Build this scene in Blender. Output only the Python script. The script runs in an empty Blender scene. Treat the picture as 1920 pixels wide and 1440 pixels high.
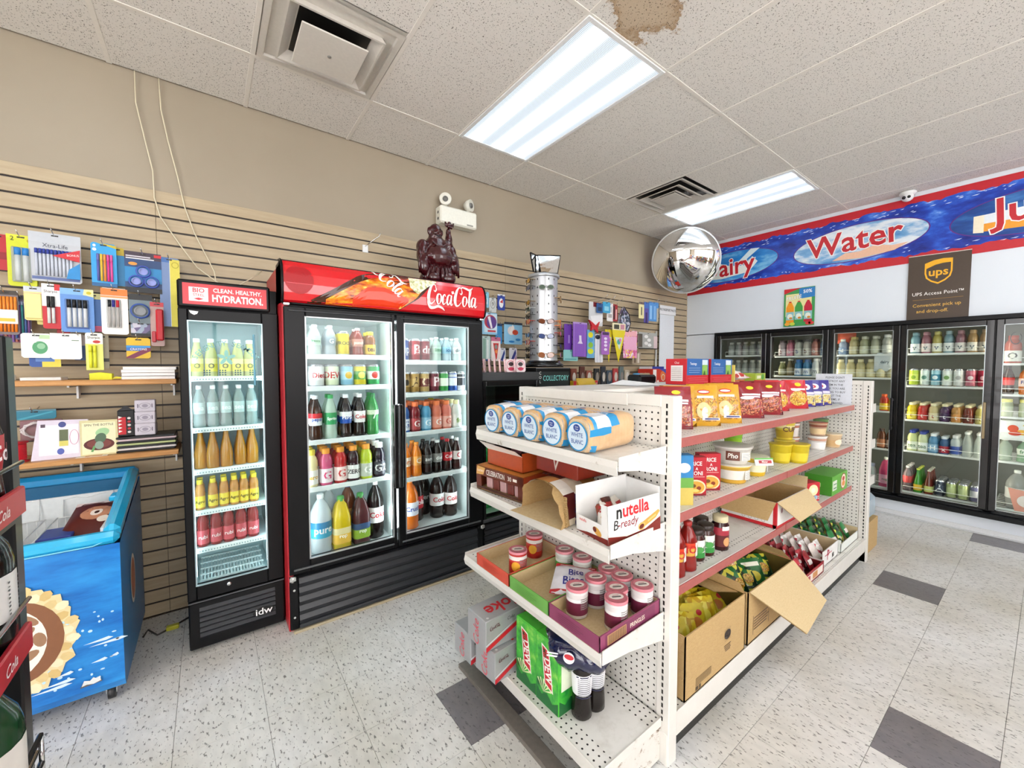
import bpy, bmesh, math, random
from mathutils import Vector, Matrix
D = bpy.data
SC = bpy.context.scene
COL = SC.collection
rng = random.Random(11)
pi = math.pi
# ---------------------------------------------------------------- camera, world, exposure
cd = D.cameras.new('camera')
cd.sensor_width = 36.0
cd.lens = 36.0 * 759.227 / 1920.0
cd.clip_start = 0.02
cam = D.objects.new('camera', cd)
COL.objects.link(cam)
cam.location = (0, 0, 1.4498)
cam.rotation_euler = (math.radians(90 - 2.4638), 0, math.radians(53.2165 - 90))
SC.camera = cam
w = D.worlds.new('sky')
SC.world = w
w.use_nodes = True
bg = w.node_tree.nodes['Background']
bg.inputs[0].default_value = (0.985, 0.985, 1.0, 1)
bg.inputs[1].default_value = 5.6
SC.view_settings.view_transform = 'Standard'
SC.view_settings.look = 'None'
SC.view_settings.gamma = 1.0
SC.view_settings.use_curve_mapping = False
SC.view_settings.exposure = 0.76
LENS_POWER = 4.2        # fluorescent ceiling lenses
LED_POWER = 13.0         # cooler lamps
H = 3.0687              # ceiling height
# ---------------------------------------------------------------- materials
MC = {}
def lin(h):
 h = h.lstrip('#')
 o = []
 for i in (0, 2, 4):
  c = int(h[i:i + 2], 16) / 255.0
  o.append(c / 12.92 if c <= 0.04045 else ((c + 0.055) / 1.055) ** 2.4)
 return (o[0], o[1], o[2], 1.0)
def newmat(name):
 m = D.materials.new(name)
 m.use_nodes = True
 nt = m.node_tree
 b = nt.nodes['Principled BSDF']
 return m, nt, b
def mat(h, r=.42, m=0., n=.07, coat=0., tl=0.):
 """plain coloured surface with a faint mottling; tl adds light passing through"""
 k = (h, r, m, n, coat, tl)
 if k in MC:
  return MC[k]
 M, nt, b = newmat('paint_' + h.strip('#'))
 N, Lk = nt.nodes, nt.links
 c = lin(h)
 tc = N.new('ShaderNodeTexCoord')
 no = N.new('ShaderNodeTexNoise')
 no.inputs['Scale'].default_value = 60
 no.inputs['Detail'].default_value = 2
 mx = N.new('ShaderNodeMix')
 mx.data_type = 'RGBA'
 mx.inputs[6].default_value = tuple(x * (1 - n) for x in c[:3]) + (1,)
 mx.inputs[7].default_value = tuple(min(1, x * (1 + n)) for x in c[:3]) + (1,)
 Lk.new(tc.outputs['Object'], no.inputs['Vector'])
 Lk.new(no.outputs[0], mx.inputs[0])
 Lk.new(mx.outputs[2], b.inputs['Base Color'])
 b.inputs['Roughness'].default_value = r
 b.inputs['Metallic'].default_value = m
 b.inputs['Coat Weight'].default_value = coat
 if tl:
  t = N.new('ShaderNodeBsdfTranslucent')
  t.inputs[0].default_value = c
  ms = N.new('ShaderNodeMixShader')
  ms.inputs[0].default_value = tl
  Lk.new(b.outputs[0], ms.inputs[1])
  Lk.new(t.outputs[0], ms.inputs[2])
  Lk.new(ms.outputs[0], N['Material Output'].inputs[0])
 MC[k] = M
 return M
def emit(h, s, key='glow'):
 k = ('e', h, s)
 if k in MC:
  return MC[k]
 M, nt, b = newmat(key)
 b.inputs['Base Color'].default_value = lin(h)
 b.inputs['Emission Color'].default_value = lin(h)
 b.inputs['Emission Strength'].default_value = s
 MC[k] = M
 return M
def seethrough(h, a, r=.08, key='clear'):
 """thin clear skin: share a of it is the coloured glossy body, the rest lets light straight through"""
 k = ('c', h, a, r)
 if k in MC:
  return MC[k]
 M, nt, b = newmat(key + '_' + h.strip('#'))
 N, Lk = nt.nodes, nt.links
 b.inputs['Base Color'].default_value = lin(h)
 b.inputs['Roughness'].default_value = r
 t = N.new('ShaderNodeBsdfTransparent')
 c = lin(h)
 t.inputs[0].default_value = tuple(.55 + .45 * x for x in c[:3]) + (1,)
 ms = N.new('ShaderNodeMixShader')
 ms.inputs[0].default_value = a
 Lk.new(t.outputs[0], ms.inputs[1])
 Lk.new(b.outputs[0], ms.inputs[2])
 Lk.new(ms.outputs[0], N['Material Output'].inputs[0])
 MC[k] = M
 return M
def glass_pane(tint='#f4fbfa', k0=1.0):
 k = ('g', tint, k0)
 if k in MC:
  return MC[k]
 M, nt, b = newmat('window_glass')
 N, Lk = nt.nodes, nt.links
 N.remove(b)
 t = N.new('ShaderNodeBsdfTransparent')
 t.inputs[0].default_value = lin(tint)
 g = N.new('ShaderNodeBsdfGlossy')
 g.inputs[1].default_value = .02
 f = N.new('ShaderNodeLayerWeight')
 f.inputs[0].default_value = .5
 pw = math_(N, Lk, 'POWER', f.outputs['Facing'], 4.)
 sc = math_(N, Lk, 'ADD', math_(N, Lk, 'MULTIPLY', pw, .8 * k0), .035 * k0)
 ms = N.new('ShaderNodeMixShader')
 Lk.new(sc, ms.inputs[0])
 Lk.new(t.outputs[0], ms.inputs[1])
 Lk.new(g.outputs[0], ms.inputs[2])
 Lk.new(ms.outputs[0], N['Material Output'].inputs[0])
 MC[k] = M
 return M
def texmat(name, build, r=.5, m=0.):
 if name in MC:
  return MC[name]
 M, nt, b = newmat(name)
 b.inputs['Roughness'].default_value = r
 b.inputs['Metallic'].default_value = m
 build(nt, nt.nodes, nt.links, b)
 MC[name] = M
 return M
def ramp(N, stops):
 n = N.new('ShaderNodeValToRGB')
 e = n.color_ramp.elements
 while len(e) < len(stops):
  e.new(.5)
 for q, (p, h) in zip(e, stops):
  q.position = p
  q.color = lin(h) if isinstance(h, str) else h
 return n
def coords(N, Lk, sc=(1, 1, 1), out='Object'):
 tc = N.new('ShaderNodeTexCoord')
 mp = N.new('ShaderNodeMapping')
 mp.inputs['Scale'].default_value = sc
 Lk.new(tc.outputs[out], mp.inputs[0])
 return mp.outputs[0]
def noise(N, Lk, vec, scale, det=3, rough=.5):
 n = N.new('ShaderNodeTexNoise')
 n.inputs['Scale'].default_value = scale
 n.inputs['Detail'].default_value = det
 n.inputs['Roughness'].default_value = rough
 Lk.new(vec, n.inputs['Vector'])
 return n.outputs[0]
def mixc(N, Lk, f, a, b, mode='MIX'):
 n = N.new('ShaderNodeMix')
 n.data_type = 'RGBA'
 n.blend_type = mode
 for v, i in ((f, 0), (a, 6), (b, 7)):
  if isinstance(v, str):
   n.inputs[i].default_value = lin(v)
  elif isinstance(v, (int, float)):
   n.inputs[i].default_value = v
  else:
   Lk.new(v, n.inputs[i])
 return n.outputs[2]
def math_(N, Lk, op, a, b=0.):
 n = N.new('ShaderNodeMath')
 n.operation = op
 for v, i in ((a, 0), (b, 1)):
  if isinstance(v, (int, float)):
   n.inputs[i].default_value = v
  else:
   Lk.new(v, n.inputs[i])
 return n.outputs[0]
def bump(N, Lk, b, h, s=.3, d=.002):
 n = N.new('ShaderNodeBump')
 n.inputs['Strength'].default_value = s
 n.inputs['Distance'].default_value = d
 Lk.new(h, n.inputs['Height'])
 Lk.new(n.outputs[0], b.inputs['Normal'])
def _floor(c1, c2, c3):
 def f(nt, N, Lk, b):
  g = N.new('ShaderNodeNewGeometry')
  mp = N.new('ShaderNodeMapping')
  mp.inputs['Scale'].default_value = (1.0, .45, 1)
  mp.inputs['Rotation'].default_value = (0, 0, .6)
  Lk.new(g.outputs['Position'], mp.inputs[0])
  a = noise(N, Lk, mp.outputs[0], 95, 4, .6)
  r1 = ramp(N, [(.0, c3), (.365, c3), (.42, c1), (1, c1)])
  Lk.new(a, r1.inputs[0])
  bb = noise(N, Lk, mp.outputs[0], 30, 3)
  r2 = ramp(N, [(.35, c2), (.62, c1)])
  Lk.new(bb, r2.inputs[0])
  big = noise(N, Lk, g.outputs['Position'], 1.7, 2)
  r3 = ramp(N, [(.3, '#e2ddd2'), (.7, '#ffffff')])
  Lk.new(big, r3.inputs[0])
  o = mixc(N, Lk, .55, r1.outputs[0], r2.outputs[0])
  o = mixc(N, Lk, .8, o, r1.outputs[0], 'DARKEN')
  o = mixc(N, Lk, 1., o, r3.outputs[0], 'MULTIPLY')
  Lk.new(o, b.inputs['Base Color'])
  b.inputs['Roughness'].default_value = .33
  bump(N, Lk, b, bb, .08, .001)
 return f
FLOOR = texmat('vinyl_tile', _floor('#e8e8e7', '#d3d3d2', '#6f6e6c'))
FLOORD = texmat('vinyl_tile_dark', _floor('#838085', '#74727a', '#5c5a60'))
def _ceil(stain):
 def f(nt, N, Lk, b):
  g = N.new('ShaderNodeNewGeometry')
  v = N.new('ShaderNodeTexVoronoi')
  v.inputs['Scale'].default_value = 125
  Lk.new(g.outputs['Position'], v.inputs['Vector'])
  a = noise(N, Lk, g.outputs['Position'], 70, 3, .6)
  pit = math_(N, Lk, 'ADD', v.outputs['Distance'], math_(N, Lk, 'MULTIPLY', a, .9))
  r = ramp(N, [(.0, '#6e675e'), (.58, '#6e675e'), (.70, '#dfdbd4'), (1, '#e4e0d9')])
  Lk.new(pit, r.inputs[0])
  o = r.outputs[0]
  if stain:
   n2 = noise(N, Lk, g.outputs['Position'], 5.5, 5, .65)
   sp = N.new('ShaderNodeVectorMath')
   sp.operation = 'DISTANCE'
   sp.inputs[1].default_value = (1.60, 1.16, H)
   Lk.new(g.outputs['Position'], sp.inputs[0])
   dd = math_(N, Lk, 'ADD', sp.outputs['Value'], math_(N, Lk, 'MULTIPLY', n2, .62))
   r2 = ramp(N, [(.0, '#eadccb'), (.42, '#dccab2'), (.475, '#c4a888'), (.50, '#ffffff'), (1, '#ffffff')])
   Lk.new(dd, r2.inputs[0])
   o = mixc(N, Lk, 1., o, r2.outputs[0], 'MULTIPLY')
  Lk.new(o, b.inputs['Base Color'])
  bump(N, Lk, b, r.outputs[0], .5, .003)
 return f
CEIL = texmat('mineral_fibre', _ceil(False), .9)
CEILS = texmat('mineral_fibre_stained', _ceil(True), .9)
def _slat(nt, N, Lk, b):
 g = N.new('ShaderNodeNewGeometry')
 mp = N.new('ShaderNodeMapping')
 mp.inputs['Scale'].default_value = (.7, 3, 9)
 Lk.new(g.outputs['Position'], mp.inputs[0])
 a = noise(N, Lk, mp.outputs[0], 6, 5, .6)
 r = ramp(N, [(.3, '#ab987b'), (.7, '#baa98b')])
 Lk.new(a, r.inputs[0])
 Lk.new(r.outputs[0], b.inputs['Base Color'])
SLAT = texmat('maple_laminate', _slat, .4)
def _paint(c1, c2, s=1.2):
 def f(nt, N, Lk, b):
  g = N.new('ShaderNodeNewGeometry')
  a = noise(N, Lk, g.outputs['Position'], s, 4, .55)
  r = ramp(N, [(.3, c1), (.7, c2)])
  Lk.new(a, r.inputs[0])
  Lk.new(r.outputs[0], b.inputs['Base Color'])
  bump(N, Lk, b, noise(N, Lk, g.outputs['Position'], 240, 2), .06, .001)
 return f
CREAM = texmat('cream_wall_paint', _paint('#9c907d', '#a49885'), .6)
GREYW = texmat('grey_wall_paint', _paint('#dbe2ea', '#e2e9f0'), .45)
def _card(c1, c2):
 def f(nt, N, Lk, b):
  v = coords(N, Lk, (1, 1, 6))
  a = noise(N, Lk, v, 90, 4, .6)
  r = ramp(N, [(.3, c1), (.7, c2)])
  Lk.new(a, r.inputs[0])
  Lk.new(r.outputs[0], b.inputs['Base Color'])
  bump(N, Lk, b, a, .12, .001)
 return f
KRAFT = texmat('corrugated_card', _card('#b2925f', '#c4a573'), .75)
KRAFTL = texmat('corrugated_card_pale', _card('#c9b083', '#d6c096'), .75)
def _wood(nt, N, Lk, b):
 v = coords(N, Lk, (.8, 8, 8))
 a = noise(N, Lk, v, 9, 5, .6)
 r = ramp(N, [(.3, '#b0773f'), (.7, '#cf9a5d')])
 Lk.new(a, r.inputs[0])
 Lk.new(r.outputs[0], b.inputs['Base Color'])
WOOD = texmat('oak_shelf', _wood, .4)
def _peg(ax, c='#dedcd6', band=None, pitch=.0254):
 """steel sheet punched with a square grid of round holes (ax = the two axes of the sheet)"""
 def f(nt, N, Lk, b):
  tc = N.new('ShaderNodeTexCoord')
  s = N.new('ShaderNodeSeparateXYZ')
  Lk.new(tc.outputs['Object'], s.inputs[0])
  q = []
  for k in ax:
   t = math_(N, Lk, 'DIVIDE', s.outputs[k], pitch)
   t = math_(N, Lk, 'FRACT', t)
   t = math_(N, Lk, 'SUBTRACT', t, .5)
   q.append(math_(N, Lk, 'MULTIPLY', t, t))
  d = math_(N, Lk, 'SQRT', math_(N, Lk, 'ADD', q[0], q[1]))
  hole = math_(N, Lk, 'LESS_THAN', d, .15)
  if band:
   bb = None
   for lo, hi in band[1]:
    g = math_(N, Lk, 'MULTIPLY', math_(N, Lk, 'GREATER_THAN', s.outputs[band[0]], lo),
                          math_(N, Lk, 'LESS_THAN', s.outputs[band[0]], hi))
    bb = g if bb is None else math_(N, Lk, 'MAXIMUM', bb, g)
   hole = math_(N, Lk, 'MULTIPLY', hole, bb)
  a = noise(N, Lk, tc.outputs['Object'], 7, 5, .65)
  r = ramp(N, [(.25, '#c6c2b8'), (.5, c), (1, c)])
  Lk.new(a, r.inputs[0])
  Lk.new(mixc(N, Lk, hole, r.outputs[0], '#15130f'), b.inputs['Base Color'])
 return f
PEGX = texmat('pegboard_facing_end', _peg((1, 2)), .4)
PEGY = texmat('pegboard_facing_aisle', _peg((0, 2)), .4)
def _steel(nt, N, Lk, b):
 v = coords(N, Lk)
 a = noise(N, Lk, v, 9, 6, .7)
 r = ramp(N, [(.27, '#a79c89'), (.36, '#dcd9d2'), (1, '#e6e4de')])
 Lk.new(a, r.inputs[0])
 Lk.new(r.outputs[0], b.inputs['Base Color'])
STEEL = texmat('white_enamel_steel', _steel, .35)
def _worn(nt, N, Lk, b):
 v = coords(N, Lk)
 a = noise(N, Lk, v, 26, 6, .75)
 s = N.new('ShaderNodeSeparateXYZ')
 Lk.new(v, s.inputs[0])
 r = ramp(N, [(.30, '#3c2d22'), (.37, '#9c8a76'), (.43, '#d9d6cf'), (1, '#e2e0da')])
 Lk.new(a, r.inputs[0])
 Lk.new(r.outputs[0], b.inputs['Base Color'])
WORN = texmat('rusted_enamel_steel', _worn, .45)
def _water(nt, N, Lk, b):
 g = N.new('ShaderNodeNewGeometry')
 mp = N.new('ShaderNodeMapping')
 mp.inputs['Scale'].default_value = (1, 1.0, 2.2)
 mp.inputs['Rotation'].default_value = (.5, 0, 0)
 Lk.new(g.outputs['Position'], mp.inputs[0])
 a = noise(N, Lk, mp.outputs[0], 4, 7, .62)
 r = ramp(N, [(.30, '#101f78'), (.47, '#1c3fae'), (.58, '#2a5fd0'), (.66, '#5a8fe6'), (.74, '#c8dcfa')])
 Lk.new(a, r.inputs[0])
 Lk.new(r.outputs[0], b.inputs['Base Color'])
WATER = texmat('printed_water', _water, .3)
def _sky(c):
 def f(nt, N, Lk, b):
  g = N.new('ShaderNodeNewGeometry')
  mp = N.new('ShaderNodeMapping')
  mp.inputs['Scale'].default_value = (1, .8, 2.5)
  Lk.new(g.outputs['Position'], mp.inputs[0])
  a = noise(N, Lk, mp.outputs[0], 3.2, 6, .6)
  r = ramp(N, c)
  Lk.new(a, r.inputs[0])
  Lk.new(r.outputs[0], b.inputs['Base Color'])
 return f
OVAL = texmat('printed_splash', _sky([(.3, '#3b7fc4'), (.46, '#7fb2dc'), (.56, '#dfe9f2'), (.7, '#f4f7fa')]), .3)
OVAL2 = texmat('printed_milk_sky', _sky([(.3, '#1668bd'), (.5, '#2c8ad6'), (.62, '#7cc0ea')]), .3)
OVAL3 = texmat('printed_night_sky', _sky([(.3, '#0c2a66'), (.5, '#1c4f9b'), (.66, '#3f7cc0')]), .3)
def _freezer(nt, N, Lk, b):
 g = N.new('ShaderNodeNewGeometry')
 mp = N.new('ShaderNodeMapping')
 mp.inputs['Scale'].default_value = (1.2, 1, 5)
 Lk.new(g.outputs['Position'], mp.inputs[0])
 a = noise(N, Lk, mp.outputs[0], 3.5, 5, .6)
 r = ramp(N, [(.3, '#0f63b8'), (.5, '#1f80d2'), (.68, '#2f96e2'), (.78, '#86c6f2')])
 Lk.new(a, r.inputs[0])
 Lk.new(r.outputs[0], b.inputs['Base Color'])
ICE = texmat('printed_blue_ice', _freezer, .3)
def _grain(c):
 def f(nt, N, Lk, b):
  v = N.new('ShaderNodeTexVoronoi')
  v.inputs['Scale'].default_value = 130
  Lk.new(coords(N, Lk), v.inputs['Vector'])
  r = ramp(N, [(.0, c[2]), (.35, c[1]), (.7, c[0])])
  Lk.new(v.outputs['Distance'], r.inputs[0])
  mm = mixc(N, Lk, .25, r.outputs[0], v.outputs['Color'], 'OVERLAY')
  Lk.new(mm, b.inputs['Base Color'])
  b.inputs['Coat Weight'].default_value = .6
 return f
LENTIL = texmat('yellow_lentils', _grain(('#8a5a12', '#d79a2b', '#f0c458')), .4)
PEANUT = texmat('red_peanuts', _grain(('#6e2416', '#c8714c', '#f0b58c')), .4)
CHEESE = texmat('yellow_snack', _grain(('#a86f14', '#e8b93a', '#f8df80')), .4)
RICE = texmat('pale_rice', _grain(('#b89a4a', '#e4d58c', '#f6f0c8')), .4)
def _clutter(cs):
 def f(nt, N, Lk, b):
  v = N.new('ShaderNodeTexVoronoi')
  v.inputs['Scale'].default_value = 38
  Lk.new(coords(N, Lk), v.inputs['Vector'])
  s = N.new('ShaderNodeSeparateColor')
  Lk.new(v.outputs['Color'], s.inputs[0])
  r = ramp(N, [(i / len(cs), c) for i, c in enumerate(cs)])
  r.color_ramp.interpolation = 'CONSTANT'
  Lk.new(s.outputs[0], r.inputs[0])
  Lk.new(r.outputs[0], b.inputs['Base Color'])
 return f
PRINTG = texmat('green_print', _clutter(['#0f3a1c', '#d9d24a', '#1f6a2e', '#e9e6d0', '#0b2412']), .3)
PRINTY = texmat('yellow_print', _clutter(['#e0c62a', '#c49a14', '#f0e05a', '#6d5a10', '#d8b81e']), .3)
PRINTR = texmat('red_print', _clutter(['#8e1622', '#e8d8d4', '#b02434', '#5c0d16', '#c8404a']), .3)
PRINTW = texmat('white_print', _clutter(['#e9e6e2', '#c0344a', '#f4f2ee', '#8b2a3a', '#d9d4cf']), .3)
PRINTP = texmat('pink_print', _clutter(['#e79ac0', '#f4c95a', '#d8649c', '#f2e6ee', '#c65a86']), .4)
PRINTB = texmat('grey_print', _clutter(['#3c4658', '#9aa8bd', '#c9c6d4', '#6b5f86', '#2c2e3a']), .4)
CHROME = mat('#d8d8d8', .12, 1., .02)
WIRE = mat('#c9c9c6', .3, .9, .03)
BLACK = mat('#0c0c0e', .36, 0, .1)
BLACKG = mat('#08080a', .22, 0, .1, .2)
BLACK.node_tree.nodes['Principled BSDF'].inputs['Specular IOR Level'].default_value = .22
DARKP = mat('#24262a', .4, 0, .1)
WHITEP = mat('#eceeee', .4)
WHITEC = mat('#e3efef', .4)
GLASS = glass_pane('#f2faf8', .9)
GLASSB = glass_pane('#f3f2f1', .55)
MIRROR = mat('#f2f2f2', .02, 1., .0)
# ---------------------------------------------------------------- mesh builder
def plane(o, u, v):
 o, u, v = Vector(o), Vector(u), Vector(v)
 n = u.cross(v).normalized()
 return lambda a, b, k=0.0: o + u * a + v * b + n * k
def faceY(x, y, z):      # a sheet seen from -Y: a runs along +X, b up
 return plane((x, y, z), (1, 0, 0), (0, 0, 1))
def faceX(x, y, z):      # a sheet seen from -X: a runs along -Y, b up
 return plane((x, y, z), (0, -1, 0), (0, 0, 1))
def faceZ(x, y, z, yaw=0.):
 c, s = math.cos(yaw), math.sin(yaw)
 return plane((x, y, z), (c, s, 0), (-s, c, 0))
def cyl(r, z0=0., yaw=0.):   # wrapped round a vertical cylinder, centre facing -Y
 return lambda a, b, k=0.0: Vector(((r + k) * math.sin(a / r + yaw), -(r + k) * math.cos(a / r + yaw), z0 + b))
TXT = {}
def glyphs(s, bold=0., space=1.):
 k = (s, bold, space)
 if k not in TXT:
  cu = D.curves.new('lettering', 'FONT')
  cu.body = s
  cu.size = 1.0
  cu.align_x = 'CENTER'
  cu.align_y = 'CENTER'
  cu.resolution_u = 2
  cu.offset = bold
  cu.space_character = space
  o = D.objects.new('lettering', cu)
  me = D.meshes.new_from_object(o)
  TXT[k] = ([tuple(v.co[:2]) for v in me.vertices], [tuple(p.vertices) for p in me.polygons])
  D.meshes.remove(me)
  D.objects.remove(o)
  D.curves.remove(cu)
 return TXT[k]
class B:
 def __init__(s):
  s.v, s.f, s.m, s.mats, s.sm = [], [], [], [], []
 def mi(s, m):
  if isinstance(m, str):
   m = mat(m)
  if m not in s.mats:
   s.mats.append(m)
  return s.mats.index(m)
 def add(s, vs, fs, m, smooth=False):
  o = len(s.v)
  i = s.mi(m)
  s.v += [tuple(p) for p in vs]
  for f in fs:
   s.f.append(tuple(o + k for k in f))
   s.m.append(i)
   s.sm.append(smooth)
  return s
 def box(s, x0, x1, y0, y1, z0, z1, m, c=0.):
  X, Y, Z = sorted((x0, x1)), sorted((y0, y1)), sorted((z0, z1))
  if c <= 0 or min(X[1] - X[0], Y[1] - Y[0], Z[1] - Z[0]) < 2.2 * c:
   vs = [(x, y, z) for x in X for y in Y for z in Z]
   return s.add(vs, [(0, 1, 3, 2), (4, 6, 7, 5), (0, 4, 5, 1), (2, 3, 7, 6), (0, 2, 6, 4), (1, 5, 7, 3)], m)
  vs = []
  for i in (0, 1):
   for j in (0, 1):
    for k in (0, 1):
     dx, dy, dz = c * (1 - 2 * i), c * (1 - 2 * j), c * (1 - 2 * k)
     vs += [(X[i], Y[j] + dy, Z[k] + dz), (X[i] + dx, Y[j], Z[k] + dz), (X[i] + dx, Y[j] + dy, Z[k])]
  g = lambda i, j, k, a: (i * 4 + j * 2 + k) * 3 + a
  fs = [(g(0, 0, 0, 0), g(0, 0, 1, 0), g(0, 1, 1, 0), g(0, 1, 0, 0)), (g(1, 0, 0, 0), g(1, 1, 0, 0), g(1, 1, 1, 0), g(1, 0, 1, 0)),
              (g(0, 0, 0, 1), g(1, 0, 0, 1), g(1, 0, 1, 1), g(0, 0, 1, 1)), (g(0, 1, 0, 1), g(0, 1, 1, 1), g(1, 1, 1, 1), g(1, 1, 0, 1)),
              (g(0, 0, 0, 2), g(0, 1, 0, 2), g(1, 1, 0, 2), g(1, 0, 0, 2)), (g(0, 0, 1, 2), g(1, 0, 1, 2), g(1, 1, 1, 2), g(0, 1, 1, 2))]
  for a in (0, 1):
   for b in (0, 1):
    fs.append((g(a, b, 0, 0), g(a, b, 0, 1), g(a, b, 1, 1), g(a, b, 1, 0)))
    fs.append((g(a, 0, b, 0), g(a, 0, b, 2), g(a, 1, b, 2), g(a, 1, b, 0)))
    fs.append((g(0, a, b, 1), g(0, a, b, 2), g(1, a, b, 2), g(1, a, b, 1)))
    for e in (0, 1):
     fs.append((g(a, b, e, 0), g(a, b, e, 1), g(a, b, e, 2)))
  return s.add(vs, fs, m)
 def lathe(s, prof, m, c=(0, 0), n=16, sq=0., z=0., ms=None):
  """revolve (radius, height) pairs; sq>0 squares the plan off; ms = one material per band"""
  vs = []
  for r, h in prof:
   for k in range(n):
    a = 2 * pi * k / n + pi / n
    f = 1.
    if sq:
     e = 2 + 6 * sq
     f = (abs(math.cos(a)) ** e + abs(math.sin(a)) ** e) ** (-1 / e)
     f = min(f, 1.22)
    vs.append((c[0] + r * f * math.cos(a), c[1] + r * f * math.sin(a), z + h))
  for i in range(len(prof) - 1):
   fs = [(i * n + k, i * n + (k + 1) % n, (i + 1) * n + (k + 1) % n, (i + 1) * n + k) for k in range(n)]
   if i == 0:
    s0 = len(s.v)
    s.add(vs, fs, ms[0] if ms else m, True)
   else:
    idx = s.mi(ms[i] if ms else m)
    for f in fs:
     s.f.append(tuple(s0 + q for q in f))
     s.m.append(idx)
     s.sm.append(True)
  return s
 def tube(s, pts, r, m, n=6, close=False):
  pts = [Vector(p) for p in pts]
  vs, fs = [], []
  L = len(pts)
  prev = None
  for i, p in enumerate(pts):
   if close:
    t = pts[(i + 1) % L] - pts[i - 1]
   else:
    t = pts[min(i + 1, L - 1)] - pts[max(i - 1, 0)]
   t.normalize()
   if prev is None:
    a = t.orthogonal().normalized()
   else:
    a = (prev - t * prev.dot(t)).normalized()
   prev = a
   b = t.cross(a)
   rr = r[i] if isinstance(r, (list, tuple)) else r
   for k in range(n):
    q = 2 * pi * k / n
    vs.append(p + a * (rr * math.cos(q)) + b * (rr * math.sin(q)))
  for i in range(L if close else L - 1):
   j = (i + 1) % L
   for k in range(n):
    fs.append((i * n + k, i * n + (k + 1) % n, j * n + (k + 1) % n, j * n + k))
  if not close:
   fs.append(tuple(range(n - 1, -1, -1)))
   fs.append(tuple((L - 1) * n + k for k in range(n)))
  return s.add(vs, fs, m, True)
 def prism(s, fn, poly, t, m, m2=None):
  """flat outline on a sheet, given real thickness t behind the sheet"""
  n = len(poly)
  vs = [fn(a, b, 0) for a, b in poly] + [fn(a, b, -t) for a, b in poly]
  s.add(vs, [tuple(range(n))], m)
  o = len(s.v) - 2 * n
  i = s.mi(m2 or m)
  s.f.append(tuple(o + n + k for k in range(n - 1, -1, -1)))
  s.m.append(i)
  s.sm.append(False)
  for k in range(n):
   j = (k + 1) % n
   s.f.append((o + k, o + n + k, o + n + j, o + j))
   s.m.append(i)
   s.sm.append(False)
  return s
 def poly(s, fn, pts, m, k=.0006):
  return s.add([fn(a, b, k) for a, b in pts], [tuple(range(len(pts)))], m)
 def rect(s, fn, u0, u1, v0, v1, m, k=.0006, nu=1, nv=1):
  vs = [fn(u0 + (u1 - u0) * i / nu, v0 + (v1 - v0) * j / nv, k) for j in range(nv + 1) for i in range(nu + 1)]
  fs = [(j * (nu + 1) + i, j * (nu + 1) + i + 1, (j + 1) * (nu + 1) + i + 1, (j + 1) * (nu + 1) + i) for j in range(nv) for i in range(nu)]
  return s.add(vs, fs, m)
 def disc(s, fn, cu, cv, ru, rv, m, k=.0006, n=20, rings=1, rot=0.):
  vs = [fn(cu, cv, k)]
  c, q = math.cos(rot), math.sin(rot)
  for j in range(1, rings + 1):
   for i in range(n):
    a = 2 * pi * i / n
    x, y = ru * j / rings * math.cos(a), rv * j / rings * math.sin(a)
    vs.append(fn(cu + x * c - y * q, cv + x * q + y * c, k))
  fs = [(0, 1 + i, 1 + (i + 1) % n) for i in range(n)]
  for j in range(1, rings):
   for i in range(n):
    a, b = 1 + (j - 1) * n, 1 + j * n
    fs.append((a + i, b + i, b + (i + 1) % n, a + (i + 1) % n))
  return s.add(vs, fs, m)
 def ring(s, fn, cu, cv, ru, rv, t, m, k=.0006, n=28, rot=0.):
  c, q = math.cos(rot), math.sin(rot)
  vs = []
  for i in range(n):
   a = 2 * pi * i / n
   for d in (0, t):
    x, y = (ru + d) * math.cos(a), (rv + d) * math.sin(a)
    vs.append(fn(cu + x * c - y * q, cv + x * q + y * c, k))
  return s.add(vs, [(2 * i, 2 * i + 1, 2 * ((i + 1) % n) + 1, 2 * ((i + 1) % n)) for i in range(n)], m)
 def text(s, fn, t, cu, cv, size, m, bold=.0, sx=1., shear=0., rot=0., k=.0009, space=1.):
  vs, fs = glyphs(t, bold, space)
  c, q = math.cos(rot), math.sin(rot)
  out = []
  for x, y in vs:
   x, y = x * size * sx + y * size * shear, y * size
   out.append(fn(cu + x * c - y * q, cv + x * q + y * c, k))
  return s.add(out, fs, m)
 def ribbon(s, fn, pts, m, sc=1., o=(0, 0), k=.001, rot=0., nib=0.7, sub=7):
  """calligraphic stroke through (x, y, width) points"""
  P = [Vector(p) for p in pts]
  Q = []
  for i in range(len(P) - 1):
   a, b, c, d = P[max(i - 1, 0)], P[i], P[i + 1], P[min(i + 2, len(P) - 1)]
   for j in range(sub):
    t = j / sub
    Q.append(.5 * (2 * b + (c - a) * t + (2 * a - 5 * b + 4 * c - d) * t * t + (3 * b - a - 3 * c + d) * t ** 3))
  Q.append(P[-1])
  cr, sr = math.cos(rot), math.sin(rot)
  vs = []
  for i, p in enumerate(Q):
   t = (Q[min(i + 1, len(Q) - 1)] - Q[max(i - 1, 0)])
   l = math.hypot(t.x, t.y) or 1
   nx, ny = -t.y / l, t.x / l
   for g in (-1, 1):
    x, y = (p.x + nx * g * p.z / 2) * sc, (p.y + ny * g * p.z / 2) * sc
    vs.append(fn(o[0] + x * cr - y * sr, o[1] + x * sr + y * cr, k))
  return s.add(vs, [(2 * i, 2 * i + 2, 2 * i + 3, 2 * i + 1) for i in range(len(Q) - 1)], m)
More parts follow.
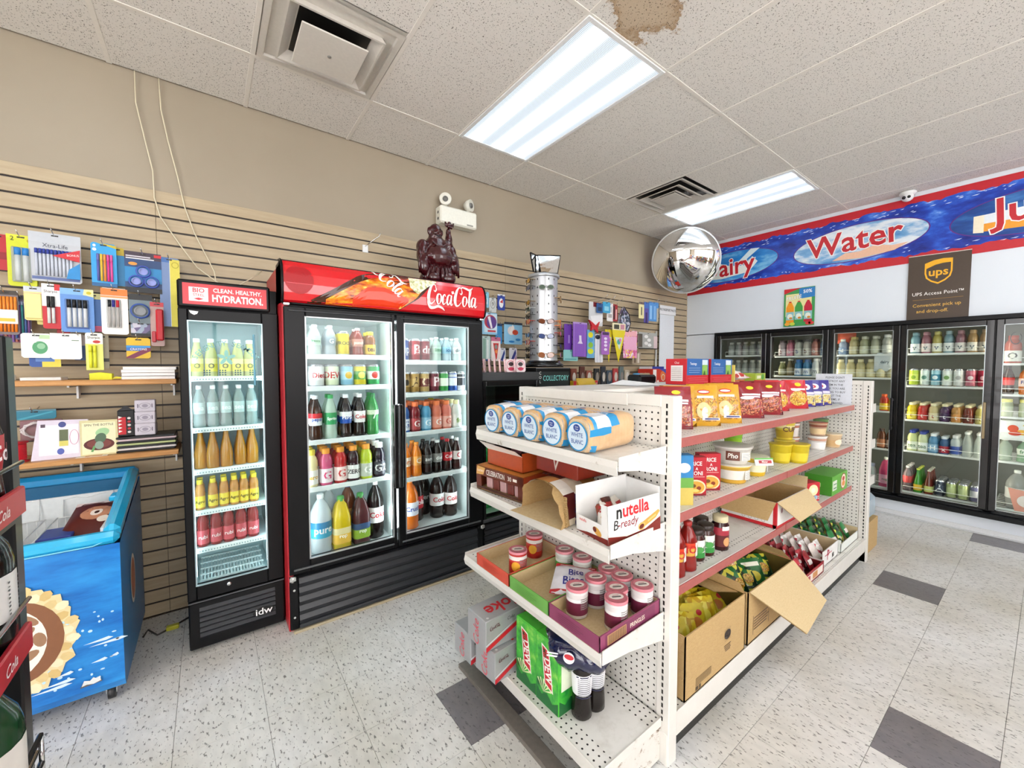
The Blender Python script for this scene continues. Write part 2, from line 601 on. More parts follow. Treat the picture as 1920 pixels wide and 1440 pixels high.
 def ball(s, c, r, m, n=12, q=8):
  vs, fs = [], []
  rx, ry, rz = r if isinstance(r, tuple) else (r, r, r)
  for j in range(q + 1):
   a = pi * j / q
   for i in range(n):
    b = 2 * pi * i / n
    vs.append((c[0] + rx * math.sin(a) * math.cos(b), c[1] + ry * math.sin(a) * math.sin(b), c[2] - rz * math.cos(a)))
  for j in range(q):
   for i in range(n):
    fs.append((j * n + i, j * n + (i + 1) % n, (j + 1) * n + (i + 1) % n, (j + 1) * n + i))
  return s.add(vs, fs, m, True)
 def xf(s, M, start=0):
  for i in range(start, len(s.v)):
   s.v[i] = tuple(M @ Vector(s.v[i]))
  return s
 def mesh(s, name='mesh'):
  me = D.meshes.new(name)
  me.from_pydata(s.v, [], s.f)
  for m in s.mats:
   me.materials.append(m)
  me.polygons.foreach_set('material_index', s.m)
  me.polygons.foreach_set('use_smooth', s.sm)
  me.update()
  return me
def M_(x=0, y=0, z=0, rz=0., rx=0., ry=0.):
 return Matrix.Translation((x, y, z)) @ Matrix.Rotation(rz, 4, 'Z') @ Matrix.Rotation(rx, 4, 'X') @ Matrix.Rotation(ry, 4, 'Y')
# ---------------------------------------------------------------- objects
LABELS = {}
def obj(name, me, parent=None, loc=(0, 0, 0), rot=(0, 0, 0)):
 if isinstance(me, B):
  me = me.mesh(name)
 o = D.objects.new(name, me)
 COL.objects.link(o)
 o.location = loc
 o.rotation_euler = rot
 if parent is not None:
  o.parent = parent
 return o
def thing(name, me, label, cat, loc=(0, 0, 0), rot=(0, 0, 0), group=None):
 o = obj(name, me, None, loc, rot)
 o['label'] = label
 o['category'] = cat
 if group:
  o['group'] = group
 LABELS.setdefault(label, []).append(o.name)
 return o
def struct(name, me, parent=None):
 o = obj(name, me, parent)
 if parent is None:
  o['kind'] = 'structure'
 return o
def stuff(o):
 o['kind'] = 'stuff'
 return o
ORD = ['first', 'second', 'third', 'fourth', 'fifth', 'sixth', 'seventh', 'eighth', 'ninth', 'tenth', 'eleventh', 'twelfth', 'thirteenth', 'fourteenth', 'fifteenth', 'sixteenth']
# ================================================================ the room
TX, TY, TS = -.1463, 2.2012, .3048          # floor tile joints
DARK = {(3, 2), (7, 6), (12, 5), (17, 6), (-4, 5)}
fl = struct('floor', B().box(-3.4, 6.3, -4.4, 3.2, -.12, -.0035, '#77746d'))
tile_me = {}
for nm, m in (('l', FLOOR), ('d', FLOORD)):
 tile_me[nm] = B().box(0, TS - .0016, 0, TS - .0016, -.0035, 0, m, .0005).mesh('floor_tile')
for i in range(-5, 18):
 for j in range(-3, 8):
  x, y = TX + TS * i, TY - TS * (j + 1)
  struct('tile', tile_me['d' if (i, j) in DARK else 'l'], fl).location = (x + .0008, y + .0008, 0)
b = B()
b.box(-3.3, 5.33, -4.3, TY - TS * 8 - .001, -.0035, 0, FLOOR)
b.box(-3.3, TX - TS * 5 - .001, TY - TS * 8, 3.08, -.0035, 0, FLOOR)
struct('floor_surface', b, fl)
# ceiling: mineral tiles in a white grid
ce = struct('ceiling', B().box(-3.4, 5.5, -4.4, 3.2, H + .03, H + .12, '#8b8780'))
CX, CY, CS = .8333, 2.5548, .6096
LAMPS = [(1, 0), (5, 0), (-3, 0), (1, 2), (5, 2), (-3, 2), (1, 4), (5, 4)]  # those not in names are unseen, added to brighten the floor
VENTS = [(-1, 0), (4, 0)]
bar = mat('#e4dfd6', .5)
for i in range(-7, 8):
 x = CX + CS * i
 if -3.3 < x < 5.33:
  struct('ceiling_grid_runner', B().box(x - .0115, x + .0115, -4.3, 3.08, H - .001, H + .028, bar, .0015), ce)
YS = [3.08, CY] + [CY - 1.2192 * k for k in range(1, 6)]
for j in range(0, 6):
 y = YS[j + 1]
 if y > -4.3:
  struct('ceiling_grid_runner', B().box(-3.3, 5.33, y - .0115, y + .0115, H - .0016, H + .027, bar, .0015), ce)
for i in range(-7, 8):
 for j in range(-1, 6):
  x0, x1 = CX + CS * i, min(CX + CS * (i + 1), 5.33)
  y1, y0 = YS[j + 1], YS[j + 2] if j + 2 < len(YS) else -4.3
  y0 = max(y0, -4.3)
  if x0 > 5.3 or x1 < -3.2 or y1 < -4.25 or (i, j) in LAMPS:
   continue
  if (i, j) in VENTS:
   y1 -= CS
  st = (i, j) in ((1, 1),)
  struct('ceiling_tile', B().box(x0 + .009, x1 - .009, y0 + .009, y1 - .009, H + .0012, H + .016, CEILS if st else CEIL, .002), ce)
def _lens(nt, N, Lk, b):
 tc = N.new('ShaderNodeTexCoord')
 s = N.new('ShaderNodeSeparateXYZ')
 Lk.new(tc.outputs['Object'], s.inputs[0])
 # three tubes glow through the prismatic sheet
 t = math_(N, Lk, 'MULTIPLY', s.outputs[0], 2 * pi / .19)
 c = math_(N, Lk, 'COSINE', t)
 c = math_(N, Lk, 'ADD', math_(N, Lk, 'MULTIPLY', c, .5), .5)
 px = math_(N, Lk, 'SINE', math_(N, Lk, 'MULTIPLY', math_(N, Lk, 'ADD', s.outputs[0], s.outputs[1]), 420.))
 py = math_(N, Lk, 'SINE', math_(N, Lk, 'MULTIPLY', math_(N, Lk, 'SUBTRACT', s.outputs[0], s.outputs[1]), 420.))
 pp = math_(N, Lk, 'MULTIPLY', math_(N, Lk, 'MULTIPLY', px, py), .10)
 c = math_(N, Lk, 'POWER', c, 3.)
 e = math_(N, Lk, 'ADD', c, .13)
 e = math_(N, Lk, 'MULTIPLY', math_(N, Lk, 'ADD', e, pp), LENS_POWER)
 b.inputs['Base Color'].default_value = lin('#4a4f52')
 b.inputs['Emission Color'].default_value = lin('#e4f0fb')
 Lk.new(e, b.inputs['Emission Strength'])
LENS = texmat('fluorescent_lens', _lens, .3)
names = {(1, 0): 'long fluorescent ceiling light with striped prismatic lens nearest the square white diffuser',
         (5, 0): 'long fluorescent ceiling light beside the louvred air diffuser above the round mirror'}
for (i, j) in LAMPS:
 x = CX + CS * (i + .5)
 y = YS[j + 1] - 1.2192 / 2
 lb = B()
 for sx in (-1, 1):
  lb.box(sx * .2925 - .0125 if sx > 0 else -.305, .305 if sx > 0 else -.28, -.6096, .6096, -.004, .03, WHITEP, .002)
 for sy in (-1, 1):
  lb.box(-.28, .28, sy * .597 - .0126, sy * .597 + .0126, -.004, .03, WHITEP, .002)
 t = thing('ceiling_light', lb, names.get((i, j), 'fluorescent ceiling light over the unseen part of the shop floor'), 'light',
              (x, y, H - .002), (0, 0, 0), None if (i, j) in names else 'unseen ceiling lights')
 obj('lens', B().box(-.281, .281, -.585, .585, -.001, .006, LENS), t)
 obj('housing', B().box(-.28, .28, -.585, .585, .024, .03, WHITEP), t)
def diffuser(i, lab, k):
 x, y = CX + CS * (i + .5), CY - CS / 2
 a = .29
 f = B()
 if k == 0:
  # stepped square pan with a flat plate hung below a dark throat
  for r0, r1, z0, z1 in ((.29, .262, 0, 0), (.262, .245, 0, .05)):
   vs = [(sx * r, sy * r, z) for r, z in ((r0, z0), (r1, z1)) for sx, sy in ((-1, -1), (1, -1), (1, 1), (-1, 1))]
   f.add(vs, [(q, (q + 1) % 4, 4 + (q + 1) % 4, 4 + q) for q in range(4)], '#cfcac1')
  f.box(-.3, .3, -.3, .3, .012, .016, '#cfcac1')
  t = thing('air_diffuser', f, lab, 'vent', (x, y, H - .004))
  c = B()
  for r0, r1, z0, z1 in ((.215, .205, -.022, -.022), (.205, .165, -.022, .012), (.215, .20, -.022, .012)):
   vs = [(sx * r, sy * r, z) for r, z in ((r0, z0), (r1, z1)) for sx, sy in ((-1, -1), (1, -1), (1, 1), (-1, 1))]
   c.add(vs, [(q, (q + 1) % 4, 4 + (q + 1) % 4, 4 + q) for q in range(4)], '#d3cec5')
  obj('inner_frame', c, t)
  obj('plate', B().box(-.15, .15, -.15, .15, -.048, -.040, '#d9d4cb', .003), t)
  obj('screw', B().lathe([(.0, 0), (.009, 0), (.009, .003), (0, .004)], '#8d8a84', n=10, z=-.052), t)
  obj('throat', B().box(-.16, .16, -.16, .16, .0108, .0118, '#0c0b0a'), t)
 else:
  f.box(-.3, .3, -.3, .3, .018, .024, '#1b1a18')
  t = thing('air_diffuser', f, lab, 'vent', (x, y, H - .006))
  for q, (r, z) in enumerate(((.29, 0.), (.215, -.006), (.14, -.012))):
   c = B()
   for r0, r1, z0, z1 in ((r, r - .012, z, z - .004), (r - .012, r - .066, z - .004, z + .022)):
    vs = [(sx * rr, sy * rr, zz) for rr, zz in ((r0, z0), (r1, z1)) for sx, sy in ((-1, -1), (1, -1), (1, 1), (-1, 1))]
    c.add(vs, [(e, (e + 1) % 4, 4 + (e + 1) % 4, 4 + e) for e in range(4)], '#c4bfb6')
   obj('louvre_ring', c, t)
  obj('plate', B().box(-.11, .11, -.11, .11, -.018, -.013, '#c9c4bb', .002), t)
diffuser(-1, 'square white air diffuser with a flat hanging plate and dark throat', 0)
diffuser(4, 'smaller looking louvred air diffuser right next to the far ceiling light', 1)
# long wall with slat boards
wl = struct('wall_left', B().box(-3.3, 5.5, 3.085, 3.2, 0, H + .03, CREAM))
struct('slat_backing', B().box(-3.3, 5.33, 3.079, 3.0855, .0, 2.44, '#1d1009'), wl)
seams = [-3.3, -2.66, -.22, 2.22, 4.66, 5.335]
me = {}
zt = 2.445
zs = [2.376 - .0765 * k for k in range(0, 32)]
edges = [(zs[0] + .005, zt)] + [(zs[k + 1] + .005, zs[k] - .005) for k in range(31)]
for a, c in zip(seams[:-1], seams[1:]):
 for z0, z1 in edges:
  key = (round(c - a, 3), round(z1 - z0, 3))
  if key not in me:
   me[key] = B().box(.0008, c - a - .0008, -.0075, 0, 0, z1 - z0, SLAT, .001).mesh('slat')
  struct('slat', me[key], wl).location = (a, 3.0805, z0)
struct('baseboard_left', B().box(-3.3, 5.33, 3.07, 3.085, 0, .006, '#4a3a2c'))
# cold-room wall with an opening for the glass doors
OY0, OY1, OZ0, OZ1 = -1.52, 2.66, .165, 1.885
b = B()
b.box(5.33, 5.42, -4.4, 3.09, OZ1 - .01, H + .03, GREYW)
b.box(5.33, 5.42, -4.4, 3.09, 0, OZ0 + .01, GREYW)
b.box(5.33, 5.42, OY1 - .01, 3.09, OZ0, OZ1, GREYW)
b.box(5.33, 5.42, -4.4, OY0 + .01, OZ0, OZ1, GREYW)
wr = struct('wall_right', b)
struct('baseboard_right', B().box(5.318, 5.33, -4.3, 3.08, 0, .05, '#dcdfe2', .003))
struct('trim_1', B().box(5.30, 5.33, -4.3, 3.08, .0, .012, '#c9ccce', .003))
# room behind the camera: plain walls, and unseen windows added as daylight fill
b = B()
b.box(-3.4, -3.3, -4.4, 3.2, 0, .3, CREAM)
b.box(-3.4, -3.3, -4.4, 3.2, 2.85, H + .03, CREAM)
b.box(-3.4, -3.3, .9, 3.2, .3, 2.85, CREAM)
b.box(-3.4, -3.3, -4.4, -3.9, .3, 2.85, CREAM)
struct('wall_rear', b)
b = B()
b.box(-3.4, 5.5, -4.4, -4.3, 0, .35, CREAM)
b.box(-3.4, 5.5, -4.4, -4.3, 2.8, H + .03, CREAM)
b.box(-3.4, -1.4, -4.4, -4.3, .35, 2.8, CREAM)
b.box(4.6, 5.5, -4.4, -4.3, .35, 2.8, CREAM)
struct('wall_front', b)
for n_, (lo, hi, z0, z1, ax) in enumerate(((-3.9, .9, .3, 2.85, 'x'), (-1.4, 4.6, .35, 2.8, 'y'))):
 f = B()
 g = B()
 k = 4
 for q in range(k + 1):
  p = lo + (hi - lo) * q / k
  if ax == 'x':
   f.box(-3.38, -3.32, p - .03, p + .03, z0, z1, '#3a3d40', .004)
  else:
   f.box(p - .03, p + .03, -4.38, -4.32, z0, z1, '#3a3d40', .004)
 wn = struct('window_%d' % (n_ + 1), f)  # added out of view, sized for the fill it gives
 for q in range(k):
  p0, p1 = lo + (hi - lo) * q / k + .03, lo + (hi - lo) * (q + 1) / k - .03
  if ax == 'x':
   struct('pane', B().box(-3.352, -3.346, p0, p1, z0, z1, GLASSB), wn)
  else:
   struct('pane', B().box(p0, p1, -4.352, -4.346, z0, z1, GLASSB), wn)
# ---------------------------------------------------------------- banner and posters on the cold-room wall
F = faceX(5.324, 0, 0)          # a = -y
bn = B()
bn.box(5.3245, 5.33, -1.6, 3.072, 2.425, 3.033, '#c4212e')
bt = thing('wall_banner', bn, 'long blue water banner with red border reading Dairy Water Juice', 'banner')
r2 = random.Random(4)
top, bot = [], []
n = 170
for q in range(n + 1):
 a = -3.07 + (3.07 + 1.58) * q / n
 top.append((a, 2.955 + .008 * math.sin(a * 21) + .018 * r2.random()))
 bot.append((a, 2.493 + .007 * math.sin(a * 17 + 1) + .018 * r2.random()))
wv = B()
for q in range(n):
 wv.add([F(*bot[q], .001), F(*bot[q + 1], .001), F(*top[q + 1], .001), F(*top[q], .001)], [(0, 1, 2, 3)], WATER)
obj('water_field', wv, bt)
sp = B()
for q in range(230):
 a, u = -3.05 + 4.6 * r2.random(), r2.random()
 v = (2.95 - .06 * u * u) if q % 3 else (2.505 + .07 * u * u)
 l = .006 + .02 * r2.random()
 sp.poly(F, [(a - l, v), (a, v + .003 + .003 * u), (a + l, v + .006), (a + .3 * l, v - .002)], '#cfe0fa', .0016)
stuff(obj('spray_flecks', sp, bt))
for cy_, m in ((2.50, OVAL2), (1.265, OVAL), (.06, OVAL3)):
 o = B().disc(F, -cy_, 2.715, .545, .185, '#5b2a86', .002, 44, 1, .045)
 o.disc(F, -cy_, 2.715, .535, .176, m, .003, 44, 1, .045)
 if m is OVAL2:      # poured milk
  o.poly(F, [(-2.98, 2.60), (-2.6, 2.575), (-2.28, 2.61), (-2.18, 2.72), (-2.24, 2.79), (-2.34, 2.70), (-2.5, 2.72), (-2.62, 2.77), (-2.8, 2.72), (-2.96, 2.74)], '#e9efe9', .004)
  o.poly(F, [(-2.42, 2.74), (-2.33, 2.75), (-2.16, 2.875), (-2.26, 2.885)], '#d9ecf0', .0045)
 elif m is OVAL:     # cupped hands
  o.poly(F, [(-1.45, 2.565), (-1.2, 2.55), (-.96, 2.575), (-.86, 2.63), (-.98, 2.625), (-1.1, 2.66), (-1.22, 2.62), (-1.34, 2.625)], '#eebfa0', .004)
 else:
  o.poly(F, [(-.42, 2.60), (.0, 2.575), (.4, 2.62), (.46, 2.68), (.1, 2.66), (-.42, 2.665)], '#f0a02c', .004)
  o.poly(F, [(-.46, 2.60), (-.40, 2.59), (-.40, 2.74), (-.46, 2.74)], '#f4ead0', .0042)
  o.poly(F, [(-.40, 2.66), (.1, 2.66), (.1, 2.76), (-.40, 2.74)], '#e9f0f6', .0038)
 obj('oval_picture', o, bt)
for t, cy_, z, s, sx in (('Dairy', 2.535, 2.70, .30, .95), ('Water', 1.29, 2.735, .30, .95), ('Juice', .08, 2.745, .30, .95)):
 o = B().text(F, t, -cy_, z, s, '#f7f5f3', .045, sx, 0, .045, .005)
 o.text(F, t, -cy_, z, s, '#c5202c', .018, sx, 0, .045, .0056)
 obj('lettering', o, bt)
# parcel point poster
U = faceX(5.316, .658, 2.175)
p = B().prism(U, [(-.198, -.293), (.196, -.30), (.199, .293), (-.197, .306)], .0012, '#4a3c30')
p.poly(U, [(-.197, .300), (.199, .287), (.199, .293), (-.197, .306)], '#d9cfc0')
pt = thing('poster', p, 'brown parcel access point poster with a golden shield on the wall', 'poster')
sh = [(-.088, .22), (-.03, .243), (.03, .25), (.088, .243), (.088, .13), (.078, .085), (.045, .05), (0, .025), (-.045, .05), (-.078, .085), (-.088, .13)]
o = B().poly(U, sh, '#f2b31c', .0012)
o.poly(U, [(-.077, .172), (-.02, .200), (.03, .209), (.077, .208), (.077, .13), (.067, .09), (.04, .062), (0, .040), (-.04, .062), (-.067, .09), (-.077, .13)], '#4a3c30', .0016)
o.text(U, 'ups', 0, .132, .098, '#f2b31c', .02, .95, 0, 0, .002)
obj('shield_emblem', o, pt)
o = B()
o.text(U, 'UPS Access Point\u2122', 0, -.055, .043, '#f3efe8', .004, .95)
o.rect(U, -.16, .16, -.108, -.106, '#b98b2a')
o.text(U, 'Convenient pick up', -.005, -.16, .042, '#e2b24a', .004, .93)
o.text(U, 'and drop-off.', -.03, -.215, .042, '#e2b24a', .004, .93)
obj('lettering', o, pt)
# juice poster
U = faceX(5.316, 1.737, 2.118)
p = B().prism(U, [(-.148, -.212), (.148, -.212), (.148, .212), (-.148, .212)], .0012, '#3f9a54')
ps = thing('poster', p, 'small green poster showing three juice bottles on the grey wall', 'poster')
o = B()
o.rect(U, -.13, .12, -.1, .15, '#e9e3a0', .001)
o.poly(U, [(-.148, .212), (.02, .212), (-.148, .155)], '#d0252f', .0014)
o.poly(U, [(.0, .09), (.148, .10), (.148, .205), (.0, .205)], '#2f7fc4', .0014)
o.text(U, 'FRUIT\u00c9', -.05, .105, .056, '#2b6b38', .03, .85, .1, .08, .0018)
o.text(U, 'FRUIT\u00c9', -.05, .105, .056, '#ffffff', .012, .85, .1, .08, .0022)
o.text(U, '50%', .08, .165, .05, '#ffffff', .015, 1, 0, .03, .0018)
for u, c in ((-.085, '#f09a1c'), (.0, '#43a045'), (.088, '#c41f3a')):
 o.poly(U, [(u - .038, -.17), (u + .038, -.17), (u + .038, -.0), (u + .016, .055), (u - .016, .055), (u - .038, -.0)], c, .0018)
 o.rect(U, u - .012, u + .012, .055, .068, '#cf2630', .002)
 o.rect(U, u - .038, u + .038, -.14, -.05, '#8fc3c4', .0022)
 o.disc(U, u, -.1, .026, .03, '#e9efe0', .0026)
 o.disc(U, u + .008, -.12, .016, .012, '#d98a2a', .003)
for u, c in ((-.11, '#f0a83c'), (.09, '#d93a3a'), (.12, '#d93a3a'), (-.06, '#c9d84a')):
 o.disc(U, u, -.185, .026, .018, c, .0026)
obj('printed_bottles', o, ps)
# round convex mirror in the corner
mp_ = Vector((4.507, 2.632, 2.685))
mr = .375
prof = [(0, .12), (.06, .117), (.12, .108), (.18, .094), (.24, .073), (.30, .044), (.34, .018), (mr - .012, 0)]
mb = B().lathe(prof[::-1], MIRROR, n=64)
rim = B().lathe([(mr - .014, -.012), (mr, -.01), (mr + .003, .0), (mr - .012, .004)], '#d9d9d9', n=64)
rim.lathe([(0, -.03), (.2, -.028), (mr - .01, -.008)], '#9b9b98', n=64)
dirv = (Vector((.35, .15, 1.05)) - mp_).normalized()
rot = dirv.to_track_quat('Z', 'Y').to_euler()
mt = thing('safety_mirror', rim, 'large round convex safety mirror hung in the ceiling corner', 'mirror', mp_, rot)
obj('dome', mb, mt)
inv = mt.matrix_basis.inverted()
ar = B().tube([(0, 0, -.025), inv @ Vector((4.72, 2.85, 2.80)), inv @ Vector((4.85, 3.07, 2.86))], .011, '#a9a9a6', 8)
obj('bracket', ar, mt)
# dome camera
c = B().lathe([(.0, 0), (.058, 0), (.062, -.012), (.05, -.03), (.0, -.03)], WHITEP, n=24)
ct = thing('security_camera', c, 'white dome security camera on the ceiling above the water banner', 'camera', (5.235, .868, H - .002))
obj('ball', B().ball((-.006, .0, -.045), (.045, .045, .042), WHITEP, 18, 12), ct)
e = B().ball((-.042, .018, -.056), .015, BLACKG, 10, 8)
e.ball((-.044, -.016, -.056), .013, BLACKG, 10, 8)
obj('eyes', e, ct)
# emergency light with two heads
e = B().box(1.518, 1.862, 2.985, 3.084, 2.612, 2.752, '#e4e3d6', .012)
et = thing('emergency_light', e, 'cream emergency light box with two round heads high on the wall', 'light')
Fe = faceY(1.69, 2.985, 2.68)
obj('badge', B().rect(Fe, .07, .13, -.052, -.04, '#8b8b82'), et)
obj('indicator', B().disc(faceX(1.518, 3.03, 2.70), 0, 0, .012, .012, '#3c3c38').disc(faceX(1.518, 3.03, 2.65), 0, 0, .012, .012, '#3c3c38'), et)
for x, yaw in ((1.585, -.5), (1.80, .5)):
 h = B().lathe([(0, -.03), (.03, -.03), (.046, .0), (.05, .03), (.044, .032), (.0, .02)], '#dedcd0', n=20)
 h.xf(M_(0, 0, 0, yaw, pi / 2))
 o = obj('lamp_head', h, et, (x, 3.03, 2.812))
 q = B().lathe([(0, 0), (.024, 0), (.02, .012), (0, .014)], '#6a6a66', n=14).xf(M_(0, 0, 0, yaw, pi / 2))
 obj('lamp', q, o, (math.sin(yaw) * .024, -math.cos(yaw) * .024, 0))
 obj('neck', B().tube([(x, 3.03, 2.75), (x, 3.03, 2.785)], .014, '#dedcd0', 8), et)
# two thin white cables hanging down the wall
cb = mat('#ddd3b8', .5)
P1 = [(-.285, 3.065, 3.065), (-.285, 3.068, 2.9), (-.255, 3.068, 2.72), (-.225, 3.068, 2.55), (-.222, 3.066, 2.40), (-.20, 3.064, 2.30), (-.12, 3.06, 2.16), (-.04, 3.03, 2.03), (.06, 2.97, 1.94), (.15, 2.92, 1.93), (.24, 2.95, 2.0), (.285, 3.05, 2.06)]
P2 = [(-.185, 3.065, 3.065), (-.18, 3.068, 2.9), (-.155, 3.068, 2.74), (-.118, 3.068, 2.55), (-.09, 3.066, 2.38), (-.05, 3.064, 2.24), (.0, 3.06, 2.12), (.04, 3.04, 2.02), (.05, 3.02, 1.93)]
for P, lb in ((P1, 'thin cream cable drooping from ceiling in a loop to the narrow cooler top'), (P2, 'shorter thin cream cable dropping straight down beside the drooping one')):
 thing('cable', B().tube(P, .0032, cb, 6), lb, 'cable')
# bare display bracket
t = thing('display_bracket', B().box(.925, .965, 3.066, 3.074, 2.29, 2.345, WHITEP, .002), 'empty white prong bracket on the slat wall above the narrow cooler', 'bracket')
obj('prong', B().tube([(.945, 3.07, 2.335), (.955, 3.03, 2.345), (1.02, 2.99, 2.40), (1.03, 2.985, 2.425)], .004, CHROME, 6), t)
# cable on the floor by the freezer
cbk = B().tube([(-.32, 2.86, .006), (-.30, 2.88, .03), (-.26, 2.84, .006), (-.2, 2.88, .006), (-.14, 2.93, .006), (-.08, 2.97, .006)], .005, '#2a2824', 6)
t = thing('power_cord', cbk, 'dark power cord with a yellow plug on floor beside the freezer', 'cord')
obj('plug', B().box(-.225, -.17, 2.855, 2.885, .0, .022, '#c8c43a', .004), t)
# ================================================================ bottles, cans, jars, cups
KIND = {
 'soda': ([(0, 0), (.8, 0), (1, .03), (1, .12), (.9, .32), (1, .5), (1, .6), (.85, .72), (.55, .84), (.4, .9), (.4, .95), (0, .95)], (.45, .915), (.33, .60), 1.01),
 'big': ([(0, 0), (.82, 0), (1, .03), (.94, .1), (1, .16), (1, .62), (.92, .7), (.62, .83), (.3, .91), (.28, .95), (0, .95)], (.32, .925), (.28, .55), 1.012),
 'sport': ([(0, 0), (.9, 0), (1, .03), (1, .48), (.9, .51), (1, .56), (.95, .7), (.75, .8), (.58, .84), (.58, .88), (0, .88)], (.62, .855), (.08, .46), 1.012),
 'juice': ([(0, 0), (.92, 0), (1, .02), (1, .55), (.98, .6), (.62, .84), (.36, .9), (.34, .94), (0, .94)], (.40, .905), (.12, .42), 1.01),
 'glass': ([(0, 0), (.95, 0), (1, .03), (1, .52), (.8, .68), (.52, .82), (.48, .92), (0, .92)], (.56, .90), (.14, .48), 1.012),
 'neck': ([(0, 0), (.95, 0), (1, .03), (1, .36), (.85, .5), (.45, .75), (.36, .9), (.38, .95), (0, .95)], (.42, .94), (.1, .34), 1.012),
 'can': ([(0, .012), (.7, .0), (.8, .01), (1, .07), (1, .9), (.84, .965), (.84, 1.), (.78, .985), (0, .98)], None, None, 1.),
 'jar': ([(0, 0), (.95, 0), (1, .04), (1, .72), (.82, .8), (.82, .85), (0, .85)], (.88, .82), (.12, .68), 1.012),
 'cup': ([(0, 0), (.74, 0), (.78, .02), (.97, .9), (1.03, .92), (1.03, .965), (0, .965)], (1.04, .955), None, 1.),
 'chip': ([(0, 0), (.95, 0), (1, .01), (1, .9), (0, .9)], (1.04, .9), None, 1.),
}
ITEMS = {}
def rad(prof, t):
 for (r0, h0), (r1, h1) in zip(prof[1:], prof[2:]):
  if h0 <= t <= h1 and h1 > h0:
   return r0 + (r1 - r0) * (t - h0) / (h1 - h0)
 return prof[1][0]
def S(kind, h, r, body, cap='#ffffff', lab=None, txt='', tc='#ffffff', lab2=None, dot=None, clear=0, n=16, sq=0., ts=1., desc=''):
 """specification of one kind of container; meshes are shared by every copy"""
 key = (kind, h, r, body, cap, lab, txt, tc, lab2, dot, clear, n)
 if key in ITEMS:
  return ITEMS[key]
 prof, cp, lz, lk = KIND[kind]
 pf = [(a * r, z * h) for a, z in prof]
 if kind == 'juice':
  sq = .8
 out = []
 if kind == 'can':
  silver = mat('#c9ccd0', .25, .8)
  ms = [silver, silver, silver, mat(body, .3, .25), silver, silver, silver, silver]
  b = B().lathe(pf, None, n=n, ms=ms)
  if lab:
   b.lathe([(r * 1.004, h * .3), (r * 1.004, h * .68)], mat(lab, .3), n=n)
  if lab2:
   b.lathe([(r * 1.006, h * .72), (r * 1.006, h * .86)], mat(lab2, .3), n=n)
  fn = cyl(r * 1.008, 0)
  if dot:
   b.disc(fn, 0, h * .5, r * .55, r * .55, dot, .0004, 16, 2)
  if txt:
   b.text(fn, txt, 0, h * .5, ts * min(.9 * h, 2.6 * r / max(1, len(txt) * .62)), tc, .02, 1, 0, pi / 2 if len(txt) > 5 else 0, .0008)
  out = [('can', b), ('tab', B().box(-.008, .008, -.014, .006, h * .985, h * .995, silver))]
 else:
  if clear == 2:
   m = seethrough(body, .32)
  elif clear == 1:
   m = seethrough(body, .6)
  else:
   m = mat(body, .18, 0, .05, .3, .28) if kind not in ('cup', 'chip') else mat(body, .4)
  b = B().lathe(pf, m, n=n, sq=sq)
  if kind in ('cup', 'chip'):
   if lab:
    r0, r1 = (rad(prof, .12) * r, rad(prof, .55) * r)
    b.lathe([(r0 + .0006, h * .12), (r1 + .0006, h * .55)], mat(lab), n=n)
   if lab2:
    r0, r1 = (rad(prof, .66) * r, rad(prof, .82) * r)
    b.lathe([(r0 + .0006, h * .66), (r1 + .0006, h * .82)], mat(lab2), n=n)
   fn = cyl(r * .95 if kind == 'cup' else r * 1.01, 0)
   if dot:
    b.disc(fn, 0, h * .42, r * .5, h * .2, dot, .0012, 14, 2)
   if txt:
    b.text(fn, txt, 0, h * .6, ts * .36 * h, tc, .02, 1, 0, 0, .003)
  out.append((kind if kind in ('cup', 'jar') else 'body', b))
  if cp and cap:
   cr, cz = cp
   cr *= r
   if kind == 'cup':
    c = B().lathe([(cr * .99, h * cz), (cr, h * .985), (cr * .9, h * .99), (0, h * .99)], mat(cap, .3), n=n)
   elif kind == 'chip':
    c = B().lathe([(cr, h * cz), (cr * 1.01, h * .985), (cr * .95, h), (cr * .9, h * .99), (0, h * .99)], mat(cap, .3), n=n)
   else:
    c = B().lathe([(cr * .98, h * cz), (cr, h * (cz + .01)), (cr, h * .99), (cr * .86, h), (0, h)], mat(cap, .35), n=max(10, n - 4))
   out.append(('lid' if kind in ('cup', 'jar', 'chip') else 'cap', c))
  if lz and lab:
   q = []
   k = 5
   for i in range(k + 1):
    t = lz[0] + (lz[1] - lz[0]) * i / k
    q.append((rad(prof, t) * r * lk + .0004, t * h))
   ms = [mat(lab, .35)] * k
   if lab2:
    ms = [mat(lab, .35)] * 3 + [mat(lab2, .35)] * 2
   c = B().lathe(q, None, n=n, sq=sq, ms=ms)
   mid = (lz[0] + lz[1]) / 2
   fn = cyl(max(rad(prof, lz[0] + .02), rad(prof, lz[1] - .02), rad(prof, mid)) * r * lk * (1.07 if sq else 1.) + .0006, 0)
   lh = (lz[1] - lz[0]) * h
   if dot:
    c.disc(fn, 0, mid * h, r * .5, lh * .36, dot, .0004, 16, 2)
   if txt:
    c.text(fn, txt, 0, mid * h, ts * min(lh * .8, 2.3 * r / max(1, len(txt) * .6)), tc, .02, 1, 0, 0, .0009)
   out.append(('label', c))
 ITEMS[key] = (kind, [(p, x.mesh(p)) for p, x in out], desc)
 return ITEMS[key]
NAMES = {'can': 'drink_can', 'jar': 'glass_jar', 'cup': 'noodle_cup', 'chip': 'crisp_tub'}
CATS = {'can': 'can', 'jar': 'jar', 'cup': 'cup', 'chip': 'tub'}
def put(spec, x, y, z, label, yaw=0., group=None, parts=True, name=None, rx=0.):
 kind, ps, desc = spec
 o = thing(name or NAMES.get(kind, 'drink_bottle'), ps[0][1], label, CATS.get(kind, 'bottle'), (x, y, z), (rx, 0, yaw), group)
 if parts:
  for p, me in ps[1:]:
   obj(p, me, o)
 return o
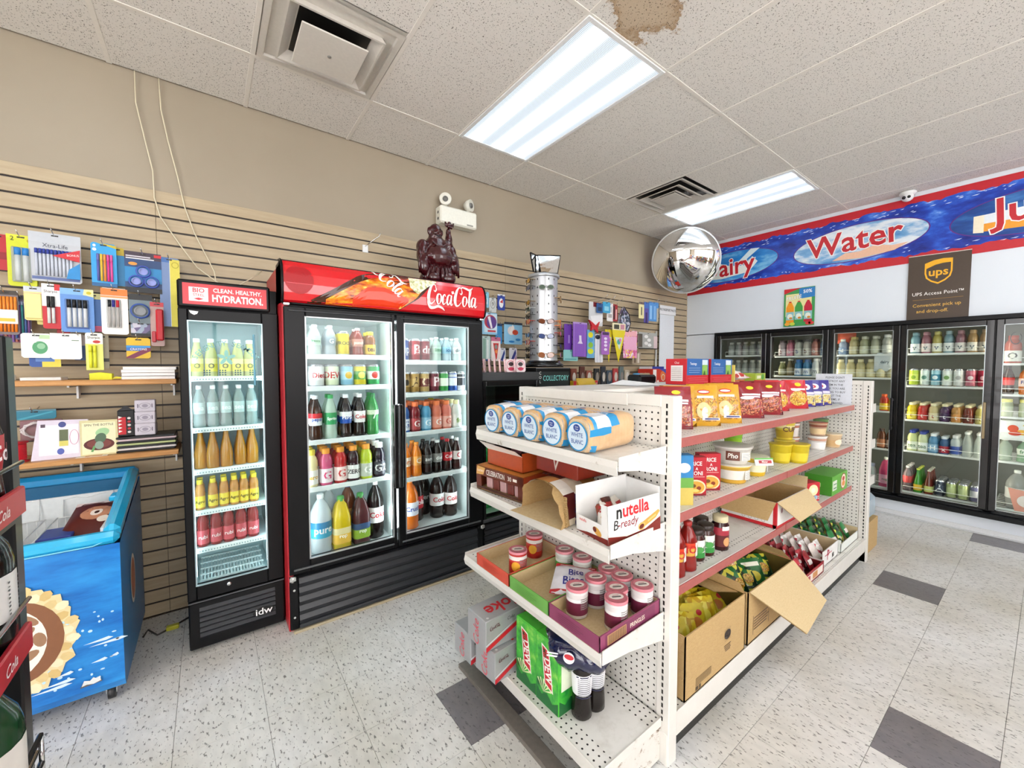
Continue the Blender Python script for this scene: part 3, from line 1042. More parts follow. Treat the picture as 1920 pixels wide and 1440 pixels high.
def frame_rect(b, fn, u0, u1, v0, v1, wl_, wr_, wb, wt, t, m, c=.004):
 """door frame of four boards; fn must be an axis plane"""
 for a0, a1, c0, c1 in ((u0, u0 + wl_, v0, v1), (u1 - wr_, u1, v0, v1), (u0 + wl_, u1 - wr_, v0, v0 + wb), (u0 + wl_, u1 - wr_, v1 - wt, v1)):
  p, q = fn(a0, c0, t), fn(a1, c1, -t)
  b.box(p.x, q.x, p.y, q.y, p.z, q.z, m, c)
 return b
LED = emit('#f2fbff', LED_POWER, 'cooler_lamp')
LEDW = emit('#fff4dc', LED_POWER * .8, 'warm_cooler_lamp')
def louvres(parent, x0, x1, y, z0, z1, n, m):
 hgt = (z1 - z0) / n
 me = B().add([(x0, y + .004, 0), (x1, y + .004, 0), (x1, y - .010, hgt * .45), (x0, y - .010, hgt * .45), (x0, y + .002, hgt * .92), (x1, y + .002, hgt * .92)],
                 [(0, 1, 2, 3), (3, 2, 5, 4)], m).mesh('louvre')
 for k in range(n):
  obj('louvre', me, parent, (0, 0, z0 + hgt * k))
def shelf_mesh(x0, x1, y0, y1, m, rail=.022):
 b = B().box(x0, x1, y0, y1, -.012, 0, m, .002)
 b.box(x0, x1, y0 - .006, y0, -rail, .006, m, .002)
 return b
# ---------------------------------------------------------------- tall red-topped two-door cooler
X0, X1, YF, YB = .312, 1.55, 2.42, 3.06
RED = mat('#cf1420', .25, 0, .04, .5)
t = thing('display_cooler', B().box(X0 + .001, X1 - .001, YF + .03, YB, .03, .33, BLACK, .005), 'tall two-door drinks cooler with lit red sign on top and red side', 'cooler')
COKE = t
b = B().box(X0, X0 + .03, YF + .008, YB, .012, 2.0, mat('#b3222c', .4, 0, .05), .004)
obj('side_panel', b, t)
b = B().box(X1 - .03, X1, YF + .008, YB, .012, 2.0, BLACK, .004)
b.box(X0 + .03, X1 - .03, YB - .03, YB, .33, 1.79, WHITEC)
b.box(X0 + .03, X1 - .03, YF + .03, YB, 1.76, 1.99, BLACK, .003)
b.box(X0 + .03, X1 - .03, YF + .04, YB - .03, .325, .352, mat('#c9cfcf'))
obj('cabinet', b, t)
b = B().box(X0 + .03, X0 + .045, YF + .05, YB - .03, .352, 1.76, WHITEC)
b.box(X1 - .045, X1 - .03, YF + .05, YB - .03, .352, 1.76, WHITEC)
b.box(X0 + .045, X1 - .045, YF + .05, YB - .03, 1.735, 1.76, WHITEC)
b.box(.918, .932, YF + .10, YB - .03, .352, 1.735, WHITEC)
obj('liner', b, t)
for x in (.392, .912, .938, 1.47):
 obj('lamp_tube', B().lathe([(0, 0), (.008, .0), (.008, 1.25), (0, 1.25)], LED, (x, YF + .066), 8, z=.42), t)
obj('lamp_tube', B().box(.45, 1.42, YF + .062, YF + .072, 1.722, 1.73, LED), t)
# doors
FY = faceY(0, YF, 0)
for nm, u0, u1, wl_, wr_, hx in (('left', .318, .914, .102, .022, .905), ('right', .926, 1.546, .047, .116, .936)):
 d = obj('door', frame_rect(B(), faceY(0, YF + .012, 0), u0, u1, .325, 1.768, wl_, wr_, .072, .052, .018, BLACK), t)
 g = B()
 g.add([FY(u0 + wl_, .395, -.012), FY(u1 - wr_, .395, -.012), FY(u1 - wr_, 1.718, -.012), FY(u0 + wl_, 1.718, -.012)], [(0, 1, 2, 3)], GLASS)
 obj('pane', g, d)
 s = B()
 for a0, a1, c0, c1 in ((u0 + wl_ - .003, u0 + wl_ + .004, .392, 1.72), (u1 - wr_ - .004, u1 - wr_ + .003, .392, 1.72), (u0 + wl_, u1 - wr_, 1.714, 1.72), (u0 + wl_, u1 - wr_, .392, .398)):
  s.box(a0, a1, YF - .0078, YF + .004, c0, c1, mat('#b9bec0', .3, .6))
 obj('glazing_bead', s, d)
 obj('trim_strip', B().box(u0 + .02, u1 - .02, YF - .012, YF - .004, 1.742, 1.75, DARKP, .002), d)
 k = B().box(u0 + .02, u1 - .02, YF - .013, YF - .004, .345, .355, mat('#6a6d70', .3, .6), .002)
 obj('trim_strip', k, d)
 obj('handle', B().box(hx - .014, hx + .014, YF - .036, YF - .006, .70, 1.22, BLACKG, .006), d)
for sx in (.325, 1.53):
 obj('hinge', B().box(sx - .01, sx + .022, YF - .022, YF + .012, .296, .32, CHROME, .003).lathe([(0, 0), (.011, 0), (.011, .03), (0, .03)], CHROME, (sx + .006, YF - .012), 10, z=.292), t)
 obj('hinge', B().box(sx - .01, sx + .022, YF - .018, YF + .012, 1.771, 1.785, CHROME, .003), t)
# grille
b = B().box(X0 + .004, X0 + .05, YF - .004, YF + .03, .02, .305, BLACK, .006)
b.box(X1 - .05, X1 - .004, YF - .004, YF + .03, .02, .305, BLACK, .006)
b.box(X0 + .05, X1 - .05, YF + .004, YF + .03, .02, .30, mat('#1c1d20', .5))
b.box(X0 + .05, X1 - .05, YF - .010, YF + .012, .02, .042, mat('#3a3c40', .3, .3), .005)
g = obj('grille', b, t)
louvres(g, X0 + .05, X1 - .05, YF, .045, .30, 5, mat('#303236', .35, 0, .15))
for z in (.09, .24):
 obj('screw', B().disc(faceY(X0 + .026, YF - .0045, z), 0, 0, .006, .006, CHROME), g)
obj('floor_trim', B().box(X0 + .02, X1 - .01, YF - .012, YF + .02, 0, .014, mat('#b8ab8d'), .003), t)
# curved sign
SP = [(.0, 2.420), (.012, 2.397), (.05, 2.386), (.10, 2.382), (.15, 2.386), (.19, 2.399), (.215, 2.42), (.228, 2.455), (.232, 2.50)]
def sign(a, v, k=0.):
 for (v0, y0), (v1, y1) in zip(SP, SP[1:]):
  if v <= v1 or v1 == SP[-1][0]:
   q = (v - v0) / (v1 - v0)
   return Vector((a, y0 + (y1 - y0) * q, 1.786 + v)) + Vector((0, -1, 0)) * k
 return Vector((a, 2.42, 1.786 + v))
b = B()
n = len(SP)
vs = [(x, y, 1.786 + v) for x in (X0, 1.552) for v, y in SP]
b.add(vs, [(k, n + k, n + k + 1, k + 1) for k in range(n - 1)], mat('#d3111d', .22, 0, .04, .6))
for o_ in (0, n):
 b.add([vs[o_ + k] for k in range(n)] + [(vs[o_][0], 2.50, 1.786)], [tuple(range(n + 1))], BLACK)
b.box(X0, 1.552, 2.44, 2.62, 1.79, 2.012, BLACK)
hd = obj('sign', b, t)
b = B()
for x in (X0, 1.552):
 b.tube([(x, y - .002, 1.786 + v) for v, y in SP], .006, BLACK, 6)
b.tube([(X0, 2.417, 1.784), (1.552, 2.417, 1.784)], .006, BLACK, 6)
obj('sign_edge', b, hd)
# picture of a dewy bottle lying across the sign
def strip(poly_lo, poly_hi, m, k, nu=26):
 """band between two curves given as (u, v) lists, cut fine so that it follows the curve of the sign"""
 def at(P, t):
  for (t0, v0), (t1, v1) in zip(P, P[1:]):
   if t <= t1:
    return v0 + (v1 - v0) * (t - t0) / (t1 - t0)
  return P[-1][1]
 u0, u1 = poly_lo[0][0], poly_lo[-1][0]
 q = B()
 nv = 5
 vs = []
 for i in range(nu + 1):
  u = u0 + (u1 - u0) * i / nu
  lo, hi = at(poly_lo, u), at(poly_hi, u)
  for j in range(nv + 1):
   vs.append(sign(u, lo + (hi - lo) * j / nv, k))
 q.add(vs, [(i * (nv + 1) + j, (i + 1) * (nv + 1) + j, (i + 1) * (nv + 1) + j + 1, i * (nv + 1) + j + 1) for i in range(nu) for j in range(nv)], m)
 return q
def _cola(nt, N, Lk, b):
 a = noise(N, Lk, coords(N, Lk, (.6, 1, 1.6)), 24, 5, .6)
 r = ramp(N, [(.30, '#3a0d04'), (.40, '#a83a08'), (.50, '#ea7412'), (.62, '#f9ac22'), (.74, '#ffe08a')])
 Lk.new(a, r.inputs[0])
 Lk.new(r.outputs[0], b.inputs['Base Color'])
 b.inputs['Roughness'].default_value = .2
COLA = texmat('printed_cola', _cola)
def _foam(nt, N, Lk, b):
 a = noise(N, Lk, coords(N, Lk), 60, 5, .7)
 r = ramp(N, [(.35, '#8f9c4a'), (.5, '#e9e3bb'), (.62, '#f6f6ee'), (.72, '#5f7a3a')])
 Lk.new(a, r.inputs[0])
 Lk.new(r.outputs[0], b.inputs['Base Color'])
FOAM = texmat('printed_bubbles', _foam)
obj('printed_bottle', strip([(.52, .006), (.60, .006), (.93, .006), (1.04, .085), (1.09, .15), (1.13, .19)], [(.52, .03), (.58, .07), (.70, .145), (.78, .18), (.90, .20), (1.02, .205), (1.13, .195)], COLA, .0035), hd)
obj('printed_outline', strip([(.43, .004), (.60, .004), (.93, .004), (1.05, .08), (1.12, .15), (1.17, .20)], [(.43, .010), (.56, .09), (.70, .185), (.78, .21), (.90, .214), (1.02, .215), (1.17, .213)], mat('#43200f', .2, 0, .3), .0025), hd)
obj('printed_bottle', strip([(.66, .006), (.75, .006), (.93, .006), (.99, .06)], [(.66, .05), (.74, .12), (.84, .13), (.99, .075)], mat('#e23a10', .25), .0045, 16), hd)
obj('printed_bubbles', strip([(1.00, .15), (1.05, .11), (1.12, .165), (1.19, .205)], [(1.00, .213), (1.05, .213), (1.12, .214), (1.19, .213)], FOAM, .0052, 14), hd)
W_ = '#fdf6ef'
b = B()
b.disc(sign, .39, .12, .07, .075, '#a80f1a', .0008, 24, 6)
b.rect(sign, .33, 1.53, .098, .100, '#e8626a', .0009, 20, 1)
obj('printed_circle', b, hd)
# flowing script lettering drawn with a broad pen
A_W = 1.2
C1 = [(1.75, 2.15, .05), (1.72, 2.55, .12), (1.35, 2.62, .13), (.85, 2.2, .26), (.45, 1.45, .40), (.30, .70, .42), (.55, .12, .26), (1.0, .12, .13), (1.5, .60, .06)]
C1b = [(1.3, 1.85, .05), (1.55, 1.7, .14), (1.78, 2.0, .14), (1.74, 2.35, .1)]
TAIL = [(.30, .70, .30), (.25, .05, .22), (.70, -.42, .30), (1.35, -.42, .28), (2.1, -.22, .26), (2.9, -.42, .2), (3.35, -.72, .04)]
O1 = [(2.35, 1.42, .08), (2.02, 1.30, .22), (1.82, .70, .30), (2.0, .12, .16), (2.35, .22, .10), (2.62, .85, .28), (2.52, 1.32, .16), (2.35, 1.42, .08)]
c1 = [(3.42, 1.15, .10), (3.3, 1.42, .12), (3.02, 1.2, .22), (2.86, .6, .30), (3.02, .12, .16), (3.35, .25, .07), (3.6, .55, .05)]
A1 = [(4.45, 1.30, .08), (4.1, 1.42, .12), (3.8, 1.05, .26), (3.7, .45, .28), (3.88, .10, .14), (4.2, .40, .15), (4.5, 1.15, .15)]
A1b = [(4.58, 1.42, .20), (4.45, .85, .26), (4.42, .25, .24), (4.6, .08, .1), (4.85, .35, .05)]
HY = [(4.62, 1.75, .30), (5.05, 1.86, .30)]
off = 4.9
C2 = [(x + off, y, ww) for x, y, ww in C1]
C2b = [(x + off, y, ww) for x, y, ww in C1b]
C2t = [(6.60, 2.45, .08), (6.9, 2.72, .14), (7.6, 2.62, .26), (8.3, 2.45, .24), (8.9, 2.75, .08), (9.1, 2.95, .03)]
O2 = [(x + off, y, ww) for x, y, ww in O1]
L2 = [(7.75, .62, .06), (8.2, 1.5, .10), (8.55, 2.35, .12), (8.45, 2.62, .10), (8.22, 2.2, .20), (8.02, 1.2, .28), (7.98, .35, .26), (8.15, .08, .12), (8.45, .45, .05)]
A2 = [(x + 4.75, y, ww) for x, y, ww in A1]
A2b = [(x + 4.75, y, ww) for x, y, ww in A1b]
SCRIPT = [C1, C1b, TAIL, O1, c1, A1, A1b, HY, C2, C2b, C2t, O2, L2, A2, A2b]
def script(b, fn, o, sc, m, k=.003, rot=0., part=None):
 for st in (SCRIPT if part is None else part):
  st = [(x, y, q * A_W) for x, y, q in st]
  b.ribbon(fn, st, m, sc, o, k, rot)
 return b
obj('lettering', script(B(), lambda a, v, k=0.: sign(a, .066 + (v - .066) * 1.25, k), (1.108, .062), .0385, W_, .0065), hd)
obj('lettering', script(B(), sign, (.80, .188), .036, W_, .0065, -.72, [[(x - 4.9, y, ww) for x, y, ww in st] for st in SCRIPT[8:]] + [[(-1.0, .6, .3), (-.5, .3, .2), (0, .5, .05)]]), hd)
# shelves
LZ = [1.514, 1.333, 1.026, .757]
RZ = [1.485, 1.273, 1.017, .718]
sm = [shelf_mesh(.36, .914, 2.502, 3.02, mat('#e8eeee', .3)).mesh('shelf'), shelf_mesh(.936, 1.50, 2.502, 3.02, mat('#e8eeee', .3)).mesh('shelf')]
for k, zz in enumerate((LZ, RZ)):
 for z in zz:
  obj('shelf', sm[k], t, (0, 0, z))
LZ = LZ + [.353]
RZ = RZ + [.353]
CC = 'red-topped cooler'
rowsL = [
    [(.488, S('soda', .175, .034, '#dfe9e2', '#f4f4f4', '#cfe6d2', 'fresca', '#2d8a4a', clear=1), 'clear bottle with pale green label'),
     (.571, S('soda', .175, .034, '#c9d2d8', '#dfe3e6', '#8fa0aa', 'G', '#f4f6f8', clear=1), 'silver grey bottle with grey label'),
     (.645, S('can', .145, .034, '#e9cf2a', txt='FROOT', tc='#3a3a1c'), 'yellow can with dark slanting lettering'),
     (.728, S('soda', .168, .034, '#9c3b2a', '#f3ece6', '#c98a7a', 'punch', '#f4e6dc'), 'reddish brown bottle with white cap'),
     (.802, S('sport', .15, .033, '#9a5a1a', '#e3cc2a', '#ddb52a', 'tea', '#5a3208'), 'amber bottle with yellow cap')],
    [(.498, S('can', .13, .038, '#eef0f0', lab='#f2f2f2', txt='Diet', tc='#c8202c'), 'white diet cola can'),
     (.579, S('can', .13, .038, '#dfe8c8', lab='#e3e9d6', txt='DEW', tc='#c0241c'), 'pale green can with red letters'),
     (.663, S('can', .13, .038, '#8fc3dc', lab='#a9d3e6', dot='#d9b23a'), 'light blue can'),
     (.738, S('can', .13, .038, '#e2cf3a', lab='#4f9a3a', dot='#e9dd6a'), 'yellow and green can'),
     (.819, S('can', .13, .038, '#2e9a52', lab='#e9f2e6', dot='#cf3226'), 'green and white can with a red dot')],
    [(.485, S('soda', .258, .036, '#3a2018', '#dfe3ea', '#e9e9ee', 'pepsi', '#1c3f94', lab2='#c92a34'), 'dark cola bottle with red and blue label'),
     (.566, S('soda', .258, .036, '#cfe6d6', '#3aa35a', '#2d9a5a', 'Sprite', '#f2f6f0', clear=1), 'clear bottle with green label and green cap'),
     (.652, S('soda', .258, .036, '#2a1712', '#e6e9ee', '#1f4fa8', 'PEPSI', '#ffffff', lab2='#e9e9ec'), 'cola bottle with broad blue label'),
     (.733, S('soda', .258, .036, '#1c1210', '#f0f0f0', '#e9e6e4', 'Coke', '#c41e2c'), 'dark cola bottle with white label'),
     (.812, S('soda', .258, .036, '#3f9a4e', '#2a7a3c', '#2f8a44', '7', '#f4f6ee', lab2='#cfe0c0'), 'green lime soda bottle')],
    [(.456, S('sport', .214, .037, '#f3e6b0', '#e8cf4a', '#f6f3ea', 'zero', '#d9a82a'), 'cloudy yellow sports drink bottle'),
     (.536, S('sport', .214, .037, '#e25a8a', '#f09a2c', '#f0e2e6', 'G', '#d23a6a'), 'pink sports drink bottle with orange cap'),
     (.616, S('sport', .214, .037, '#d22a2c', '#f09a2c', '#f2d9d4', 'G', '#c42a2a'), 'red sports drink bottle with orange cap'),
     (.690, S('sport', .214, .037, '#3a1420', '#f09a2c', '#e9e9e6', 'ZERO', '#2a2a2c'), 'dark purple sports drink bottle with orange cap'),
     (.768, S('sport', .214, .037, '#cfe03a', '#f0a12c', '#bcc4b4', 'G', '#f6f6f0'), 'lime yellow sports drink bottle with orange cap'),
     (.848, S('sport', .214, .037, '#241a2a', '#f2f2f2', '#3c3c46', 'G2', '#ececec'), 'dark sports drink bottle with white cap')],
]
rowsR = [
    [(1.020, S('can', .148, .034, '#2a4f9a', lab='#3a66b4', txt='up', tc='#e9eef6'), 'tall blue can'),
     (1.098, S('can', .148, .034, '#a82a34', lab='#c8404a', txt='B', tc='#f4e6e6'), 'tall red can'),
     (1.168, S('can', .148, .034, '#7c1f2c', lab='#94303c', txt='dr', tc='#f2dede'), 'tall dark red can'),
     (1.253, S('soda', .165, .034, '#cfe3d8', '#e9f2ee', '#bcd9c8', 'lime', '#3a8a5a', clear=1), 'clear bottle with pale lime label'),
     (1.330, S('soda', .165, .034, '#cfe3ec', '#e6f0f6', '#9cc8de', 'ice', '#2a6a9a', clear=1), 'clear bottle with sky blue label'),
     (1.408, S('soda', .165, .034, '#e6ecec', '#f6f6f6', '#f0f2f2', 'diet', '#7a8488', clear=1), 'clear bottle with white label')],
    [(1.022, S('can', .143, .036, '#8a6a2e', lab='#a58244', dot='#2c1f10'), 'brown gold can'),
     (1.090, S('can', .143, .034, '#b08a4a', lab='#c6a262', txt='A', tc='#4a2a10'), 'tan gold can'),
     (1.162, S('can', .143, .034, '#c2a46a', lab='#7a3a34', txt='C', tc='#e9d0b0'), 'gold can with brown band'),
     (1.236, S('can', .143, .034, '#6a2634', lab='#8a3a48', txt='P', tc='#e9d4d4'), 'wine red can'),
     (1.305, S('can', .143, .034, '#3f9a4a', lab='#e2ecd9', lab2='#3f9a4a'), 'green and white can'),
     (1.375, S('can', .143, .033, '#2c55a8', lab='#dfe4ee', lab2='#c9ccd6'), 'blue and silver can'),
     (1.440, S('can', .143, .032, '#e6e6e8', lab='#2c2c34', lab2='#2c2c34'), 'white can with black bands')],
    [(1.020, S('sport', .196, .034, '#3a6ab0', '#e8743a', '#dfe6f0', 'G', '#3a5aa0'), 'blue sports drink bottle'),
     (1.093, S('sport', .196, .036, '#8a2028', '#e8703c', '#a83a3c', 'G', '#f2e0dc'), 'dark red sports drink bottle with orange cap'),
     (1.172, S('sport', .196, .036, '#5aa8d0', '#ea7a44', '#8fc4de', 'G', '#f0f6fa'), 'sky blue sports drink bottle with orange cap'),
     (1.250, S('sport', .196, .036, '#ea8064', '#ea7a44', '#ec9680', 'G', '#faece6'), 'coral sports drink bottle with orange cap'),
     (1.325, S('sport', .196, .036, '#ee8a78', '#ea7a44', '#f0b4a4', 'G', '#c8503a'), 'salmon sports drink bottle with orange cap'),
     (1.405, S('sport', .196, .036, '#eef0ea', '#eae6b0', '#f2f4ee', 'fit', '#7aa02c'), 'white sports drink bottle')],
    [(1.024, S('soda', .225, .035, '#ee8a1c', '#f0962c', '#f3e6d2', 'ora', '#c86a14'), 'orange soda bottle beside the middle frame'),
     (1.100, S('soda', .225, .036, '#ef8a20', '#f0962c', '#e8a04a', 'C', '#f6ead6'), 'orange soda bottle with pale label'),
     (1.179, S('soda', .225, .035, '#241410', '#2c2c2c', '#4a4644', 'zero', '#e0dedc'), 'black cola bottle with grey label'),
     (1.254, S('soda', .225, .035, '#20120e', '#e9e9e9', '#8a8886', 'diet', '#f2f0ee'), 'black cola bottle with silver label'),
     (1.330, S('soda', .225, .035, '#2a1410', '#c8242c', '#c41e2a', 'Cola', '#f6f0ee'), 'cola bottle with red label and red cap'),
     (1.405, S('soda', .225, .035, '#3a1c1a', '#e9e9e9', '#ece6e2', 'C', '#c41e2a'), 'cola bottle with white label')],
]
for side, rows, zz, door in (('L', rowsL, LZ, 'left'), ('R', rowsR, RZ, 'right')):
 for k, row in enumerate(rows):
  depth = (2, 2, 2, 3)[k] if side == 'L' else (2, 2, 3, 2)[k]
  for x, sp, de in row:
   for q in range(depth):
    lab = '%s, %s row, %s shelf, %s door, %s' % (de, ('front', 'second', 'third')[q], ORD[k], door, CC)
    put(sp, x + .004 * q, 2.545 + .08 * q, zz[k] + .0005, lab, .05)
yg = S('sport', .196, .036, '#dfe83a', '#e6c82c', '#e9eccc', 'G', '#7a9a1c')
put(yg, 1.33, 2.80, RZ[2] + .0005, 'lime yellow sports drink bottle behind the coral ones, third shelf, right door of red-topped cooler')
for x, sp, de, y in [
        (.508, S('big', .345, .060, '#e6eef2', '#f2f4f4', '#3aa6c8', 'pure', '#f2f8fa', lab2='#2a7fae', clear=1), 'large clear water bottle with blue label', 2.575),
        (.618, S('juice', .315, .050, '#f2d41c', '#4aa04a', '#f0c04a', 'Tropic', '#f6f2e0', lab2='#e9d9a0'), 'large yellow juice bottle with green cap', 2.565),
        (.736, S('juice', .310, .050, '#5a2a2c', '#4a9a4c', '#8fae3a', 'Tropic', '#f4f2e2', lab2='#34507a'), 'large dark grape juice bottle with green cap', 2.575),
        (.838, S('big', .365, .052, '#1d1210', '#f0f0f0', '#ecebe9', 'Coke', '#c41e2c'), 'large diet cola bottle with white label', 2.60),
        (.700, S('big', .345, .050, '#8a4a2a', '#2a62b0', '#d8a24a', 'tea', '#5a2a10'), 'large amber tea bottle with blue cap behind the juices', 2.72),
        (.585, S('big', .345, .050, '#c9d0d0', '#e9e9e9', '#b9c4c8', 'soda', '#3a4a5a', clear=1), 'large clear soda bottle behind the juices', 2.72),
        (1.075, S('big', .335, .056, '#ee7c1e', '#f08a2c', '#e9e6ee', 'Crush', '#2a4aa0'), 'large orange soda bottle at the front', 2.60),
        (1.165, S('big', .325, .052, '#2a1410', '#c8242c', '#c8202c', 'Cola', '#f6eeec'), 'large cola bottle with red label', 2.71),
        (1.262, S('big', .325, .052, '#24130f', '#e8e8e8', '#3a3634', 'zero', '#e9e9e6'), 'large black cola bottle in the second row', 2.80),
        (1.315, S('big', .325, .052, '#2a1612', '#e8e8e8', '#eceae8', 'Coke', '#c41e2c'), 'large cola bottle with white label in the middle', 2.68),
        (1.415, S('big', .315, .05, '#2a1612', '#e8e8e8', '#e9e0de', 'Coke', '#c8303a'), 'large cola bottle with pinkish label at the end', 2.66)]:
 put(sp, x, y, .3525, '%s, floor of red-topped cooler' % de, .05)
# ---------------------------------------------------------------- narrow black single-door cooler
X0, X1, YF = -.115, .306, 2.55
t = thing('slim_cooler', B().box(X0, X1, YF + .02, 3.06, .02, .28, BLACK, .005), 'narrow black one-door cooler with red CLEAN HEALTHY HYDRATION sign', 'cooler')
b = B().box(X0, X0 + .025, YF + .02, 3.06, .28, 1.74, BLACK, .003)
b.box(X1 - .025, X1, YF + .02, 3.06, .28, 1.74, BLACK, .003)
b.box(X0, X1, 3.02, 3.06, .28, 1.74, WHITEC)
b.box(X0, X1, YF + .02, 3.06, 1.725, 1.86, BLACK, .003)
obj('cabinet', b, t)
ICEW = mat('#cfe6ea', .4)
b = B().box(X0 + .025, X0 + .034, YF + .04, 3.02, .28, 1.725, ICEW)
b.box(X1 - .06, X1 - .025, YF + .04, 3.02, .28, 1.725, ICEW)
b.box(X0 + .025, X1 - .025, 3.01, 3.02, .28, 1.725, ICEW)
b.box(X0 + .025, X1 - .025, YF + .04, 3.02, 1.70, 1.725, ICEW)
b.box(X0 + .025, X1 - .025, YF + .04, 3.02, .28, .30, ICEW)
obj('liner', b, t)
LEDC = emit('#dff6ff', LED_POWER * .8, 'cool_cooler_lamp')
for x in (-.079, .236):
 obj('lamp_tube', B().lathe([(0, 0), (.004, 0), (.004, 1.25), (0, 1.25)], LEDC, (x, YF + .05), 8, z=.37), t)
obj('lamp_tube', B().box(-.06, .22, YF + .05, YF + .058, 1.69, 1.698, LEDC), t)
d = obj('door', frame_rect(B(), faceY(0, YF + .01, 0), X0, X1, .272, 1.735, .037, .075, .075, .06, .018, BLACK), t)
FY = faceY(0, YF, 0)
obj('pane', B().add([FY(X0 + .037, .345, -.01), FY(X1 - .075, .345, -.01), FY(X1 - .075, 1.676, -.01), FY(X0 + .037, 1.676, -.01)], [(0, 1, 2, 3)], GLASS), d)
s = B()
for a0, a1, c0, c1 in ((X0 + .034, X0 + .04, .344, 1.678), (X1 - .078, X1 - .072, .344, 1.678), (X0 + .04, X1 - .078, 1.672, 1.678), (X0 + .04, X1 - .078, .343, .349)):
 s.box(a0, a1, YF - .009, YF, c0, c1, mat('#9fb4ba', .3, .4))
obj('glazing_bead', s, d)
obj('lock', B().lathe([(0, 0), (.011, 0), (.011, .006), (.006, .009), (0, .009)], CHROME, n=14).xf(M_(.055, YF - .008, .318, 0, pi / 2)), d)
obj('handle', B().box(.19, .20, YF + .005, YF + .012, 1.35, 1.62, mat('#4f8fa6', .3), .002), d)
# clear lettering sticker on the pane
lt = B()
arc = 'SERENITY SEAMOSS'
for k, ch in enumerate(arc):
 if ch == ' ':
  continue
 a = (k - 7.5) / 7.5 * .98
 cu, cv = .075 + .155 * math.sin(a), 1.405 + .155 * math.cos(a) * 1.05
 lt.text(FY, ch, cu, cv, .036, '#74a5a3', .006, 1, 0, -a, -.0085)
for q in range(4):
 for e in range(9):
  lt.disc(FY, -.02 + .065 * q + .011 * (e % 3), 1.43 - .011 * (e // 3), .004, .004, '#3c5a5c', -.0085, 8)
for e in range(5):
 lt.disc(FY, .073 + .022 * math.cos(e * 1.256 + .3), 1.495 + .022 * math.sin(e * 1.256 + .3), .009, .019, '#7fb8ae', -.0085, 10, 1, e * 1.256 + .3 - pi / 2)
obj('sticker', lt, d)
obj('badge', B().poly(FY, [(-.072, 1.725), (-.035, 1.722), (-.04, 1.710), (-.052, 1.704), (-.066, 1.712)], '#f2f2f2', .0092), d)
b = B().box(X0, .272, YF - .012, YF + .03, 1.74, 1.875, BLACK, .008)
hd = obj('sign', b, t)
Fh = faceY(.078, YF - .012, 1.808)
b = B().rect(Fh, -.172, .178, -.052, .05, mat('#d3323c', .3), .001)
b.rect(Fh, -.148, -.072, -.036, .032, '#f4f0ee', .0014)
b.text(Fh, 'BIO', -.11, .016, .03, '#c92c38', .018, 1, 0, 0, .0019)
b.text(Fh, 'STEEL', -.11, -.006, .017, '#c92c38', .012, 1.05, 0, 0, .0019)
b.poly(Fh, [(-.13, -.024), (-.11, -.018), (-.09, -.024), (-.11, -.031)], '#c92c38', .0019)
b.text(Fh, 'CLEAN. HEALTHY.', .052, .022, .029, '#faf2f0', .02, .88, 0, 0, .0018)
b.text(Fh, 'HYDRATION.', .052, -.018, .048, '#faf2f0', .035, .76, 0, 0, .0018)
obj('lettering', b, hd)
b = B().box(X0 + .002, X1, YF - .012, YF + .03, .022, .262, BLACK, .006)
b.box(X0 + .002, X1, YF - .016, YF - .008, .262, .268, mat('#5a5d60', .3, .6))
g = obj('grille', b, t)
louvres(g, X0 + .045, X1 - .045, YF - .014, .075, .235, 6, mat('#34363a', .35, 0, .12))
b = B().disc(faceY(.205, YF - .026, .125), 0, 0, .05, .024, BLACKG, .0005)
b.text(faceY(.205, YF - .026, .125), 'idw', 0, 0, .05, '#e9e9e9', .01, 1.1, 0, 0, .0016)
obj('lettering', b, g)
SH = B().box(X0 + .036, X1 - .062, 2.615, 2.99, -.008, 0, mat('#dff0f2', .3), .002)
SH.box(X0 + .036, X1 - .062, 2.608, 2.616, -.022, .004, mat('#eef6f7', .3), .002)
Fs = faceY(0, 2.608, 0)
for q in range(24):
 SH.rect(Fs, -.065 + .0122 * q, -.059 + .0122 * q, -.015, -.008, '#8fb0b4', .0005)
SHm = SH.mesh('shelf')
ZB = [1.396, 1.132, .915, .702, .506]
for z in ZB:
 obj('shelf', SHm, t, (0, 0, z))
rk = B()
for q in range(20):
 rk.box(-.06 + .0145 * q - .004, -.06 + .0145 * q + .004, 2.63, 2.95, .325, .33, mat('#e6f2f4'))
for y in (2.63, 2.71, 2.79, 2.87, 2.95):
 rk.box(-.066, .224, y - .006, y + .006, .326, .334, mat('#e6f2f4'))
obj('floor_rack', rk, t)
BC = 'narrow black cooler'
bio = [
    ([-.049, .01, .07, .126, .181], S('glass', .198, .027, '#e6e8a0', '#f6f6f6', '#e3dc4a', 'o', '#6a6a2a', lab2='#f0ee9a', clear=1), 'lemon bottle with white cap and yellow band', 2),
    ([-.047, .012, .069, .126, .184], S('soda', .218, .027, '#cfdedb', '#f6f8f8', '#b4cac8', 'sea', '#e9f2f0', clear=2), 'clear bottle with white cap', 2),
    ([-.047, .005, .064, .127, .183], S('neck', .212, .0285, '#c98a24', '#d8b45a', None), 'golden brown glass bottle', 2),
    ([-.055, .0, .048, .094, .138, .184], S('sport', .156, .022, '#d89a4a', '#ecd42c', '#e8d040', 'Agro', '#5a4a10'), 'small yellow-capped bottle', 2),
    ([-.047, .009, .064, .12, .176], S('sport', .19, .027, '#b03a3a', '#b02a34', '#c8525a', 'rubi', '#f6dedc', clear=1), 'small red berry drink bottle', 2)]
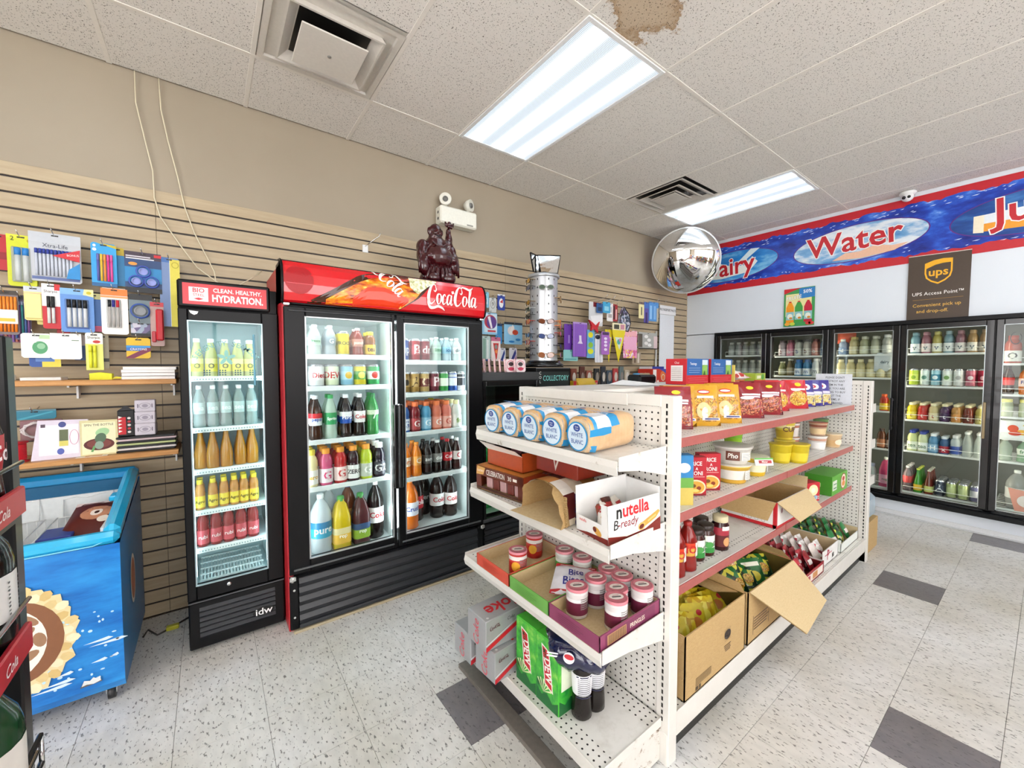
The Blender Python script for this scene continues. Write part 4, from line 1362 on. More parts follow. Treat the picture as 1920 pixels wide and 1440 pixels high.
for k, (xs, sp, de, dep) in enumerate(bio):
 for q in range(dep):
  for e, x in enumerate(xs):
   yy = 2.655 + .062 * q + (.02 if (k, e) in ((2, 0), (2, 3), (2, 4)) else 0)
   put(sp, x, yy, ZB[k] + .0005, '%s, %s in %s row, %s shelf, narrow cooler' % (de, ORD[e], ('front', 'back')[q], ORD[k]), 0)
# ---------------------------------------------------------------- third cooler, mostly hidden behind the end shelves
t = thing('black_cooler', B().box(1.565, 2.10, 2.47, 3.06, .02, .30, BLACK, .005), 'low black glass-door cooler between the red-topped cooler and the gondola', 'cooler')
b = B().box(1.565, 1.59, 2.47, 3.06, .30, 1.37, BLACK)
b.box(2.075, 2.10, 2.47, 3.06, .30, 1.37, BLACK)
b.box(1.565, 2.10, 3.03, 3.06, .30, 1.37, mat('#2c3430'))
b.box(1.565, 2.10, 2.45, 3.06, 1.345, 1.407, mat('#3a3c3e', .4), .004)
obj('cabinet', b, t)
d = obj('door', frame_rect(B(), faceY(0, 2.455, 0), 1.565, 2.10, .31, 1.345, .03, .03, .03, .04, .012, BLACKG), t)
obj('pane', B().add([(1.595, 2.455, .34), (2.07, 2.455, .34), (2.07, 2.455, 1.305), (1.595, 2.455, 1.305)], [(0, 1, 2, 3)], GLASS), d)
obj('trim_strip', B().box(1.565, 2.10, 2.44, 2.452, .31, .335, mat('#55585b', .3, .5), .003), d)
g = obj('grille', B().box(1.567, 2.098, 2.455, 2.475, .02, .30, BLACK, .004), t)
louvres(g, 1.58, 2.085, 2.452, .045, .29, 6, mat('#303236', .35, 0, .12))
for x in (1.60, 2.06):
 obj('lamp_tube', B().lathe([(0, 0), (.005, 0), (.005, .9), (0, .9)], emit('#e6ffe9', LED_POWER * .35, 'dim_lamp'), (x, 2.49), 8, z=.36), t)
for z in (.36, .70, 1.0):
 obj('shelf', B().box(1.592, 2.073, 2.50, 3.0, z - .012, z, mat('#8fae98'), .002), t)
GRN = texmat('green_bag_print', lambda nt, N, Lk, b: Lk.new((lambda r, a: (Lk.new(a, r.inputs[0]), r.outputs[0])[1])(ramp(N, [(.3, '#0f6a2c'), (.5, '#1f9a44'), (.7, '#7fd28a')]), noise(N, Lk, coords(N, Lk), 14, 5, .6)), b.inputs['Base Color']), .25)
# green shrink-wrapped packs inside the third cooler
def bag(w, h, th, m, pat=(), n=8, m2=None, crimp=.06, seed=0, flat=0.):
 """pillow pack standing on its lower edge, front towards -Y; pat = list of (kind, ...) prints on the front"""
 r = random.Random(seed)
 nx, nz = n, n + 2
 def prof(u, v):
  e = (max(0., 1 - abs(u) ** 2.6)) ** .6
  vv = min(1, max(0, (v - crimp) / (1 - 2 * crimp)))
  s_ = (max(0., math.sin(pi * vv))) ** .45
  return th / 2 * e * s_ * (1 - flat * .4)
 jit = [[(r.random() - .5) * th * .16 for _ in range(nx + 1)] for _ in range(nz + 1)]
 def at(a, b_, k=0.):
  u, v = 2 * a / w, b_ / h
  i, j = min(nx - 1e-6, max(0, (u + 1) / 2 * nx)), min(nz - 1e-6, max(0, v * nz))
  i0, j0 = int(i), int(j)
  fi, fj = i - i0, j - j0
  jj = (jit[j0][i0] * (1 - fi) + jit[j0][i0 + 1] * fi) * (1 - fj) + (jit[j0 + 1][i0] * (1 - fi) + jit[j0 + 1][i0 + 1] * fi) * fj
  p = prof(u, v)
  sq = 1 - .07 * (p / (th / 2 + 1e-9)) if th else 1
  return Vector((a * sq, -p - jj * (p > .001) - k, b_))
 b = B()
 for sd in (1, -1):
  vs = []
  for j in range(nz + 1):
   for i in range(nx + 1):
    p = at(w * (i / nx - .5), h * j / nz)
    vs.append((p.x, p.y * sd, p.z))
  b.add(vs, [(j * (nx + 1) + i, j * (nx + 1) + i + 1, (j + 1) * (nx + 1) + i + 1, (j + 1) * (nx + 1) + i) for j in range(nz) for i in range(nx)], m if sd == 1 else (m2 or m), True)
 k = .0012
 for p in pat:
  k += .0003
  if p[0] == 'r':
   b.rect(at, p[1] * w, p[2] * w, p[3] * h, p[4] * h, p[5], k, 5, 5)
  elif p[0] == 'd':
   b.disc(at, p[1] * w, p[2] * h, p[3] * w, p[4] * h, p[5], k, 16, 3)
  elif p[0] == 't':
   b.text(at, p[1], p[2] * w, p[3] * h, p[4], p[5], p[6] if len(p) > 6 else .02, .9, 0, p[7] if len(p) > 7 else 0, k + .001)
 return b
gb = bag(.10, .17, .07, GRN, seed=3).mesh('pack')
q = 0
for z in (.36, .70):
 for k in range(5):
  for e in (0, 1):
   q += 1
   thing('snack_pack', gb, 'bright green wrapped pack, %s along, %s row, %s shelf of low black cooler' % (ORD[k], ('front', 'back')[e], 'bottom' if z < .5 else 'second'), 'pack', (1.645 + .095 * k, 2.58 + .1 * e, z), (0, 0, .1 * (k % 3 - 1)), 'green packs in the low black cooler')
for k in range(5):
 put(S('can', .16, .03, '#b49a4a', lab='#c9b26a', txt='tea', tc='#3a4a1c'), 1.64 + .09 * k, 2.56, 1.0, 'tall tan can on top shelf of low black cooler, %s from its left end' % ORD[k])
# ================================================================ wall of glass cooler doors
b = B()
b.box(5.27, 5.345, OY0, OY1, 1.845, 1.885, BLACK, .004)
b.box(5.25, 5.345, OY0, OY1, .160, .205, BLACK, .006)
b.box(5.285, 5.345, OY0, OY1, .205, .225, mat('#1d1f22', .3, .3), .003)
b.box(5.27, 5.345, 2.625, OY1, .205, 1.845, BLACK, .004)
MUL = [2.04, 1.44, .884, .302, -.28, -.86]
for y in MUL:
 b.box(5.285, 5.40, y - .03, y + .03, .205, 1.845, BLACK, .004)
t = thing('walk_in_cooler', b, 'long wall of black-framed glass cooler doors below the grey wall', 'cooler')
b = B()
b.box(6.25, 6.28, OY0 - .1, OY1 + .1, .1, 2.0, mat('#6f7168', .5))
b.box(5.43, 6.28, OY1 + .06, OY1 + .09, .1, 2.0, mat('#8d8f88', .5))
b.box(5.43, 6.28, OY0 - .09, OY0 - .06, .1, 2.0, mat('#8d8f88', .5))
b.box(5.42, 6.28, OY0 - .1, OY1 + .1, 2.0, 2.03, mat('#8d8f88', .5))
b.box(5.345, 6.28, OY0 - .1, OY1 + .1, .10, .165, mat('#8d8f88', .5))
obj('liner', b, t)
ED = [2.62] + MUL
for k in range(6):
 y1, y0 = ED[k] - .002, (ED[k + 1] + .002)
 fr = B()
 fr.box(5.268, 5.30, y0 + .002, y0 + .05, .228, 1.843, BLACKG, .004)
 fr.box(5.268, 5.30, y1 - .045, y1 - .002, .228, 1.843, BLACKG, .004)
 fr.box(5.268, 5.30, y0 + .05, y1 - .045, .228, .245, BLACKG, .003)
 fr.box(5.268, 5.30, y0 + .05, y1 - .045, 1.797, 1.843, BLACKG, .003)
 d = obj('door', fr, t)
 obj('pane', B().add([(5.284, y1 - .045, .245), (5.284, y0 + .05, .245), (5.284, y0 + .05, 1.797), (5.284, y1 - .045, 1.797)], [(0, 1, 2, 3)], GLASS), d)
 s = B()
 for c0, c1, e0, e1 in ((y0 + .047, y0 + .052, .245, 1.797), (y1 - .048, y1 - .043, .245, 1.797), (y0 + .05, y1 - .045, 1.794, 1.799), (y0 + .05, y1 - .045, .243, .248)):
  s.box(5.266, 5.285, c0, c1, e0, e1, mat('#a9b0b2', .3, .7))
 obj('glazing_bead', s, d)
 if k > 1:
  obj('handle', B().box(5.225, 5.243, y0 + .028, y0 + .046, .84, 1.15, mat('#8a7a5c' if k == 3 else '#26272a', .3, .5), .004).box(5.24, 5.27, y0 + .03, y0 + .044, .85, .87, BLACK).box(5.24, 5.27, y0 + .03, y0 + .044, 1.12, 1.14, BLACK), d)
 obj('lamp_tube', B().lathe([(0, 0), (.009, 0), (.009, 1.45), (0, 1.45)], LEDW, (5.418, y0 + .006), 8, z=.3), t)
WSH = {2: [1.573, 1.335, 1.0, .62, .232], 3: [1.573, 1.264, .935, .632, .232], 0: [1.59, 1.34, 1.0, .62, .232], 1: [1.57, 1.34, 1.0, .62, .232], 4: [1.474, 1.211, 1.02, .84, .638, .232], 5: [1.474, 1.2, .93, .62, .232]}
for k in range(5):
 y1, y0 = ED[k] - .03, ED[k + 1] + .03
 for z in WSH[k]:
  sb = B()
  for q in range(9):
   x = 5.45 + .075 * q
   sb.box(x, x + .006, y0, y1, z - .006, z, mat('#c9ccc8', .3, .3))
  for y in (y0, (y0 + y1) / 2, y1):
   sb.box(5.445, 6.08, y - .004, y + .004, z - .012, z - .004, mat('#c9ccc8', .3, .3))
  sb.box(5.436, 5.444, y0, y1, z - .014, z + .004, mat('#e3e5e2', .3))
  s = obj('shelf', sb, t)
  obj('wire_rail', B().tube([(5.44, y0, z), (5.44, y0, z + .05), (5.44, y1, z + .05), (5.44, y1, z)], .0025, mat('#eceeea', .3), 6), s)
WC = 'wall cooler door'
DN = ['first', 'second', 'third', 'fourth', 'fifth']
YAW = -pi / 2
def wall_row(door, sh, specs, y_hi, pitch, rows, dx=.072):
 for e, (sp, de) in enumerate(specs):
  if sp is None:
   continue
  for q in range(rows):
   lab = '%s, %s column, %s row, %s shelf, %s wall door' % (de, ORD[e], ORD[q], ORD[sh], DN[door])
   put(sp, 5.482 + dx * q, y_hi - pitch * e, WSH[door][sh] + .001, lab, YAW)
c = lambda h, kind='sport', r=.031, hh=.165, cap='#f2efe6', lab=None, txt='', tc='#ffffff', dot=None: S(kind, hh, r, h, cap, lab, txt, tc, None, dot, 0, 12)
# fourth door: the one seen whole
wall_row(3, 0, [(c(a, 'sport', .033, .205, b_, w_, 'v', '#5a6a72'), '%s topped white-labelled bottle' % nm) for a, b_, w_, nm in
                (('#7fa8b4', '#8fb4c0', '#e9ecea', 'teal'), ('#b0707e', '#c08a94', '#ead9d6', 'rose'), ('#c0b060', '#d0c47a', '#e9e6d2', 'olive'), ('#8fb0ba', '#a4c0c6', '#eceeec', 'pale blue'), ('#a87884', '#b88a92', '#ece4e0', 'mauve'), ('#c09a6a', '#caa87e', '#ece6da', 'tan'), ('#c8a884', '#d2b694', '#ebe2d6', 'beige'))], .812, .0735, 2)
wall_row(3, 1, [(c(a, 'can', .0335, .165, None, l_, '', '#fff', d_), '%s can' % nm) for a, l_, d_, nm in
                (('#c3d84a', '#dfe86a', '#8fae2c', 'lime green'), ('#dfe9e2', '#cfdcd2', '#5a8a7a', 'mint white'), ('#9fcad6', '#2f7f9a', '#e9f2f4', 'teal blue'), ('#e9ece6', '#dfe6d6', '#7aa05a', 'white and green'), ('#f0f0ee', '#e6e6e2', '#b0b0ac', 'plain white'), ('#d0788a', '#b8506a', '#f2dfe2', 'pink'), ('#c02c4a', '#a81f3c', '#e8b4bc', 'crimson'))], .812, .0735, 4)
wall_row(3, 2, [(c(a, 'sport', .034, .165, '#e9dcb4', l_, 't', t_), '%s juice bottle' % nm) for a, l_, t_, nm in
                (('#ecd02a', '#f0dc4a', '#a8801a', 'yellow'), ('#cf3a34', '#c8302c', '#f2dccf', 'red'), ('#e6d29a', '#e9dcb4', '#b8502c', 'cream'), ('#4a2a5a', '#3c2452', '#e0d2e9', 'purple'), ('#e0a45a', '#d8924a', '#f6ead6', 'peach'), ('#8a3a2a', '#6e2a1f', '#f0dccb', 'brown red'), ('#e4d67a', '#e9de8f', '#8a7a2c', 'pale yellow'))], .816, .0735, 5)
wall_row(3, 3, [(c('#dfe6a4', 'sport', .037, .20, '#2c3f9a', '#e9ecd6', 'tea', '#3a6a2c'), 'cloudy white bottle with blue cap'), (c('#e6ecc0', 'sport', .037, .195, '#2c3f9a', '#eef0e6', 'tea', '#3a6a2c'), 'cloudy lime bottle with blue cap'),
                (c('#5f9ac4', 'sport', .035, .185, '#e9eef2', '#8fb8d6', 'H', '#f2f6fa'), 'blue drink bottle'), (c('#3f6a9a', 'sport', .034, .165, '#dfe6ec', '#b02a3c', 'x', '#f2e0e4'), 'blue bottle with red label'),
                (S('sport', .185, .034, '#dfe8ea', '#f2f2f2', '#2f4fa0', '', clear=1, n=12), 'clear bottle with deep blue label'), (S('glass', .225, .031, '#e3e9e6', '#f4f4f0', None, clear=2, n=12), 'tall clear glass bottle'), (S('glass', .222, .031, '#e3e9e6', '#f4f4f0', None, clear=2, n=12), 'clear glass bottle')], .803, .071, 3)
wall_row(3, 4, [(c('#8a7a7c', 'soda', .034, .245, '#d9d2cf', '#c84a4a', '', '#fff'), 'grey plastic bottle with red label'), (S('neck', .23, .032, '#3f9a2c', '#cfd84a', '#e0b83a', n=12), 'slim green glass bottle with yellow label'),
                (S('neck', .23, .032, '#7a2a1c', '#d8d2c4', '#c9cf7a', n=12), 'brown red glass bottle with pale label'), (c('#2c3444', 'can', .034, .155, None, '#3a465c', 'A', '#e6e9ee'), 'navy can'),
                (c('#b6c284', 'can', .034, .15, None, '#c4cf94'), 'pale green can'), (c('#bcc88a', 'can', .034, .15, None, '#c9d49c'), 'sage green can'), (c('#7a7aa4', 'can', .034, .15, None, '#dcdce6'), 'lavender can')], .826, .0735, 4)
# doors one to three: what shows above the gondola
wall_row(0, 0, [(c('#8f928c', 'sport', .04, .17, '#a9a8a0', '#a6a8a2'), 'dim grey carton-like bottle')] * 6, 2.53, .085, 1)
wall_row(0, 1, [(c('#9a9c94', 'sport', .04, .19, '#b4b2a8', '#b0b2aa'), 'dim grey white bottle')] * 6, 2.53, .085, 1)
wall_row(1, 0, [(c('#b9a8ac', 'sport', .035, .19, '#5a4a50', '#d6c9cc', 'b', '#7a3a4a'), 'grey pink bottle'), (c('#c8788a', 'sport', .035, .19, '#6a3a44', '#d48a9a', 'b', '#f0dce0'), 'rose pink bottle'), (c('#c9c8bc', 'sport', .035, .19, '#4a4a44', '#dcdacf', 'b', '#3a4a7a'), 'cream bottle with dark cap'),
                (c('#c2beb4', 'sport', .035, .19, '#4a4640', '#d6d2c6', 'b', '#6a3a2a'), 'beige bottle with dark cap'), (c('#c08078', 'sport', .035, .19, '#6a3a3a', '#d49a90', 'b', '#f0e0dc'), 'salmon bottle'), (c('#8fa4ba', 'sport', .035, .19, '#e2e2e2', '#b4c4d4', 'b', '#2a5a9a'), 'blue grey bottle')], 1.95, .082, 2)
wall_row(1, 1, [(c('#8a8a5a', 'glass', .03, .17, '#b9b49a', '#c2bfa0'), 'olive glass bottle'), (c('#7a6a4a', 'glass', .03, .20, '#d6d2c6', '#a4967a'), 'brown bottle with pale cap'), (c('#3f7fb0', 'sport', .036, .19, '#2f62a0', '#dfe6ec', 'm', '#2a5a9a'), 'milk bottle with blue top'), (c('#4a8ab8', 'sport', .036, .19, '#3a6ea8', '#e4eaee', 'm', '#2a5a9a'), 'second milk bottle with blue top'),
                (c('#dfe3e4', 'sport', .036, .2, '#f0f0ee', '#e9eceb', 'm', '#4a5a6a'), 'white milk bottle'), (c('#a4928a', 'jar', .034, .17, '#ececea', '#d0c6c0', 'y', '#6a2a3a'), 'brown jar with white lid')], 1.95, .085, 2)
wall_row(2, 0, [(c('#a4b4cc', 'sport', .036, .17, '#dfe0da', '#7f98bc', 'd', '#f2f2f2'), 'blue grey tub'), (c('#c9bc8a', 'sport', .036, .19, '#d8c07a', '#d6cda4'), 'straw coloured bottle'), (c('#b8b894', 'sport', .037, .19, '#d2d0bc', '#cfd0b4'), 'pale olive bottle'), (c('#bcbca4', 'sport', .037, .19, '#d6d4c6', '#d0d2bc'), 'grey olive bottle'), (c('#c6c8c0', 'sport', .037, .2, '#dedede', '#d6d8d2'), 'light grey bottle')], 1.37, .088, 2)
wall_row(2, 1, [(c('#cdbf8a', 'sport', .04, .19, '#d6cba0', '#d9cfa4'), 'yellowish carton-like bottle')] * 6, 1.38, .082, 1)
# third door, lower shelves seen past the gondola end
for de, sp, y, z in (('red and yellow snack tub', c('#c8402c', 'sport', .036, .17, '#e8622c', '#e8c02c'), 1.02, 1.0), ('yellow snack tub beside the red one', c('#e2b42c', 'sport', .034, .15, '#e9c84a', '#f0d24a'), .955, 1.0),
                     ('brown chocolate drink bottle', c('#6a3a24', 'sport', .035, .2, '#3c2418', '#b0704a'), 1.03, .62), ('brown white drink bottle', c('#7a4a34', 'sport', .034, .2, '#3c2a20', '#d6c2b0'), .96, .62),
                     ('large pink juice jug', S('juice', .30, .05, '#d8507e', '#f2efe6', '#e6a4ba', 'Tropic', '#3a7a3c', n=14), .985, .232), ('small milky bottle beside the pink jug', c('#d6dcd6', 'sport', .03, .22, '#a8b0c4', '#dfe6e0'), 1.09, .232)):
 put(sp, 5.485, y, z + .001, '%s low behind third wall cooler door' % de, YAW)
# orange bag and shopping bag behind the third door
thing('carrier_bag', bag(.16, .15, .08, '#e2674c', seed=8), 'crumpled orange plastic bag at the top of the third wall cooler door', 'bag', (5.56, 1.36, 1.70), (0, 0, YAW))
thing('carrier_bag', bag(.17, .19, .05, mat('#cfd6d8', .25), [('t', 'dairy', 0, .5, .04, '#5a6a72')], seed=5), 'pale grey plastic bag hanging behind the third wall cooler door', 'bag', (5.455, 1.02, 1.40), (0, 0, YAW))
# fifth door
for de, sp, y, z in (('round bottle with rusty red neck', c('#b0503c', 'sport', .05, .24, '#a8402c', '#d2d2cc', 'O', '#2a2a2a'), .215, 1.474), ('second round bottle with rusty red neck', c('#b4583e', 'sport', .05, .24, '#a8442c', '#d2d2cc', 'O', '#2a2a2a'), .085, 1.474),
                     ('dark cola bottle with red label', S('soda', .24, .036, '#3a2a20', '#2c2c2c', '#c8302c', n=12), .232, 1.211), ('big orange soda bottle with blue cap', S('big', .25, .052, '#d87a34', '#3a5fa4', '#e9d6cf', 'Fanta', '#2a4a9a', n=14), .125, 1.211),
                     ('clear jar with yellow lid', S('jar', .15, .04, '#c9d2ba', '#d6d27a', None, clear=1, n=12), .235, 1.02), ('second clear jar with yellow lid', S('jar', .15, .04, '#cfd8be', '#d6d27a', None, clear=1, n=12), .13, 1.02),
                     ('green tinted bottle with white label', S('soda', .19, .048, '#9fc4a4', '#e9e9e4', '#dfe4dc', 'fres', '#3a7a4c', clear=1, n=14), .12, .638), ('empty-looking clear bottle', S('soda', .19, .045, '#cfdcd0', '#e9e9e4', None, clear=2, n=14), .232, .638),
                     ('large clear wrapped bottle with silver top', S('big', .33, .065, '#a9aaa6', '#e9e9e6', '#c4c4c0', clear=1, n=14), .155, .233)):
 put(sp, 5.518, y, z + .001, '%s behind fifth wall cooler door' % de, YAW)
FX = faceX(5.45, .16, .78)
bx = B().box(5.45, 5.60, -.02, .262, .8415, .99, '#eef0f0', .003)
k_ = faceX(5.4495, .12, .915)
for u, v, ru, rv, c_ in ((-.07, .01, .03, .03, '#e0522c'), (-.02, -.02, .05, .022, '#f0b03a'), (.06, .015, .04, .025, '#7fc4dc'), (-.06, -.03, .035, .02, '#d8452c'), (.03, .04, .05, .012, '#f2d24a')):
 bx.disc(k_, u, v, ru, rv, c_, .001 + abs(u) * .004)
thing('drink_carton', bx, 'white multipack carton with orange and blue fruit print behind fifth wall cooler door', 'carton')
thing('egg_pack', B().prism(faceX(5.435, .10, .32), [(-.10, .10), (.09, .075), (.12, -.03), (.05, -.085), (-.06, -.09), (-.085, .02)], .02, '#e89a84', '#d8d2cc').disc(faceX(5.434, .10, .32), .0, 0, .05, .05, '#f2e2da', .0014), 'torn white and salmon label hanging low behind the fifth wall cooler door', 'label')
thing('wire_hook', B().tube([(5.46, .20 + .03 * math.sin(k * .5), 1.69 + .05 * math.cos(k * .5)) for k in range(12)], .003, DARKP, 6), 'dark wire loop at the top behind the fifth wall cooler door', 'hook')
# folded white photo backdrop against the slat wall
t = thing('photo_backdrop', B().box(4.63, 4.955, 3.035, 3.045, .02, 2.12, '#e3e7ee', .003), 'tall white passport photo backdrop standing in the corner', 'backdrop', (0, 0, 0))
pb = B().box(4.605, 4.965, 3.02, 3.034, 2.12, 2.235, '#f0f1f4', .003)
hb = obj('header', pb, t)
obj('lettering', B().text(faceY(4.785, 3.02, 2.178), 'PRO PASSPORT PHOTO', 0, 0, .044, '#2a2d38', .012, .82), hb)
obj('pole', B().lathe([(0, .0), (.012, 0), (.012, 1.9), (0, 1.9)], '#c4c4c0', (4.575, 3.05), 10), t)
# ================================================================ goods hung on the slat wall
def pens(b, fn, u0, u1, v0, v1, n, cols, cap, frac, r=None):
 """n round pens side by side, standing proud of the card; returns list of meshes"""
 p = (u1 - u0) / n
 out = []
 for k in range(n):
  u = u0 + p * (k + .5)
  c = cols[k % len(cols)]
  rr = r or p * .44
  q = B()
  o0 = fn(u, v0, rr)
  o1 = fn(u, v0 + (v1 - v0) * (1 - frac), rr)
  o2 = fn(u, v1, rr)
  q.tube([o0, o1], rr * .92, c, 8)
  if frac:
   q.tube([o1, o2], rr, cap[k % len(cap)], 8)
  out.append(q)
 return out
def hang(name, label, cat, x0, x1, z0, z1, y, col, pr=(), kids=(), tilt=0., hook=True, yaw=0., th=.004, m=None, group=None):
 """a carded pack: board with a euro-hole, prints, and solid contents; hangs on a wire hook in the slat wall"""
 w_, h_ = x1 - x0, z1 - z0
 b = B()
 fn = faceY(0, 0, 0)
 c = min(.008, w_ * .1)
 b.prism(fn, [(-w_ / 2 + c, 0), (w_ / 2 - c, 0), (w_ / 2, c), (w_ / 2, h_ - c), (w_ / 2 - c, h_), (-w_ / 2 + c, h_), (-w_ / 2, h_ - c), (-w_ / 2, c)], th, m or col)
 k = .0006
 for p in pr:
  k += .0003
  if p[0] == 'r':
   b.rect(fn, p[1] * w_, p[2] * w_, p[3] * h_, p[4] * h_, p[5], k)
  elif p[0] == 'd':
   b.disc(fn, p[1] * w_, p[2] * h_, p[3] * w_, p[4] * h_, p[5], k, 20)
  elif p[0] == 'o':
   b.ring(fn, p[1] * w_, p[2] * h_, p[3] * w_, p[4] * h_, p[5], p[6], k)
  elif p[0] == 'p':
   b.poly(fn, [(u * w_, v * h_) for u, v in p[1]], p[2], k)
  elif p[0] == 't':
   b.text(fn, p[1], p[2] * w_, p[3] * h_, p[4], p[5], p[6] if len(p) > 6 else .01, p[7] if len(p) > 7 else .9, p[8] if len(p) > 8 else 0, 0, k + .0004)
 b.rect(fn, -.012 if w_ > .05 else -.006, .012 if w_ > .05 else .006, h_ - .014, h_ - .008, '#1b1a18', k + .0003)
 o = thing(name, b, label, cat, ((x0 + x1) / 2, y, z0), (tilt, 0, yaw), group)
 for nm, q in kids:
  if nm == 'pens':
   u0, u1, v0, v1, n, cols, cap, fr = q
   for me in pens(None, fn, u0 * w_, u1 * w_, v0 * h_, v1 * h_, n, cols, cap, fr):
    obj('pen', me, o)
  elif nm == 'blister':
   u0, u1, v0, v1, d, mm = q
   obj('blister', B().box(u0 * w_, u1 * w_, -d, 0, v0 * h_, v1 * h_, mm, d * .3), o)
  elif nm == 'roll':
   u, v, r, cc, ci = q
   e = B()
   for rr, t_, c2 in ((r, .012, cc), (r * .62, .009, ci)):
    e.lathe([(rr * .82, -t_), (rr, -t_), (rr, 0)], c2, n=24)
   e.lathe([(0, -.003), (r * .55, -.003)], ci, n=24)
   e.xf(M_(u * w_, 0, v * h_, 0, -pi / 2))
   e.v = [(a, -abs(bb), cc2) for a, bb, cc2 in e.v]
   obj('roll', e, o)
  elif nm == 'mesh':
   obj(q[0], q[1], o)
 if hook:
  hb = B()
  xx, zz = 0, h_ - .010
  hb.tube([(xx, 3.068 - y, zz + .02), (xx, .02, zz + .002), (xx, -.018, zz), (xx - .004, -.034, zz + .018), (xx - .006, -.036, zz + .026)], .0022, CHROME, 6)
  hk = thing('peg_hook', hb, 'hook of the ' + label, 'hook', ((x0 + x1) / 2, y, z0), (0, 0, 0), 'wire peg hooks in the slat wall')
 return o
CLEARP = seethrough('#dfe3e6', .45)
hang('blister_pack', 'red hanging pouch at the far end of the pen display', 'pack', -.80, -.738, 1.90, 2.064, 2.95, '#b01c28', [('r', -.4, .4, .3, .5, '#8a121c')])
hang('blister_pack', 'yellow green blister card with two blue-capped glue tubes', 'pack', -.742, -.652, 1.83, 2.07, 2.945, '#c9cf1e',
     [('r', -.5, .5, .93, 1., '#d9d834'), ('t', '2', -.3, .92, .028, '#4a4a10'), ('d', .32, .90, .12, .04, '#b59c14')],
     [('blister', (-.34, .34, .08, .76, .012, seethrough('#c9cfc4', .5))), ('pens', (-.26, .30, .10, .74, 2, ['#c2c8c6'], ['#2a7fc8'], .22))], yaw=.05)
hang('blister_pack', 'second yellow green glue card hanging just behind the first', 'pack', -.735, -.655, 1.835, 2.05, 2.975, '#b9bf1a', hook=False)
hang('pen_bag', 'big clear bag of ten blue ballpoint pens with red triangle', 'pack', -.672, -.50, 1.862, 2.096, 2.94, '#d4d8de',
     [('r', -.5, .5, .80, 1., '#b9bec4'), ('r', -.46, .46, .04, .10, '#5a6a9a'), ('t', 'Xtra-Life', 0, .74, .026, '#3c4250', .004)],
     [('pens', (-.40, .34, .12, .66, 10, ['#c6ccd8'], ['#2c3f9a'], .18)),
      ('mesh', ('price_triangle', B().poly(faceY(0, -.016, 0), [(-.01, .125), (.085, .165), (.082, .105)], '#c8242f', 0).text(faceY(0, -.016, 0), 'BONUS', .06, .135, .014, '#f3dada', .005, .9, 0, .1, .0006))),
      ('mesh', ('price_flag', B().poly(faceY(0, -.016, 0), [(.045, .065), (.083, .10), (.083, .02), (.035, .02)], '#1f86c8', 0)))], yaw=.04, m=seethrough('#d4d8de', .75))
hang('blister_pack', 'sky blue blister card of highlighters in rainbow colours', 'pack', -.465, -.372, 1.862, 2.082, 2.945, '#2a9cd8',
     [('d', -.36, .93, .06, .03, '#f2f4f6'), ('d', -.36, .84, .08, .035, '#f2f4f6'), ('p', [(-.28, 1), (.5, .90), (.5, .97), (-.2, 1)], '#c9b42c'), ('r', -.5, .5, .0, .08, '#1d5f94')],
     [('pens', (-.30, .36, .12, .74, 5, ['#5b5fa8', '#e0b83a', '#e8903c', '#d93a8a', '#e0529a'], ['#6a6eb4', '#e6c24a', '#ea9a4a', '#dd4a94', '#e462a4'], .25))], yaw=.10)
hang('blister_pack', 'second highlighter card with yellow top behind the rainbow one', 'pack', -.40, -.345, 1.875, 2.075, 2.975, '#c4a92e', [('r', -.5, .5, 0, .8, '#2f86bc')], hook=False)
hang('blister_pack', 'dark blue card with three round tape rolls', 'pack', -.342, -.195, 1.846, 2.06, 2.945, '#1d3f6e',
     [('r', -.5, .5, .82, 1, '#3a2c3c'), ('r', -.5, .5, .25, .62, '#1a7fb8'), ('r', -.5, .5, 0, .12, '#15181f'), ('r', .3, .5, .90, .97, '#c8242c'), ('r', -.46, .2, .87, .90, '#c9c4cc'), ('r', -.46, .3, .82, .845, '#e6e4ea'), ('d', -.28, .70, .12, .04, '#d8923a')],
     [('roll', (.0, .52, .031, '#3f55b0', '#8f9ad8')), ('roll', (-.20, .27, .031, '#3f55b0', '#8f9ad8')), ('roll', (.22, .27, .031, '#3f55b0', '#8f9ad8'))], yaw=.03)
hang('ruler_pack', 'long blue and yellow ruler set in clear sleeve beside the narrow cooler', 'pack', -.205, -.118, 1.672, 2.05, 2.95, '#6f86b0', [('r', .02, .5, 0, .98, '#d6c94a'), ('r', -.5, 0, .93, 1, '#3f6aa8'), ('o', .28, .9, .14, .035, .004, '#b0a22c'), ('r', .0, .02, 0, 1, '#dfe0d6')], yaw=.05)
hang('pencil_pack', 'pack of orange pencils with white paper band', 'pack', -.792, -.715, 1.60, 1.806, 2.945, '#7a6f72', [('r', -.5, .5, .90, 1, '#3c342e')],
     [('pens', (-.42, .46, .06, .86, 6, ['#e07a1c'], ['#e88a2a'], .5)), ('mesh', ('paper_band', B().box(-.036, .038, -.016, -.011, .05, .115, '#f0ece0').rect(faceY(0, -.0162, .0), -.02, .03, .06, .075, '#d8b83a'))) ], yaw=.03)
hang('pencil_pack', 'pack of blue and purple patterned pencils beside the orange ones', 'pack', -.735, -.682, 1.578, 1.79, 2.965, '#5a4f6a', [('r', -.5, .5, .9, 1, '#2f2a3a')], [('pens', (-.46, .46, .04, .86, 5, ['#3f5f9a', '#7a4f8a', '#3a8a8a'], ['#8a94b4'], .1))], yaw=.03)
hang('pencil_pack', 'lower pack of pink and violet pencils behind the others', 'pack', -.80, -.70, 1.565, 1.72, 2.985, '#8a5a7a', [], [('pens', (-.46, .46, .02, .9, 8, ['#a85a8a', '#8a6ab0', '#c87a6a'], ['#d8c2cc'], .08))], hook=False)
